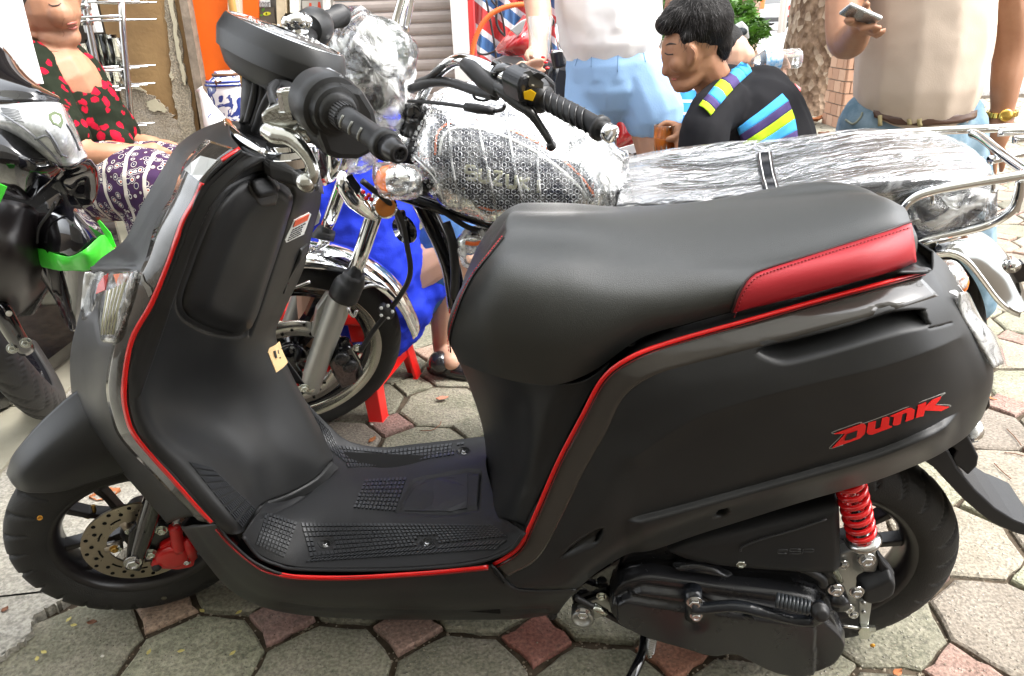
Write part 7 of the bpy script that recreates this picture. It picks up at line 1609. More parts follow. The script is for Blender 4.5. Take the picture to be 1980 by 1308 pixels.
# tail: rack, chrome fender, lamp
for P in ([(1620,266,-.12),(1760,256,-.13),(1890,250,-.13),(2010,246,-.13)], [(1930,256,-.10),(2010,252,-.08)], [(1742,408,.15),(1760,388,.15),(1795,372,.15),(1880,355,.15),(2010,334,.15)], [(1880,258,-.12),(1900,268,-.08),(1940,300,.02),(1990,336,.12)], [(1915,310,0.),(1950,302,-.02),(2010,288,-.04)], [(1960,270,-.1),(2010,266,-.1)],
          [(1975,345,.15),(1968,385,.15),(1950,412,.15),(1900,438,.14),(1800,462,.13),(1760,476,.12)], [(2010,380,.14),(1975,372,.14),(1960,410,.14)]):
    tubeM('rack_bar', P, .0085, chrome, 12, 6)
for x, y in ((1803,372),(1920,350)): tubeM('rack_stud', [(x,y,.15),(x,y+14,.15),(x,y+22,.15)], np.array([.004, .004, .006]), chrome, 8, 3)
t0 = ang_of(M(1978,600,0), RWC, M.w); t1 = ang_of(M(1500,300,0), RWC, M.w)
A = []
for (a, b_) in zip([(1810,470),(1850,462),(1900,468),(1940,500),(1968,545),(1985,590),(1992,612)], [(1800,490),(1838,486),(1870,500),(1900,535),(1930,575),(1955,595),(1975,604)]):
    P1, P2 = M(*b_, .075), M(*a, .02); A.append([P1-M.up*.012, P1, (P1+P2)/2+M.up*.012+M.w*.01, P2+M.up*.006, M.mir(P2)+M.up*.006, M.mir(P1)])
gridmesh('rear_fender', crg(A, 7, 5), mat('dull_chrome', (.50, .51, .50), rough=.1, metal=1), MR, thick=.003)
tubeM('fender_edge', [(1798,492,.076),(1836,488,.076),(1868,502,.076),(1898,538,.076),(1928,578,.076),(1953,598,.07),(1980,600,.04)], .005, chrome, 10, 6)
b = MB(); b.ball(M(1832,540,.18), .026, (1.1, .9, 1)); b.build('rear_indicator', chrome, MR); b = MB(); b.ball(M(1852,548,.18), .021, (.8, 1, 1.1)); b.build('indicator_lens', ambl, MR)
bagmesh('poly_bag', [(1800,512),(1825,505),(1855,512),(1870,535),(1866,560),(1848,572),(1825,555),(1806,535)], M(1832,540,.18)[1], .04, .005, 16, bag, n=56)
tubeM('stalk', [(1800,525,.16),(1780,500,.1)], .010, rubber2, 8, 2)
b = MB(); b.prism([M(x, y, .02) for x, y in ((1934,522),(1950,518),(1962,505),(1972,500),(1985,520),(2005,545),(2000,560),(1975,535),(1960,540),(1955,536))], M.w*.02); b.build('plate_bracket', blackgl, MR, smooth=False, bevel=.002)
b = MB(); b.lathe([(0, .014), (.02, .013), (.024, 0)], M(1952,508,.03), M.w, 16); b.build('bracket_bolt', chrome, MR)
tubeM('silencer', [(1250,680,-.16),(1500,690,-.17),(1700,660,-.17)], .045, chrome, 16, 4)
b = MB(); b.tube([M(1000,700,.1), M.at(.52, .17, .0)], .010, 8); b.build('side_stand', blackgl, MR)
# ================================================================== BLACK SCOOTER AT THE LEFT
def slab(name, pts, Y, d, m, parent, bev=.004, **k):
    b = MB(); b.prism([W(x, y, Y) for x, y in pts], (0, d, 0)); return b.build(name, m, parent, smooth=False, bevel=bev, **k)
def puff(name, rows, m, parent, ku=8, kv=8, th=.004): return gridmesh(name, crg([[W(*p) for p in r] for r in rows], ku, kv), m, parent, thick=th)
LR = thing('scooter', G(60, 850), 'glossy black scooter at far left with big headlamp and green taped mudguard', 'scooter')
puff('upper_cowl', [[(-60,40,1.7),(0,88,1.62),(40,135,1.55),(66,168,1.5)],[(-60,130,1.5),(0,150,1.44),(60,168,1.42),(112,188,1.46)],[(-60,190,1.45),(0,196,1.40),(60,196,1.39),(112,198,1.44)]], blackgl, LR)
puff('headlamp_lens', [[(-50,206,1.44),(0,204,1.40),(60,200,1.38),(112,200,1.42),(126,212,1.48)],[(-50,225,1.40),(0,228,1.36),(70,240,1.34),(120,235,1.37),(142,240,1.48)],[(-50,245,1.42),(10,250,1.37),(80,278,1.35),(128,275,1.37),(158,282,1.48)],[(20,262,1.42),(60,280,1.40),(92,306,1.38),(132,306,1.40),(166,300,1.48)],[(70,290,1.44),(95,305,1.43),(118,320,1.41),(145,316,1.42),(166,304,1.48)]], mat('headlamp_plastic', (.72, .74, .76), rough=.15, coat=1, var=.45, vscale=45, col2=(.40, .42, .43)), LR)
T_lh = bvh(crg([[W(*p) for p in r] for r in [[(-50,206,1.44),(0,204,1.40),(60,200,1.38),(112,200,1.42),(126,212,1.48)],[(-50,225,1.40),(0,228,1.36),(70,240,1.34),(120,235,1.37),(142,240,1.48)],[(-50,245,1.42),(10,250,1.37),(80,278,1.35),(128,275,1.37),(158,282,1.48)],[(20,262,1.42),(60,280,1.40),(92,306,1.38),(132,306,1.40),(166,300,1.48)],[(70,290,1.44),(95,305,1.43),(118,320,1.41),(145,316,1.42),(166,304,1.48)]]], 8, 8))
def onlh(P): return [q for q in [hit(T_lh, *p, .003) for p in P] if q is not None]
decal('lamp_bulb_window', T_lh, [[(94,225),(104,219),(116,224),(119,238),(115,248),(102,242),(96,234)]], .004, mat('olive_lamp_window', (.12, .15, .09), rough=.1), LR)
for k in range(8): b = MB(); b.tube(onlh([(4+k*1.5, 212+k*3), (20+k*2, 213+k*3), (38+k*1.5, 216+k*3)]), .0012, 4); b.build('lens_flute', mat('grey_flute', (.3, .31, .32), rough=.2), LR)
for P in ([(70,268),(95,262),(112,292),(128,302)], [(125,240),(138,262),(150,290)], [(90,250),(104,270),(118,300)], [(4,222),(50,248),(86,280),(118,316)]): 
    Q = onlh(cr(np.array(P, float), 4)); b = MB(); b.tube(Q, .0022, 5); b.build('lamp_divider', mat('grey_divider', (.22, .23, .25), rough=.15), LR)
puff('front_cowl', [[(-60,225,1.44),(0,228,1.40),(70,278,1.38),(112,322,1.40),(130,330,1.5)],[(-60,290,1.36),(0,292,1.33),(50,320,1.34),(90,345,1.40),(110,350,1.5)],[(-60,350,1.38),(0,352,1.36),(35,368,1.38),(60,378,1.42),(70,382,1.5)],[(-60,372,1.45),(0,374,1.45),(30,382,1.46),(52,388,1.48),(60,392,1.55)]], blackgl, LR)
puff('cowl_edge', [[(110,322,1.42),(140,322,1.42),(168,306,1.46),(180,318,1.55)],[(100,335,1.5),(140,338,1.55),(180,330,1.55),(192,334,1.6)],[(96,350,1.6),(140,380,1.62),(182,382,1.62),(190,352,1.62)],[(90,370,1.65),(140,402,1.65),(168,400,1.65),(178,396,1.64)]], blackgl, LR)
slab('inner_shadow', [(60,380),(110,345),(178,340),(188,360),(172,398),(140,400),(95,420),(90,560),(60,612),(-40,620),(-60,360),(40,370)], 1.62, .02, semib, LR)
puff('under_cowl', [[(-60,380,1.5),(0,385,1.47),(60,400,1.5),(85,430,1.6)],[(-60,470,1.42),(0,480,1.40),(60,490,1.45),(96,500,1.58)],[(-60,560,1.45),(0,560,1.45),(55,555,1.5),(92,540,1.6)],[(-60,620,1.6),(0,615,1.6),(40,608,1.62),(62,600,1.66)]], mat('brownish_black_plastic', (.018, .014, .014), rough=.35), LR)
puff('front_mudguard', [[(72,402,1.58),(95,388,1.52),(118,374,1.50),(140,378,1.55)],[(70,440,1.52),(100,430,1.44),(140,415,1.42),(168,415,1.5)],[(70,478,1.50),(110,486,1.42),(165,468,1.40),(200,450,1.48)],[(85,515,1.52),(120,524,1.44),(172,514,1.42),(222,482,1.50)],[(110,580,1.58),(132,600,1.52),(160,590,1.50),(180,520,1.52)],[(128,625,1.64),(140,640,1.60),(158,630,1.58),(168,600,1.58)]], blackgl, LR)
grn_t = mat('green_masking_tape', (.06, .62, .04), rough=.35, coat=.3)
A = crg([[W(*p) for p in r] for r in [[(66,480,1.49),(84,483,1.46),(110,492,1.41),(136,496,1.40),(165,482,1.385),(198,455,1.44),(214,470,1.5)],[(72,498,1.49),(88,500,1.46),(112,508,1.41),(140,508,1.40),(170,494,1.385),(202,470,1.44),(220,478,1.5)],[(80,516,1.5),(96,520,1.47),(118,524,1.42),(146,524,1.41),(176,522,1.40),(206,500,1.44),(228,482,1.5)]]], 6, 10)
gridmesh('green_tape', wrinkle(A, .0015, 25), grn_t, LR, thick=.001)
slab('green_tape', [(-30,352),(0,356),(13,362),(0,392),(-30,395)], 1.30, .002, grn_t, LR, bev=0)
slab('green_tape', [(188,428),(192,426),(214,452),(224,478),(218,478),(204,458)], 1.47, .002, grn_t, LR, bev=0)
tubeW = lambda name, P, r, m, par, n=10, sub=4: MB().tube([W(*p) for p in P], r, n, sub=sub).build(name, m, par)
tubeW('fork_leg', [(62,490,1.50),(90,535,1.55),(118,580,1.6),(130,610,1.62)], .012, blackgl, LR); tubeW('fork_leg', [(-30,570,1.50),(0,600,1.50),(30,650,1.53),(50,676,1.56)], np.array([.022,.022,.020,.018]), blackgl, LR, 16)
tubeW('brake_line', [(106,392,1.40),(96,412,1.42),(76,440,1.45),(72,470,1.46)], .003, rubber2, LR)
for p in ((50,663),(24,674)): bolt('fork_bolt', W(*p, 1.52), (.5, -.8, .1), .009, zinc, LR)
b = MB(); b.lathe([(0, .006), (.004, .006)], W(18, 606, 1.47), (.3, -1, 0), 12); b.build('pale_button', leafm[3], LR)
lc = W(30,780,1.60); lc = np.array([lc[0]-.14, lc[1]+.20, .262]); ln_ = unit([.80, .56, .30]); wl_ = bpy.data.objects.new('front_wheel', None); C.objects.link(wl_); wl_.parent = LR; wl_.location = Vector(lc)-Vector(rootloc(LR))
tyre('tyre', lc, ln_, .262, .045, .2, mat('grey_tyre', (.035, .034, .033), rough=.6, bump=.3, bscale=300), wl_, lambda th, t: .006*(1-sstep(abs(((th*30/6.283+abs(t)*1.4) % 1)-.5)/.12)) if .1 < abs(t) < 1.2 else 0, na=480)
b = MB(); b.lathe([(-.03,.19),(-.03,.205),(.03,.205),(.03,.19),(-.03,.19)], lc, ln_, 60, caps=False); b.lathe([(-.03,0),(-.03,.05),(.03,.05),(.03,0)], lc, ln_, 20); b.build('rim', blackgl, wl_)
b = MB(); b.box(W(-120, 560, 2.2), .8, .9, .5); b.build('rear_body', blackgl, LR, smooth=False, bevel=.08)
b = MB(); b.tube([lc+[0, 0, 0], W(-40, 430, 1.7)], .03, 10); b.build('steering_column', semib, LR)
# bright white board behind it
t = thing('white_board', W(20, 170, 1.95), 'blank white board leaning behind the black scooter at the top left corner', 'board'); slab('board_panel', [(-60,-60),(30,-60),(38,0),(60,90),(80,163),(-60,163)], 1.95, .012, mat('white_board_face', (.82, .83, .82), rough=.4), t, bev=.001)

# ================================================================== RED MOTORBIKE BEHIND
RR = thing('motorbike', G(1130, 330), 'red and black motorbike with grey fairing edge parked behind the standing woman', 'motorbike')
redp2 = mat('red_fairing_paint', (.48, .015, .02), rough=.2, coat=1)
puff('side_fairing', [[(1012,30,3.2),(990,58,3.12),(974,75,3.1),(958,96,3.15)],[(1035,40,3.1),(1010,68,3.0),(985,90,3.0),(962,102,3.12)],[(1050,90,3.15),(1030,102,3.05),(1000,108,3.05),(975,106,3.15)]], redp2, RR)
slab('grey_trim', [(985,58),(1008,40),(1018,36),(1010,62),(1000,70)], 2.98, .02, mat('silver_trim', (.55, .55, .55), rough=.3, metal=.5), RR); slab('grey_panel', [(950,118),(975,108),(1010,112),(1020,125),(990,128),(958,126)], 3.05, .05, mat('mid_grey_plastic', (.2, .2, .2), rough=.4), RR)
slab('mirror', [(1048,14),(1060,14),(1074,42),(1070,52),(1050,48)], 2.95, .03, semib, RR, bev=.008)
tubeW('handlebar', [(1100,34,2.95),(1085,40,2.92),(1078,55,2.9),(1082,80,2.88),(1086,100,2.88)], .012, chrome, RR); tubeW('reservoir', [(1078,100,2.85),(1080,112,2.85),(1084,130,2.85)], .028, semib, RR, 14); tubeW('chrome_cap', [(1080,98,2.85),(1079,106,2.85)], .026, chrome, RR, 14, 2)
tubeW('fork', [(1070,130,2.9),(1062,180,2.9),(1056,240,2.9)], .022, semib, RR); tubeW('cable', [(1062,56,2.9),(1066,90,2.88),(1072,110,2.86)], .004, rubber2, RR)
slab('lower_body', [(1050,120),(1100,128),(1300,150),(1330,280),(1240,300),(1060,300)], 3.1, .2, semib, RR, bev=.02)
puff('side_fairing', [[(1185,245,3.0),(1210,228,2.96),(1245,212,2.98),(1300,200,3.05)],[(1190,280,2.98),(1215,262,2.93),(1245,245,2.95),(1300,238,3.03)],[(1200,292,3.02),(1215,282,2.98),(1250,272,3.0),(1300,262,3.06)]], redp2, RR)
slab('white_stripe', [(1196,288),(1225,280),(1262,276),(1290,278),(1262,288),(1222,298)], 2.92, .01, whitep, RR, bev=0)
slab('white_logo', [(1224,270),(1232,264),(1240,262),(1236,270),(1228,274)], 2.92, .004, whitep, RR, bev=0)
for x in (1075, 1330): p = W(x, 300, 3.3); b = MB(); b.lathe([(-.04,.21),(-.04,.27),(.04,.27),(.04,.21)], (p[0], 3.25, .28), (0, 1, 0), 30, caps=False); b.build('wheel', rubber, RR)
# red tail lamp and indicator of a bike behind the drinking child
t = thing('parked_bike_tail', G(1545, 300), 'bike tail with round red lamp and orange indicator beside the young man', 'motorbike')
tubeW('tail_lamp', [(1522,172,3.0),(1532,174,3.0),(1544,178,3.0)], np.array([.018, .024, .016]), redgl, t, 16); tubeW('indicator', [(1522,186,2.95),(1530,188,2.95)], .017, ambl, t, 14, 2); tubeW('lamp_base', [(1508,174,3.0),(1522,178,3.0)], .02, semib, t, 12, 2)
tubeW('stay', [(1526,196,2.95),(1534,215,2.97),(1545,240,3.0)], .007, semib, t); tubeW('grab_bar', [(1500,180,3.0),(1515,200,3.0),(1528,230,3.0)], .012, semib, t)
slab('silver_lever', [(1540,255),(1562,254),(1570,262),(1566,268),(1542,264)], 2.6, .04, chromew, t, bev=.006)

# ================================================================== STOOLS
rst = mat('red_stool_plastic', (.72, .012, .01), rough=.28, coat=.3)
def stool(cx, cy, w_, h, rot, lab):
    t = thing('stool', (cx, cy, 0), lab, 'stool'); ca, sa = math.cos(rot), math.sin(rot); R = lambda x, y, z: np.array([cx+x*ca-y*sa, cy+x*sa+y*ca, z])
    b = MB(); V = [R(s*x, s*y, z) for z, s in ((h-.035, 1.04), (h-.006, 1), (h, .93)) for x, y in ((-w_/2, -w_/2), (w_/2, -w_/2), (w_/2, w_/2), (-w_/2, w_/2))]; b.add(V, [(8,9,10,11),(3,2,1,0)]+[(k*4+i, k*4+(i+1) % 4, (k+1)*4+(i+1) % 4, (k+1)*4+i) for k in (0, 1) for i in range(4)]); b.build('seat', rst, t, smooth=False, bevel=.006)
    for sx in (-1, 1):
        for sy in (-1, 1):
            b = MB(); V = []
            for z, o in ((h-.03, .46), (0, .60)):
                for dx, dy in ((0, 0), (-.20, 0), (-.20, -.05), (-.05, -.05), (-.05, -.20), (0, -.20)): V.append(R(sx*w_*(o+dx*(.8 if z == 0 else 1)), sy*w_*(o+dy*(.8 if z == 0 else 1)), z))
            b.add(V, [tuple(range(6)), tuple(range(6, 12))[::-1]]+[(i, (i+1) % 6, 6+(i+1) % 6, 6+i) for i in range(6)]); b.build('leg', rst, t, smooth=False, bevel=.002)
    for k in range(4):
        a, c_ = [(-1, -1), (1, -1), (1, 1), (-1, 1)][k], [(1, -1), (1, 1), (-1, 1), (-1, -1)][k]; b = MB(); p, q_ = R(a[0]*w_*.52, a[1]*w_*.52, .09), R(c_[0]*w_*.52, c_[1]*w_*.52, .09)
        b.add([p-[0,0,.012], q_-[0,0,.012], q_+[0,0,.014], p+[0,0,.014]], [(0,1,2,3)]); b.build('rail', rst, t, smooth=False, thick=.004)
    return t
stool(-.46, 1.90, .25, .30, -.25, 'red plastic stool under the person in the blue shirt')
stool(-.98, 2.14, .25, .43, .3, 'red plastic stool partly seen between the two scooters, under the old woman')
# ================================================================== PEOPLE
def skin(name, c, c2):
    m = mat(name, c, rough=.5, var=.3, vscale=9, col2=c2, bump=.15, bscale=300); b = m.node_tree.nodes['Principled BSDF']; b.inputs['Subsurface Weight'].default_value = .12; b.inputs['Subsurface Radius'].default_value = (.02, .008, .004); return m
skA = skin('skin_elder', (.40, .205, .12), (.34, .165, .095)); skB = skin('skin_light', (.50, .30, .21), (.45, .26, .18)); skC = skin('skin_tan', (.33, .165, .09), (.27, .125, .065)); skD = skin('skin_brown', (.40, .19, .10), (.36, .16, .085))
def t(P, R, sub=5): return ('t', [np.asarray(W(*p) if len(p) == 3 and abs(p[0]) > 20 else p) for p in P], np.array(R) if not np.isscalar(R) else np.array([R]*len(P)), sub)
def bl(p, r, s=(1, 1, 1)): return ('b', W(*p), r, s)
def pr(name, c, lab): return thing(name, c, lab, 'person')
def evT(o):
    bpy.context.view_layer.update(); dg = bpy.context.evaluated_depsgraph_get(); e = o.evaluated_get(dg); me = e.to_mesh(); mw = np.array(e.matrix_world)
    V = [tuple((mw @ np.array([*v.co, 1]))[:3]) for v in me.vertices]; T = BVHTree.FromPolygons(V, [tuple(p.vertices) for p in me.polygons]); e.to_mesh_clear(); return T
def fing(P, r=.0085): return t(P, [r*1.05, r, r*.85], 4)
hairm = mat('black_hair', (.006, .005, .0045), rough=.6, spec=.2, bump=.9, bscale=160); hairg = mat('grey_hair', (.07, .06, .055), rough=.45, bump=.9, bscale=200); lipm = mat('lip', (.42, .13, .10), rough=.4)
def strands(name, T, roots, dirn, L, m, parent, seed, r=.0009, n=240):
    rs = random.Random(seed); b = MB(); k = 0
    for _ in range(n*3):
        if k >= n: break
        px = rs.uniform(roots[0], roots[2]); py = rs.uniform(roots[1], roots[3]); ry = ray(px, py); h = T.ray_cast(Vector(CAM), Vector(ry))
        if h[0] is None: continue
        p = np.array(h[0]); n_ = np.array(h[1]); d = unit(np.array(dirn(px, py))+np.array([rs.gauss(0, .25) for _ in range(3)])); d = unit(d-n_*d.dot(n_)); q_ = [p-n_*.001, p+d*L*.5+n_*.004, p+d*L+n_*.002]; b.tube(q_, [r, r, r*.3], 4, caps=False); k += 1
    return tag(b.build(name, m, parent), kind='stuff')
# ---- old woman
Y1 = 2.15; ow = pr('person', G(170, 640), 'seated old woman in a black blouse with red flowers, eyes closed, hands on her lap')
hd = [bl((84,-22,Y1), .092, (1, .85, 1.02)), bl((98,15,Y1-.02), .072, (1, .9, 1.1)), t([(72,62,Y1-.03),(105,78,Y1-.045),(138,72,Y1-.02)], [.020,.026,.024]), bl((141,68,Y1-.015), .020), t([(134,-6,Y1-.01),(142,14,Y1-.01),(147,27,Y1-.012)], [.010,.012,.0135]), bl((140,31,Y1-.03), .0105), bl((140,42,Y1-.02), .017), bl((118,28,Y1-.055), .034), bl((142,56,Y1-.02), .013), t([(120,-12,Y1-.05),(134,-14,Y1-.03)], [.014,.012]), bl((112,8,Y1-.062), .017, (1.2,.8,.8)),
      t([(92,60,Y1),(96,95,Y1),(100,130,Y1+.02)], [.052,.050,.062]), t([(60,44,Y1-.058),(54,58,Y1-.060),(64,70,Y1-.058)], [.013,.010,.008])]
tor = [t([(96,118,Y1+.0),(122,150,Y1-.02),(165,235,Y1+.03),(195,275,Y1+.05)], [.070,.088,.09,.09]), t([(62,140,Y1-.08),(100,215,Y1-.14),(160,292,Y1-.16),(215,300,Y1-.16),(280,296,Y1-.12),(296,294,Y1-.11)], [.046,.044,.036,.031,.024,.026]), t([(150,120,Y1+.16),(200,200,Y1+.18),(228,250,Y1+.14),(262,274,Y1+.06),(290,280,Y1+.04)], [.042,.038,.030,.024,.022])]
fg = [fing([(294,290,Y1-.11),(312,298,Y1-.11),(324,308,Y1-.10)]), fing([(294,296,Y1-.12),(308,306,Y1-.12),(317,315,Y1-.11)]), fing([(292,300,Y1-.13),(303,312,Y1-.13),(309,320,Y1-.12)]), fing([(296,286,Y1-.10),(316,290,Y1-.1),(330,296,Y1-.09)]), t([(278,276,Y1+.05),(300,277,Y1+.05)], [.024,.018]), fing([(300,274,Y1+.04),(322,276,Y1+.03),(340,281,Y1+.02)]), fing([(300,279,Y1+.03),(320,283,Y1+.02),(336,287,Y1+.01)]), fing([(298,283,Y1+.02),(315,288,Y1+.01),(330,292,Y1)]), fing([(290,282,Y1),(300,289,Y1-.02),(306,295,Y1-.03)])]
legs = [t([(185,330,Y1),(260,345,Y1-.12),(310,370,Y1-.2)], [.10,.085,.075]), t([(310,370,Y1-.2),(300,480,Y1-.12),(295,590,Y1-.1)], [.06,.05,.035])]
bo = blob('body', hd+tor+fg+legs, skA, ow, .0042, 5); T_ow = evT(bo)
def curve(name, P, r, m, T, parent, off=.001, sub=5):
    Q = [hit(T, *p, off) for p in cr(np.array(P, float), sub)]; b = MB(); b.tube([q_ for q_ in Q if q_ is not None], r, 6); return b.build(name, m, parent)
creasem = mat('skin_crease', (.30, .14, .08), rough=.6)
curve('eyelid', [(94,8),(102,12),(112,11),(118,7)], [.0008,.0017,.0017,.0008], mat('lash', (.05,.03,.025), rough=.6), T_ow, ow); curve('eyebrow', [(88,-8),(102,-10),(118,-6)], [.001,.003,.001], hairg, T_ow, ow)
curve('lip_line', [(130,50),(138,50),(149,47)], .0013, creasem, T_ow, ow); curve('upper_lip', [(129,47),(138,45),(147,43)], [.0015,.0038,.0030], lipm, T_ow, ow); curve('lower_lip', [(131,54),(140,55),(148,52)], [.0015,.0042,.0032], lipm, T_ow, ow)
for P in ([(126,34),(122,42),(120,52)], [(120,58),(124,66),(122,72)], [(100,100),(104,112),(106,124)], [(78,86),(94,98),(112,100)]): curve('skin_fold', P, .0008, creasem, T_ow, ow, .0004)
blob('hair', [bl((74,-28,Y1), .098, (1.02,.90,1.0)), bl((58,10,Y1+.0), .066, (.9,1.1,1)), bl((44,-10,Y1+.02), .05)], hairg, ow, .007, 3)
fl_m = bpy.data.materials.new('red_flower_print'); fl_m.use_nodes = True; n, l = nt(fl_m); b_ = n['Principled BSDF']; b_.inputs['Roughness'].default_value = .9; b_.inputs['Specular IOR Level'].default_value = .12; tc = n.new('ShaderNodeTexCoord')
v1 = n.new('ShaderNodeTexVoronoi'); v1.inputs['Scale'].default_value = 30; nz = n.new('ShaderNodeTexNoise'); nz.inputs['Scale'].default_value = 50; mxv = n.new('ShaderNodeMix'); mxv.data_type = 'VECTOR'; mxv.inputs[0].default_value = .02; l.new(tc.outputs['Object'], mxv.inputs[4]); l.new(nz.outputs['Color'], mxv.inputs[5]); l.new(tc.outputs['Object'], nz.inputs[0]); l.new(mxv.outputs[1], v1.inputs[0])
r1 = n.new('ShaderNodeValToRGB'); e = r1.color_ramp.elements; e[0].position = .0; e[0].color = (.45, .01, .03, 1); e[1].position = .36; e[1].position = .41; e[1].color = (.012, .016, .009, 1); k_ = e.new(.37); k_.color = (.30, .005, .02, 1); r1.color_ramp.interpolation = 'LINEAR'; l.new(v1.outputs['Distance'], r1.inputs[0]); l.new(r1.outputs[0], b_.inputs[0])
blob('blouse', [t([(112,178,Y1+.03),(145,212,Y1+.01),(165,235,Y1+.02),(190,262,Y1+.04)], [.108,.120,.116,.112]), t([(68,118,Y1-.05),(74,150,Y1-.09),(96,195,Y1-.08)], [.055,.062,.066]), t([(64,126,Y1-.09),(98,212,Y1-.14),(128,258,Y1-.155)], [.060,.062,.060]), t([(132,108,Y1+.07),(156,140,Y1+.06),(176,190,Y1+.05)], [.046,.058,.066]), t([(70,110,Y1+.05),(90,150,Y1+.08)], .09), t([(205,262,Y1-.02),(226,276,Y1-.02)], [.05,.045])], fl_m, ow, .007, 3, (.016, .045))
pm = bpy.data.materials.new('paisley_print'); pm.use_nodes = True; n, l = nt(pm); b_ = n['Principled BSDF']; b_.inputs['Roughness'].default_value = .9; b_.inputs['Specular IOR Level'].default_value = .12; tc = n.new('ShaderNodeTexCoord')
v1 = n.new('ShaderNodeTexVoronoi'); v1.inputs['Scale'].default_value = 46; l.new(tc.outputs['Object'], v1.inputs[0]); wv_ = n.new('ShaderNodeTexWave'); wv_.inputs['Scale'].default_value = 5; wv_.inputs['Distortion'].default_value = 1.5; wv_.wave_type = 'BANDS'; l.new(tc.outputs['Object'], wv_.inputs[0])
r1 = n.new('ShaderNodeValToRGB'); r1.color_ramp.interpolation = 'CONSTANT'; e = r1.color_ramp.elements; e[0].color = (.35, .05, .02, 1); e[1].position = .16; e[1].color = (.55, .52, .46, 1)
for p_, c_ in ((.27, (.03, .018, .055, 1)), (.40, (.45, .42, .38, 1)), (.46, (.05, .02, .05, 1)), (.6, (.045, .022, .06, 1))): k_ = e.new(p_); k_.color = c_
l.new(v1.outputs['Distance'], r1.inputs[0]); r2 = n.new('ShaderNodeValToRGB'); r2.color_ramp.interpolation = 'CONSTANT'; r2.color_ramp.elements[1].position = .93; mx = n.new('ShaderNodeMix'); mx.data_type = 'RGBA'; mx.inputs[7].default_value = (.5, .46, .40, 1); l.new(wv_.outputs['Fac'], r2.inputs[0]); l.new(r2.outputs[0], mx.inputs[0]); l.new(r1.outputs[0], mx.inputs[6]); l.new(mx.outputs[2], b_.inputs[0])
blob('patterned_trousers', [t([(170,340,Y1+.02),(225,350,Y1-.08),(285,358,Y1-.16),(320,372,Y1-.20)], [.118,.108,.10,.092]), t([(190,330,Y1+.14),(270,325,Y1+.06),(335,330,Y1-.02)], [.11,.085,.075]), t([(320,372,Y1-.2),(310,440,Y1-.14)], [.092,.088]), t([(200,350,Y1+.02),(225,395,Y1-.03)], [.09,.05])], pm, ow, .008, 4, (.010, .06))
# ---- person in blue seated behind the front wheel
Y2 = 1.98; bp2 = pr('person', G(760, 700), 'person in a bright blue shirt and denim shorts sitting on the red stool')
blob('body', [bl((735,150,Y2+.05), .088, (.95,.95,1.15)), t([(728,210,Y2+.04),(715,260,Y2+.03)], [.05,.055]), t([(710,290,Y2+.02),(705,430,Y2),(735,560,Y2)], [.13,.13,.13]), t([(800,320,Y2+.05),(880,330,Y2+.02),(960,260,Y2+.1),(1003,150,Y2+.2),(1012,138,Y2+.2)], [.05,.042,.036,.026,.028]),
     t([(740,570,Y2),(885,480,Y2-.02),(862,560,Y2+.02),(858,672,Y2+.06)], [.085,.062,.050,.034]), t([(858,676,Y2+.06),(872,698,Y2-.02)], [.032,.028]), t([(660,590,Y2-.05),(620,520,Y2-.25),(615,650,Y2-.3)], [.08,.06,.045])]+[fing([(1010+k*2,136-k*4,Y2+.2-.01*k),(1028+k*3,128-k*5,Y2+.19-.01*k),(1046+k*4-abs(k-1)*4,131-k*7,Y2+.18-.01*k)], .0075) for k in range(3)]+[fing([(1008,142,Y2+.18),(1032,140,Y2+.17),(1052,137,Y2+.16)], .0075)], skB, bp2, .0046, 5)
b = MB(); [b.ball(W(x, y, Y2+.15), .0045, (1.4,.6,.8), n=8) for x, y in ((1050,111),(1058,132),(1055,121))]; b.build('red_nails', redgl, bp2)
blob('hair', [bl((728,140,Y2+.09), .10, (1,.9,1.1))], hairm, bp2, .01, 3)
blob('blue_shirt', [t([(690,285,Y2+.03),(690,400,Y2),(715,510,Y2-.02),(735,590,Y2-.02)], [.155,.165,.165,.150]), t([(760,300,Y2+.05),(840,340,Y2+.04)], [.085,.06]), t([(640,300,Y2),(620,380,Y2-.1)], [.08,.06]), t([(790,590,Y2-.06),(835,560,Y2-.04)], [.070,.045])], mat('royal_blue_cloth', (.012, .03, .42), rough=.75, bump=.4, bscale=250), bp2, .008, 4, (.036, .075))
blob('denim_shorts', [t([(760,590,Y2+.04),(830,520,Y2+.02),(878,462,Y2)], [.11,.095,.085]), t([(700,600,Y2+.03),(760,600,Y2+.03)], .11)], mat('blue_denim', (.05, .12, .28), rough=.8, var=.4, vscale=20, bump=.5, bscale=400), bp2, .008, 4, (.006, .05))
curve('denim_seam', [(822,515),(845,512),(868,498)], .0016, mat('pale_thread', (.35, .42, .5), rough=.7), evT(C.objects['denim_shorts']), bp2)
b = MB(); P = []; c_ = G(862, 704)
blob('shoe', [t([tuple(G(842,708,.022)), tuple(G(862,712,.022)), tuple(G(905,722,.018))], [.030,.032,.026]), ('t', [G(846,706,.02), G(850,700,.055)], np.array([.030, .034]), 3)], mat('black_shoe_leather', (.015, .015, .017), rough=.2, coat=.4), bp2, .005, 4)
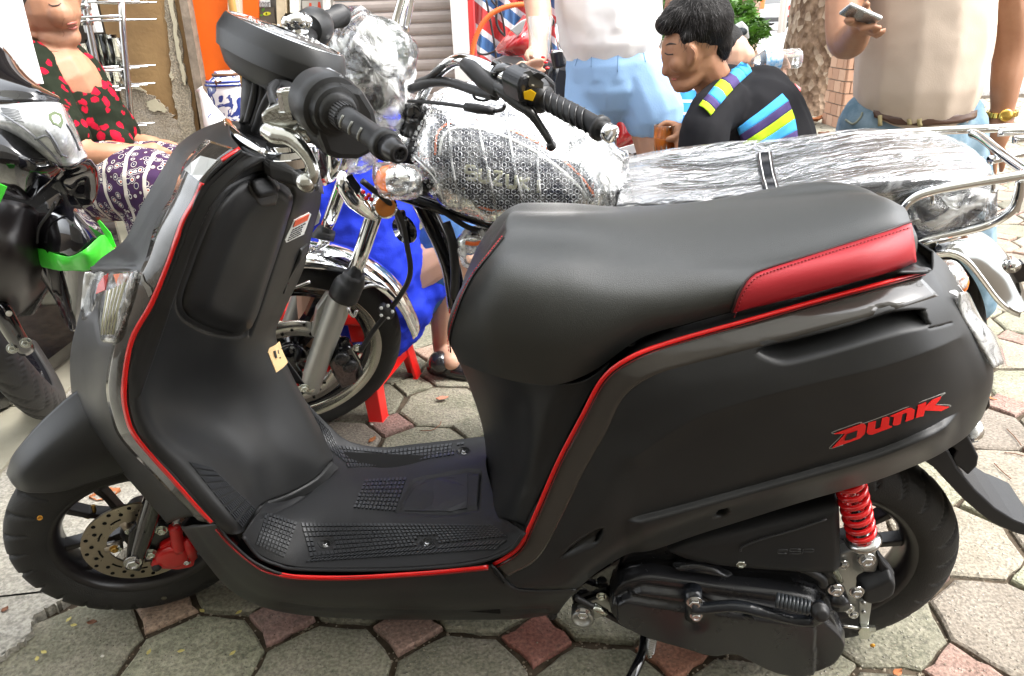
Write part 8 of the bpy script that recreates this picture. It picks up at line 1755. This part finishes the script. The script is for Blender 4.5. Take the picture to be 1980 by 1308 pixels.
# ---- standing woman in light blue shorts
Y3 = 2.6; sw = pr('person', G(1230, 560), 'standing woman in white top and light blue shorts handing over a plastic cup')
blob('body', [bl((1170,-330,Y3+.05), .10, (.9,.95,1.15)), t([(1170,-270,Y3+.05),(1172,-200,Y3)], .055), t([(1172,-170,Y3),(1172,-60,Y3),(1178,80,Y3),(1185,140,Y3)], [.14,.13,.125,.145]), t([(1150,130,Y3),(1150,240,Y3),(1158,330,Y3+.02),(1165,470,Y3+.04),(1170,560,Y3+.05)], [.085,.078,.062,.050,.035]), t([(1235,130,Y3-.03),(1258,235,Y3-.05),(1268,320,Y3-.06),(1262,470,Y3-.04),(1260,575,Y3-.03)], [.088,.078,.060,.050,.035]), t([(1262,580,Y3-.03),(1240,600,Y3-.14)], .03), t([(1170,568,Y3+.05),(1150,585,Y3-.06)], .03),
     t([(1085,-170,Y3-.02),(1036,-60,Y3-.06),(1042,30,Y3-.16),(1040,90,Y3-.24)], [.05,.045,.040,.026]), t([(1040,92,Y3-.24),(1040,108,Y3-.26)], [.030,.030]), t([(1260,-170,Y3),(1310,-50,Y3),(1300,40,Y3+.05)], [.05,.042,.032])]+[fing([(1030+6*k,106,Y3-.28),(1034+6*k,116,Y3-.29),(1038+6*k,122,Y3-.27)]) for k in range(3)]+[fing([(1026,96,Y3-.27),(1018,106,Y3-.30),(1022,118,Y3-.31)])], skB, sw, .006, 5)
blob('white_top', [t([(1172,-190,Y3),(1172,-80,Y3),(1176,10,Y3),(1180,58,Y3)], [.165,.165,.172,.172]), t([(1100,-170,Y3),(1070,-90,Y3-.02)], [.08,.07]), t([(1245,-170,Y3),(1285,-90,Y3)], [.08,.07]), t([(1130,50,Y3-.02),(1235,38,Y3-.02)], .075)], mat('white_cotton', (.80, .78, .77), rough=.85), sw, .009, 6, (.018, .14))
bs = mat('light_blue_cotton', (.30, .48, .74), rough=.8, bump=.3, bscale=200)
so_ = blob('shorts', [t([(1178,78,Y3),(1182,120,Y3),(1182,150,Y3)], [.140,.155,.150]), t([(1150,130,Y3-.01),(1143,200,Y3-.01),(1141,226,Y3-.01)], [.095,.094,.094],3), t([(1225,130,Y3-.04),(1252,190,Y3-.05),(1262,218,Y3-.05)], [.098,.102,.104],3)], bs, sw, .007, 5, (.006, .10)); T_so = evT(so_)
for P in ([(1194,84),(1195,110),(1194,140)], [(1146,88),(1144,110),(1143,130)], [(1120,86),(1118,108),(1112,128)], [(1240,80),(1244,100),(1248,120)]): curve('pleat', P, .0018, mat('blue_shade_thread', (.2, .34, .56), rough=.8), T_so, sw, .0)
cupm = film('clear_cup_plastic', (.9, .9, .9), .1, .1, 40, .1, gl_=.3); b = MB(); p = W(1046, 112, Y3-.33); b.lathe([(0,.024),(.11,.036),(.11,.035),(.003,.023),(.003,0)], p, (0,0,1), 24); tag(b.build('plastic_cup', cupm), 'clear plastic cup held between two hands in front of the red bike', 'cup')
# ---- young man in striped polo
Y4 = 2.1; ym = pr('person', G(1440, 600), 'young man in a black polo with blue and lime stripes, holding a glass of tea')
hd = [bl((1345,62,Y4), .085, (.95,.92,1.08)), bl((1322,98,Y4-.02), .064, (.95,.9,1.2)), t([(1352,140,Y4-.03),(1326,165,Y4-.03),(1308,158,Y4-.02)], [.022,.020,.018]), bl((1312,168,Y4-.025), .016), t([(1296,112,Y4-.02),(1289,130,Y4-.025),(1288,139,Y4-.025)], [.009,.012,.013]), bl((1299,146,Y4-.02), .012), bl((1302,155,Y4-.02), .012), t([(1288,98,Y4-.03),(1300,94,Y4-.05),(1316,94,Y4-.06)], [.009,.011,.009]), bl((1310,124,Y4-.055), .022), t([(1358,120,Y4+.0),(1380,160,Y4+.01),(1405,195,Y4+.03)], [.055,.052,.068]), t([(1328,86,Y4-.074),(1340,96,Y4-.080),(1340,116,Y4-.076),(1334,124,Y4-.070)], [.008,.011,.009,.007])]
ho = [t([(1425,225,Y4+.03),(1455,300,Y4+.03),(1455,400,Y4)], [.08,.11,.11]), t([(1375,235,Y4-.13),(1345,330,Y4-.16),(1325,290,Y4-.12),(1330,268,Y4-.08)], [.045,.040,.030,.023]), t([(1328,262,Y4-.08),(1312,254,Y4-.08)], [.024,.022]),
      fing([(1308,242,Y4-.06),(1288,238,Y4-.05),(1272,248,Y4-.05)]), fing([(1308,250,Y4-.05),(1290,246,Y4-.03),(1274,256,Y4-.03)]), fing([(1308,258,Y4-.05),(1290,256,Y4-.03),(1276,264,Y4-.03)]), fing([(1314,262,Y4-.10),(1302,268,Y4-.11),(1292,270,Y4-.105)], .0105), fing([(1310,266,Y4-.05),(1294,268,Y4-.03),(1282,274,Y4-.03)]),
      t([(1455,400,Y4),(1350,440,Y4-.2),(1345,560,Y4-.15)], [.10,.07,.045]), t([(1480,400,Y4+.05),(1420,430,Y4-.15),(1430,570,Y4-.1)], [.10,.07,.045])]
bo = blob('body', hd+ho, skC, ym, .0044, 5); T_ym = evT(bo)
dk = mat('dark_brow', (.02, .014, .012), rough=.5)
curve('eyebrow', [(1288,88),(1296,85),(1308,86)], [.001,.0028,.001], dk, T_ym, ym); curve('eyelid', [(1286,103),(1292,106),(1302,105)], .0015, dk, T_ym, ym); curve('lip_line', [(1299,149),(1306,149),(1314,147)], .0014, creasem, T_ym, ym); curve('lower_lip', [(1300,153),(1308,154)], .003, lipm, T_ym, ym); curve('ear_fold', [(1336,92),(1343,102),(1341,114)], .0015, creasem, T_ym, ym)
hr = blob('hair', [bl((1350,44,Y4), .093, (1.02,.98,.92)), bl((1318,38,Y4-.02), .058, (1,1,.78)), bl((1384,82,Y4+.01), .052, (.85,1.2,1.2)), bl((1362,72,Y4+.03), .074), bl((1288,48,Y4-.03), .030, (1,1.3,.9)), t([(1328,72,Y4-.068),(1326,92,Y4-.070)], [.018,.008])], hairm, ym, .006, 2); T_hr = evT(hr)
strands('hair_strands', T_hr, (1275,-10,1415,110), lambda x, y: ((x-1350)/70, -.2, -.8-(y/120)), .022, mat('hair_sheen', (.014, .011, .010), rough=.35), ym, 3, n=320, r=.0006)
polo = mat('black_polo_cloth', (.011, .011, .013), rough=.85); 
po = blob('polo_shirt', [t([(1408,190,Y4+.03),(1440,225,Y4+.02),(1462,290,Y4+.02),(1460,360,Y4+.02)], [.09,.150,.165,.165]), t([(1375,222,Y4-.12),(1362,262,Y4-.15),(1362,312,Y4-.16)], [.060,.066,.066]), t([(1470,190,Y4+.05),(1505,250,Y4+.10)], [.09,.085]), t([(1400,200,Y4-.06),(1380,220,Y4-.10)], .066)], polo, ym, .008, 6, (.010, .09)); T_po = evT(po)
sb = mat('stripe_sky_blue', (.07, .38, .78), rough=.8); sp_ = mat('stripe_plum', (.07, .05, .15), rough=.8); sl = mat('stripe_lime', (.48, .78, .03), rough=.8)
bands = [((1425,248),(1512,182)),((1430,262),(1524,196)),((1436,276),(1530,212)),((1440,292),(1536,230)),((1438,303),(1540,252)),((1500,292),(1542,268))]
for k, m_ in enumerate((sb, sp_, sl, sb, sp_)):
    a, b2 = bands[k], bands[k+1]; bandgrid('shirt_stripe', T_po, [a[0], ((a[0][0]+a[1][0])/2-2, (a[0][1]+a[1][1])/2+3), a[1]], [b2[0], ((b2[0][0]+b2[1][0])/2-2, (b2[0][1]+b2[1][1])/2+3), b2[1]], .002, m_, ym, sub=8, nv=5, th=.001)
cq = cr(np.array([(1362,214),(1376,196),(1396,172),(1420,148),(1440,130)], float), 5); cw = [sl, sp_, sb, sp_, sl, sl, sb, sp_, sp_, sb, sb]; cols_ = [(1, sl), (2, sp_), (2, sb), (1, sp_), (4, sl), (5, sp_), (5, sb)]
def both(x, y, off):
    c_ = [h for h in (hit(T_ym, x, y, off), hit(T_po, x, y, off)) if h is not None]; return min(c_, key=lambda h: np.linalg.norm(h-CAM))
seg = np.linspace(0, len(cq)-1, 8); cols_ = [sl, sp_, sb, sl, sp_, sb, sb]
for i in range(7):
    A = []
    for f in np.linspace(seg[i], seg[i+1], 5):
        p = cq[int(f)] if int(f) == f or int(f)+1 >= len(cq) else cq[int(f)]*(1-f+int(f))+cq[int(f)+1]*(f-int(f)); A.append([both(p[0]-9+k*7, p[1]-8+k*6.5, .004+.006*math.sin(k*1.05)) for k in range(4)])
    gridmesh('collar_stripe', np.array(A), cols_[i], ym, thick=.003)
gl_c = W(1283, 312, Y4-.07); gt = thing('tea_glass', gl_c, 'faceted glass of amber tea in the young man\'s hand', 'glass'); kg = ppm(gl_c); hg = 68/kg
b = MB(); b.lathe([(0, 16/kg), (.004, 19/kg), (hg*.9, 21.5/kg), (hg, 22/kg), (hg, 20.5/kg), (.006, 17/kg), (.006, 0)], gl_c, (0,0,1), 12); b.build('glass_wall', glassm, gt)
b = MB(); b.lathe([(.007, 0), (.007, 16.5/kg), (hg*.66, 19.4/kg), (hg*.66, 0)], gl_c, (0,0,1), 24); b.build('amber_tea', mat('amber_tea', (.80, .22, .02), rough=.05, trans=.45, ior=1.33), gt)
# ---- child drinking from a bottle
Y5 = 2.75; ch = pr('person', G(1400, 560), 'person in blue striped shirt with orange number 8 drinking from a water bottle')
blob('body', [bl((1408,108,Y5), .078, (1,.9,1.05)), bl((1432,112,Y5-.01), .050), t([(1440,100,Y5),(1452,106,Y5)], [.012,.012]), bl((1446,128,Y5), .022), t([(1408,150,Y5),(1398,190,Y5)], .045), t([(1380,230,Y5),(1370,320,Y5),(1375,420,Y5)], [.12,.13,.12]), t([(1460,210,Y5),(1510,250,Y5-.02),(1514,190,Y5-.02),(1508,150,Y5-.03)], [.045,.040,.032,.024]), t([(1506,142,Y5-.03),(1500,128,Y5-.03)], [.026,.024]), t([(1380,430,Y5),(1330,460,Y5-.2),(1340,540,Y5-.2)], [.09,.06,.04])]+[fing([(1498+k*9,128,Y5-.045),(1490+k*9,112,Y5-.065),(1484+k*10,101,Y5-.03)]) for k in range(4)]+[fing([(1490,138,Y5-.03),(1480,132,Y5-.06),(1480,126,Y5-.07)])], skB, ch, .0055, 5)
blob('hair', [bl((1392,92,Y5+.02), .088)], hairm, ch, .01, 3)
cs = bpy.data.materials.new('blue_white_stripes'); cs.use_nodes = True; n, l = nt(cs); b_ = n['Principled BSDF']; b_.inputs['Roughness'].default_value = .85; tc = n.new('ShaderNodeTexCoord'); sx = n.new('ShaderNodeSeparateXYZ'); l.new(tc.outputs['Object'], sx.inputs[0]); mm = n.new('ShaderNodeMath'); mm.operation = 'MULTIPLY'; mm.inputs[1].default_value = 26; fr_ = n.new('ShaderNodeMath'); fr_.operation = 'FRACT'; l.new(sx.outputs[2], mm.inputs[0]); l.new(mm.outputs[0], fr_.inputs[0]); r1 = n.new('ShaderNodeValToRGB'); r1.color_ramp.interpolation = 'CONSTANT'; r1.color_ramp.elements[0].color = (.04,.30,.70,1); r1.color_ramp.elements[1].position = .78; r1.color_ramp.elements[1].color = (.8,.82,.85,1); l.new(fr_.outputs[0], r1.inputs[0]); l.new(r1.outputs[0], b_.inputs[0])
cho = blob('striped_shirt', [t([(1385,205,Y5),(1372,250,Y5),(1366,330,Y5)], [.13,.15,.145]), t([(1335,208,Y5-.02),(1326,235,Y5-.05)], [.065,.060])], cs, ch, .01, 5); T_ch = evT(cho)
for P in ([(1358,190),(1366,188),(1370,194),(1364,200),(1357,197),(1358,190)], [(1357,201),(1364,200),(1368,207),(1362,213),(1354,210),(1357,201)]): ribbon('number_eight', T_ch, P, 4.5, .004, mat('orange_number', (.85, .22, .06), rough=.7), ch, sub=4)
bt = thing('water_bottle', W(1490, 115, Y5-.06), 'clear plastic water bottle with blue label tipped to the drinker\'s mouth', 'bottle'); a1, a2 = W(1446, 118, Y5-.04), W(1548, 113, Y5-.05); dv_ = unit(a2-a1); Lb = np.linalg.norm(a2-a1)
b = MB(); b.lathe([(0,.010),(.02,.012),(.05,.030),(.07,.033),(.09,.031),(.11,.033),(.13,.031),(.15,.033),(Lb-.008,.033),(Lb,.027),(Lb-.002,0)], a1, dv_, 24); b.build('bottle_wall', mat('bottle_plastic', (.9, .93, .95), rough=.05, trans=.9), bt)
b = MB(); b.lathe([(.055,.0335),(.11,.0335)], a1, dv_, 24, caps=False); b.build('bottle_label', mat('blue_label', (.12, .42, .75), rough=.4, var=.9, vscale=60, col2=(.8, .85, .9)), bt)
# ---- man with phone
Y6 = 2.2; mn_ = pr('person', G(1905, 628), 'man in a beige T-shirt and jeans looking at a phone, gold watch on his wrist')
blob('body', [bl((1780,-330,Y6), .10, (.9,.95,1.15)), t([(1780,-260,Y6),(1782,-190,Y6)], .06), t([(1785,-160,Y6),(1785,40,Y6),(1770,200,Y6),(1760,240,Y6)], [.14,.15,.145,.13]),
     t([(1668,-130,Y6),(1636,-20,Y6-.04),(1634,70,Y6-.12),(1645,78,Y6-.16),(1664,52,Y6-.27)], [.055,.05,.048,.044,.030]), t([(1664,48,Y6-.28),(1674,42,Y6-.30)], [.028,.026]),
     fing([(1682,60,Y6-.30),(1696,68,Y6-.32),(1709,60,Y6-.33)], .0095), fing([(1680,52,Y6-.31),(1690,60,Y6-.335),(1701,54,Y6-.345)], .0095), fing([(1668,44,Y6-.32),(1668,56,Y6-.345),(1688,50,Y6-.35)], .0095), fing([(1652,46,Y6-.32),(1638,40,Y6-.335),(1648,40,Y6-.35)], .010), fing([(1664,34,Y6-.29),(1672,16,Y6-.29),(1676,8,Y6-.31)], .0105),
     t([(1915,-130,Y6),(1948,0,Y6),(1955,90,Y6),(1945,160,Y6-.02),(1938,215,Y6-.03)], [.058,.052,.048,.040,.030]), t([(1936,225,Y6-.03),(1926,262,Y6-.04),(1922,285,Y6-.04)], [.034,.036,.028]), fing([(1912,280,Y6-.05),(1902,310,Y6-.05),(1905,325,Y6-.05)], .0105), fing([(1926,290,Y6-.04),(1922,320,Y6-.04),(1922,335,Y6-.04)], .0105), fing([(1938,288,Y6-.03),(1938,316,Y6-.03),(1936,330,Y6-.03)], .0105), fing([(1905,255,Y6-.07),(1890,280,Y6-.08),(1888,295,Y6-.08)], .011),
     t([(1700,270,Y6),(1690,440,Y6),(1690,590,Y6)], [.085,.06,.045]), t([(1830,270,Y6),(1870,440,Y6),(1888,600,Y6)], [.085,.06,.045])], skC, mn_, .006, 5)
blob('beige_t_shirt', [t([(1790,-170,Y6),(1790,-40,Y6),(1785,80,Y6-.01),(1772,170,Y6-.02),(1768,205,Y6-.01)], [.158,.166,.172,.168,.155]), t([(1690,-140,Y6),(1650,-70,Y6-.02)], [.09,.08]), t([(1880,-140,Y6),(1900,-60,Y6)], [.09,.07]), t([(1705,190,Y6-.04),(1780,200,Y6-.06),(1850,192,Y6-.03)], [.062,.062,.05])], mat('beige_cotton', (.50, .41, .33), rough=.85, bump=.2, bscale=300, var=.06, vscale=3), mn_, .008, 6, (.012, .16))
jn = blob('jeans', [t([(1760,225,Y6),(1758,275,Y6)], [.160,.165]), t([(1700,250,Y6),(1690,420,Y6),(1690,575,Y6)], [.12,.09,.075]), t([(1820,250,Y6),(1862,430,Y6),(1886,585,Y6)], [.12,.085,.062])], mat('faded_jeans', (.10, .17, .22), rough=.8, var=.5, vscale=9, col2=(.22, .30, .36), bump=.5, bscale=350), mn_, .009, 3, (.012, .08)); T_jn = evT(jn)
bandgrid('leather_belt', T_jn, [(1690,216),(1740,226),(1800,226),(1850,218),(1880,214)], [(1690,230),(1740,242),(1800,244),(1850,238),(1880,230)], .012, mat('brown_belt', (.07, .035, .022), rough=.35), mn_, sub=6, nv=4, th=.004)
curve('pocket_seam', [(1636,232),(1650,240),(1664,228),(1668,218)], .003, mat('jean_seam', (.25, .27, .22), rough=.8), T_jn, mn_, .002); 
for x in (1702, 1756, 1776): curve('belt_loop', [(x,228),(x+1,244)], .006, mat('khaki_loop', (.3, .25, .12), rough=.7), T_jn, mn_, .016, sub=3)
T_p = TP(.0) if False else None
pc = W(1664, 30, Y6-.345); ph = thing('mobile_phone', pc, 'silver mobile phone in the hand of the man in beige', 'phone'); ex = unit(W(1690,46,Y6-.33)-W(1640,24,Y6-.33)); ez = unit(np.cross(ex, [.2, .8, -.55])); ey = np.cross(ez, ex)
b = MB(); b.box(pc, .085, .045, .009, (ex, ey, ez)); b.build('phone_body', mat('silver_phone', (.45, .46, .46), rough=.25, metal=.8), ph, smooth=False, bevel=.003); b = MB(); b.box(pc+ez*.005, .078, .040, .001, (ex, ey, ez)); b.build('phone_screen', mat('dark_screen', (.05, .055, .06), rough=.08), ph, smooth=False)
gold_w = mat('gold_watch', (.75, .50, .12), rough=.22, metal=1); wt = thing('wrist_watch', W(1936,222,Y6-.03), 'gold wrist watch on the man\'s lowered arm', 'watch'); wc = W(1937,220,Y6-.03)
for k in range(20): a0 = k*2*math.pi/20; b = MB(); b.box(wc+np.array([math.cos(a0)*.036, math.sin(a0)*.036, .003*math.cos(a0)]), .008, .0105, .016, (np.array([math.cos(a0), math.sin(a0), 0]), np.array([-math.sin(a0), math.cos(a0), 0]), np.array([0, 0, 1.]))); b.build('link', gold_w, wt, smooth=False, bevel=.002)
b = MB(); b.lathe([(0,.017),(.008,.017),(.010,.014),(.010,0)], wc+np.array([-.012,-.035,0]), (-.3,-1,.1), 24); b.build('watch_case', gold_w, wt)
# ---- distant walker by the car
wk = pr('person', (W(1449,20,24)[0], 24, 0), 'distant walker in white shirt carrying an orange bag beside the silver car'); x_ = W(1449,20,24)[0]
T_ = lambda P, R: ('t', [np.array(p) for p in P], np.array(R), 4)
blob('body', [('b', np.array([x_, 24, 1.58]), .11, (.9, .9, 1.1)), T_([(x_, 24, 1.45), (x_, 24, .95)], [.12, .16]), T_([(x_-.08, 24, .9), (x_-.1, 24, .08)], [.09, .05]), T_([(x_+.08, 24, .9), (x_+.14, 23.9, .08)], [.09, .05]), T_([(x_+.18, 24, 1.38), (x_+.25, 23.9, 1.0)], [.05, .04]), T_([(x_-.18, 24, 1.38), (x_-.25, 23.9, 1.0)], [.05, .04])], skD, wk, .02, 3)
blob('shirt', [T_([(x_, 24, 1.42), (x_, 24, 1.0)], [.17, .18])], whitep, wk, .02, 3); blob('dark_shorts', [T_([(x_, 24, .95), (x_, 24, .6)], [.17, .15])], mat('navy_cloth', (.02, .03, .08), rough=.8), wk, .02, 3)
b = MB(); b.box((x_+.22, 23.75, 1.1), .26, .12, .5); b.build('orange_bag', horange, wk, smooth=False, bevel=.03)
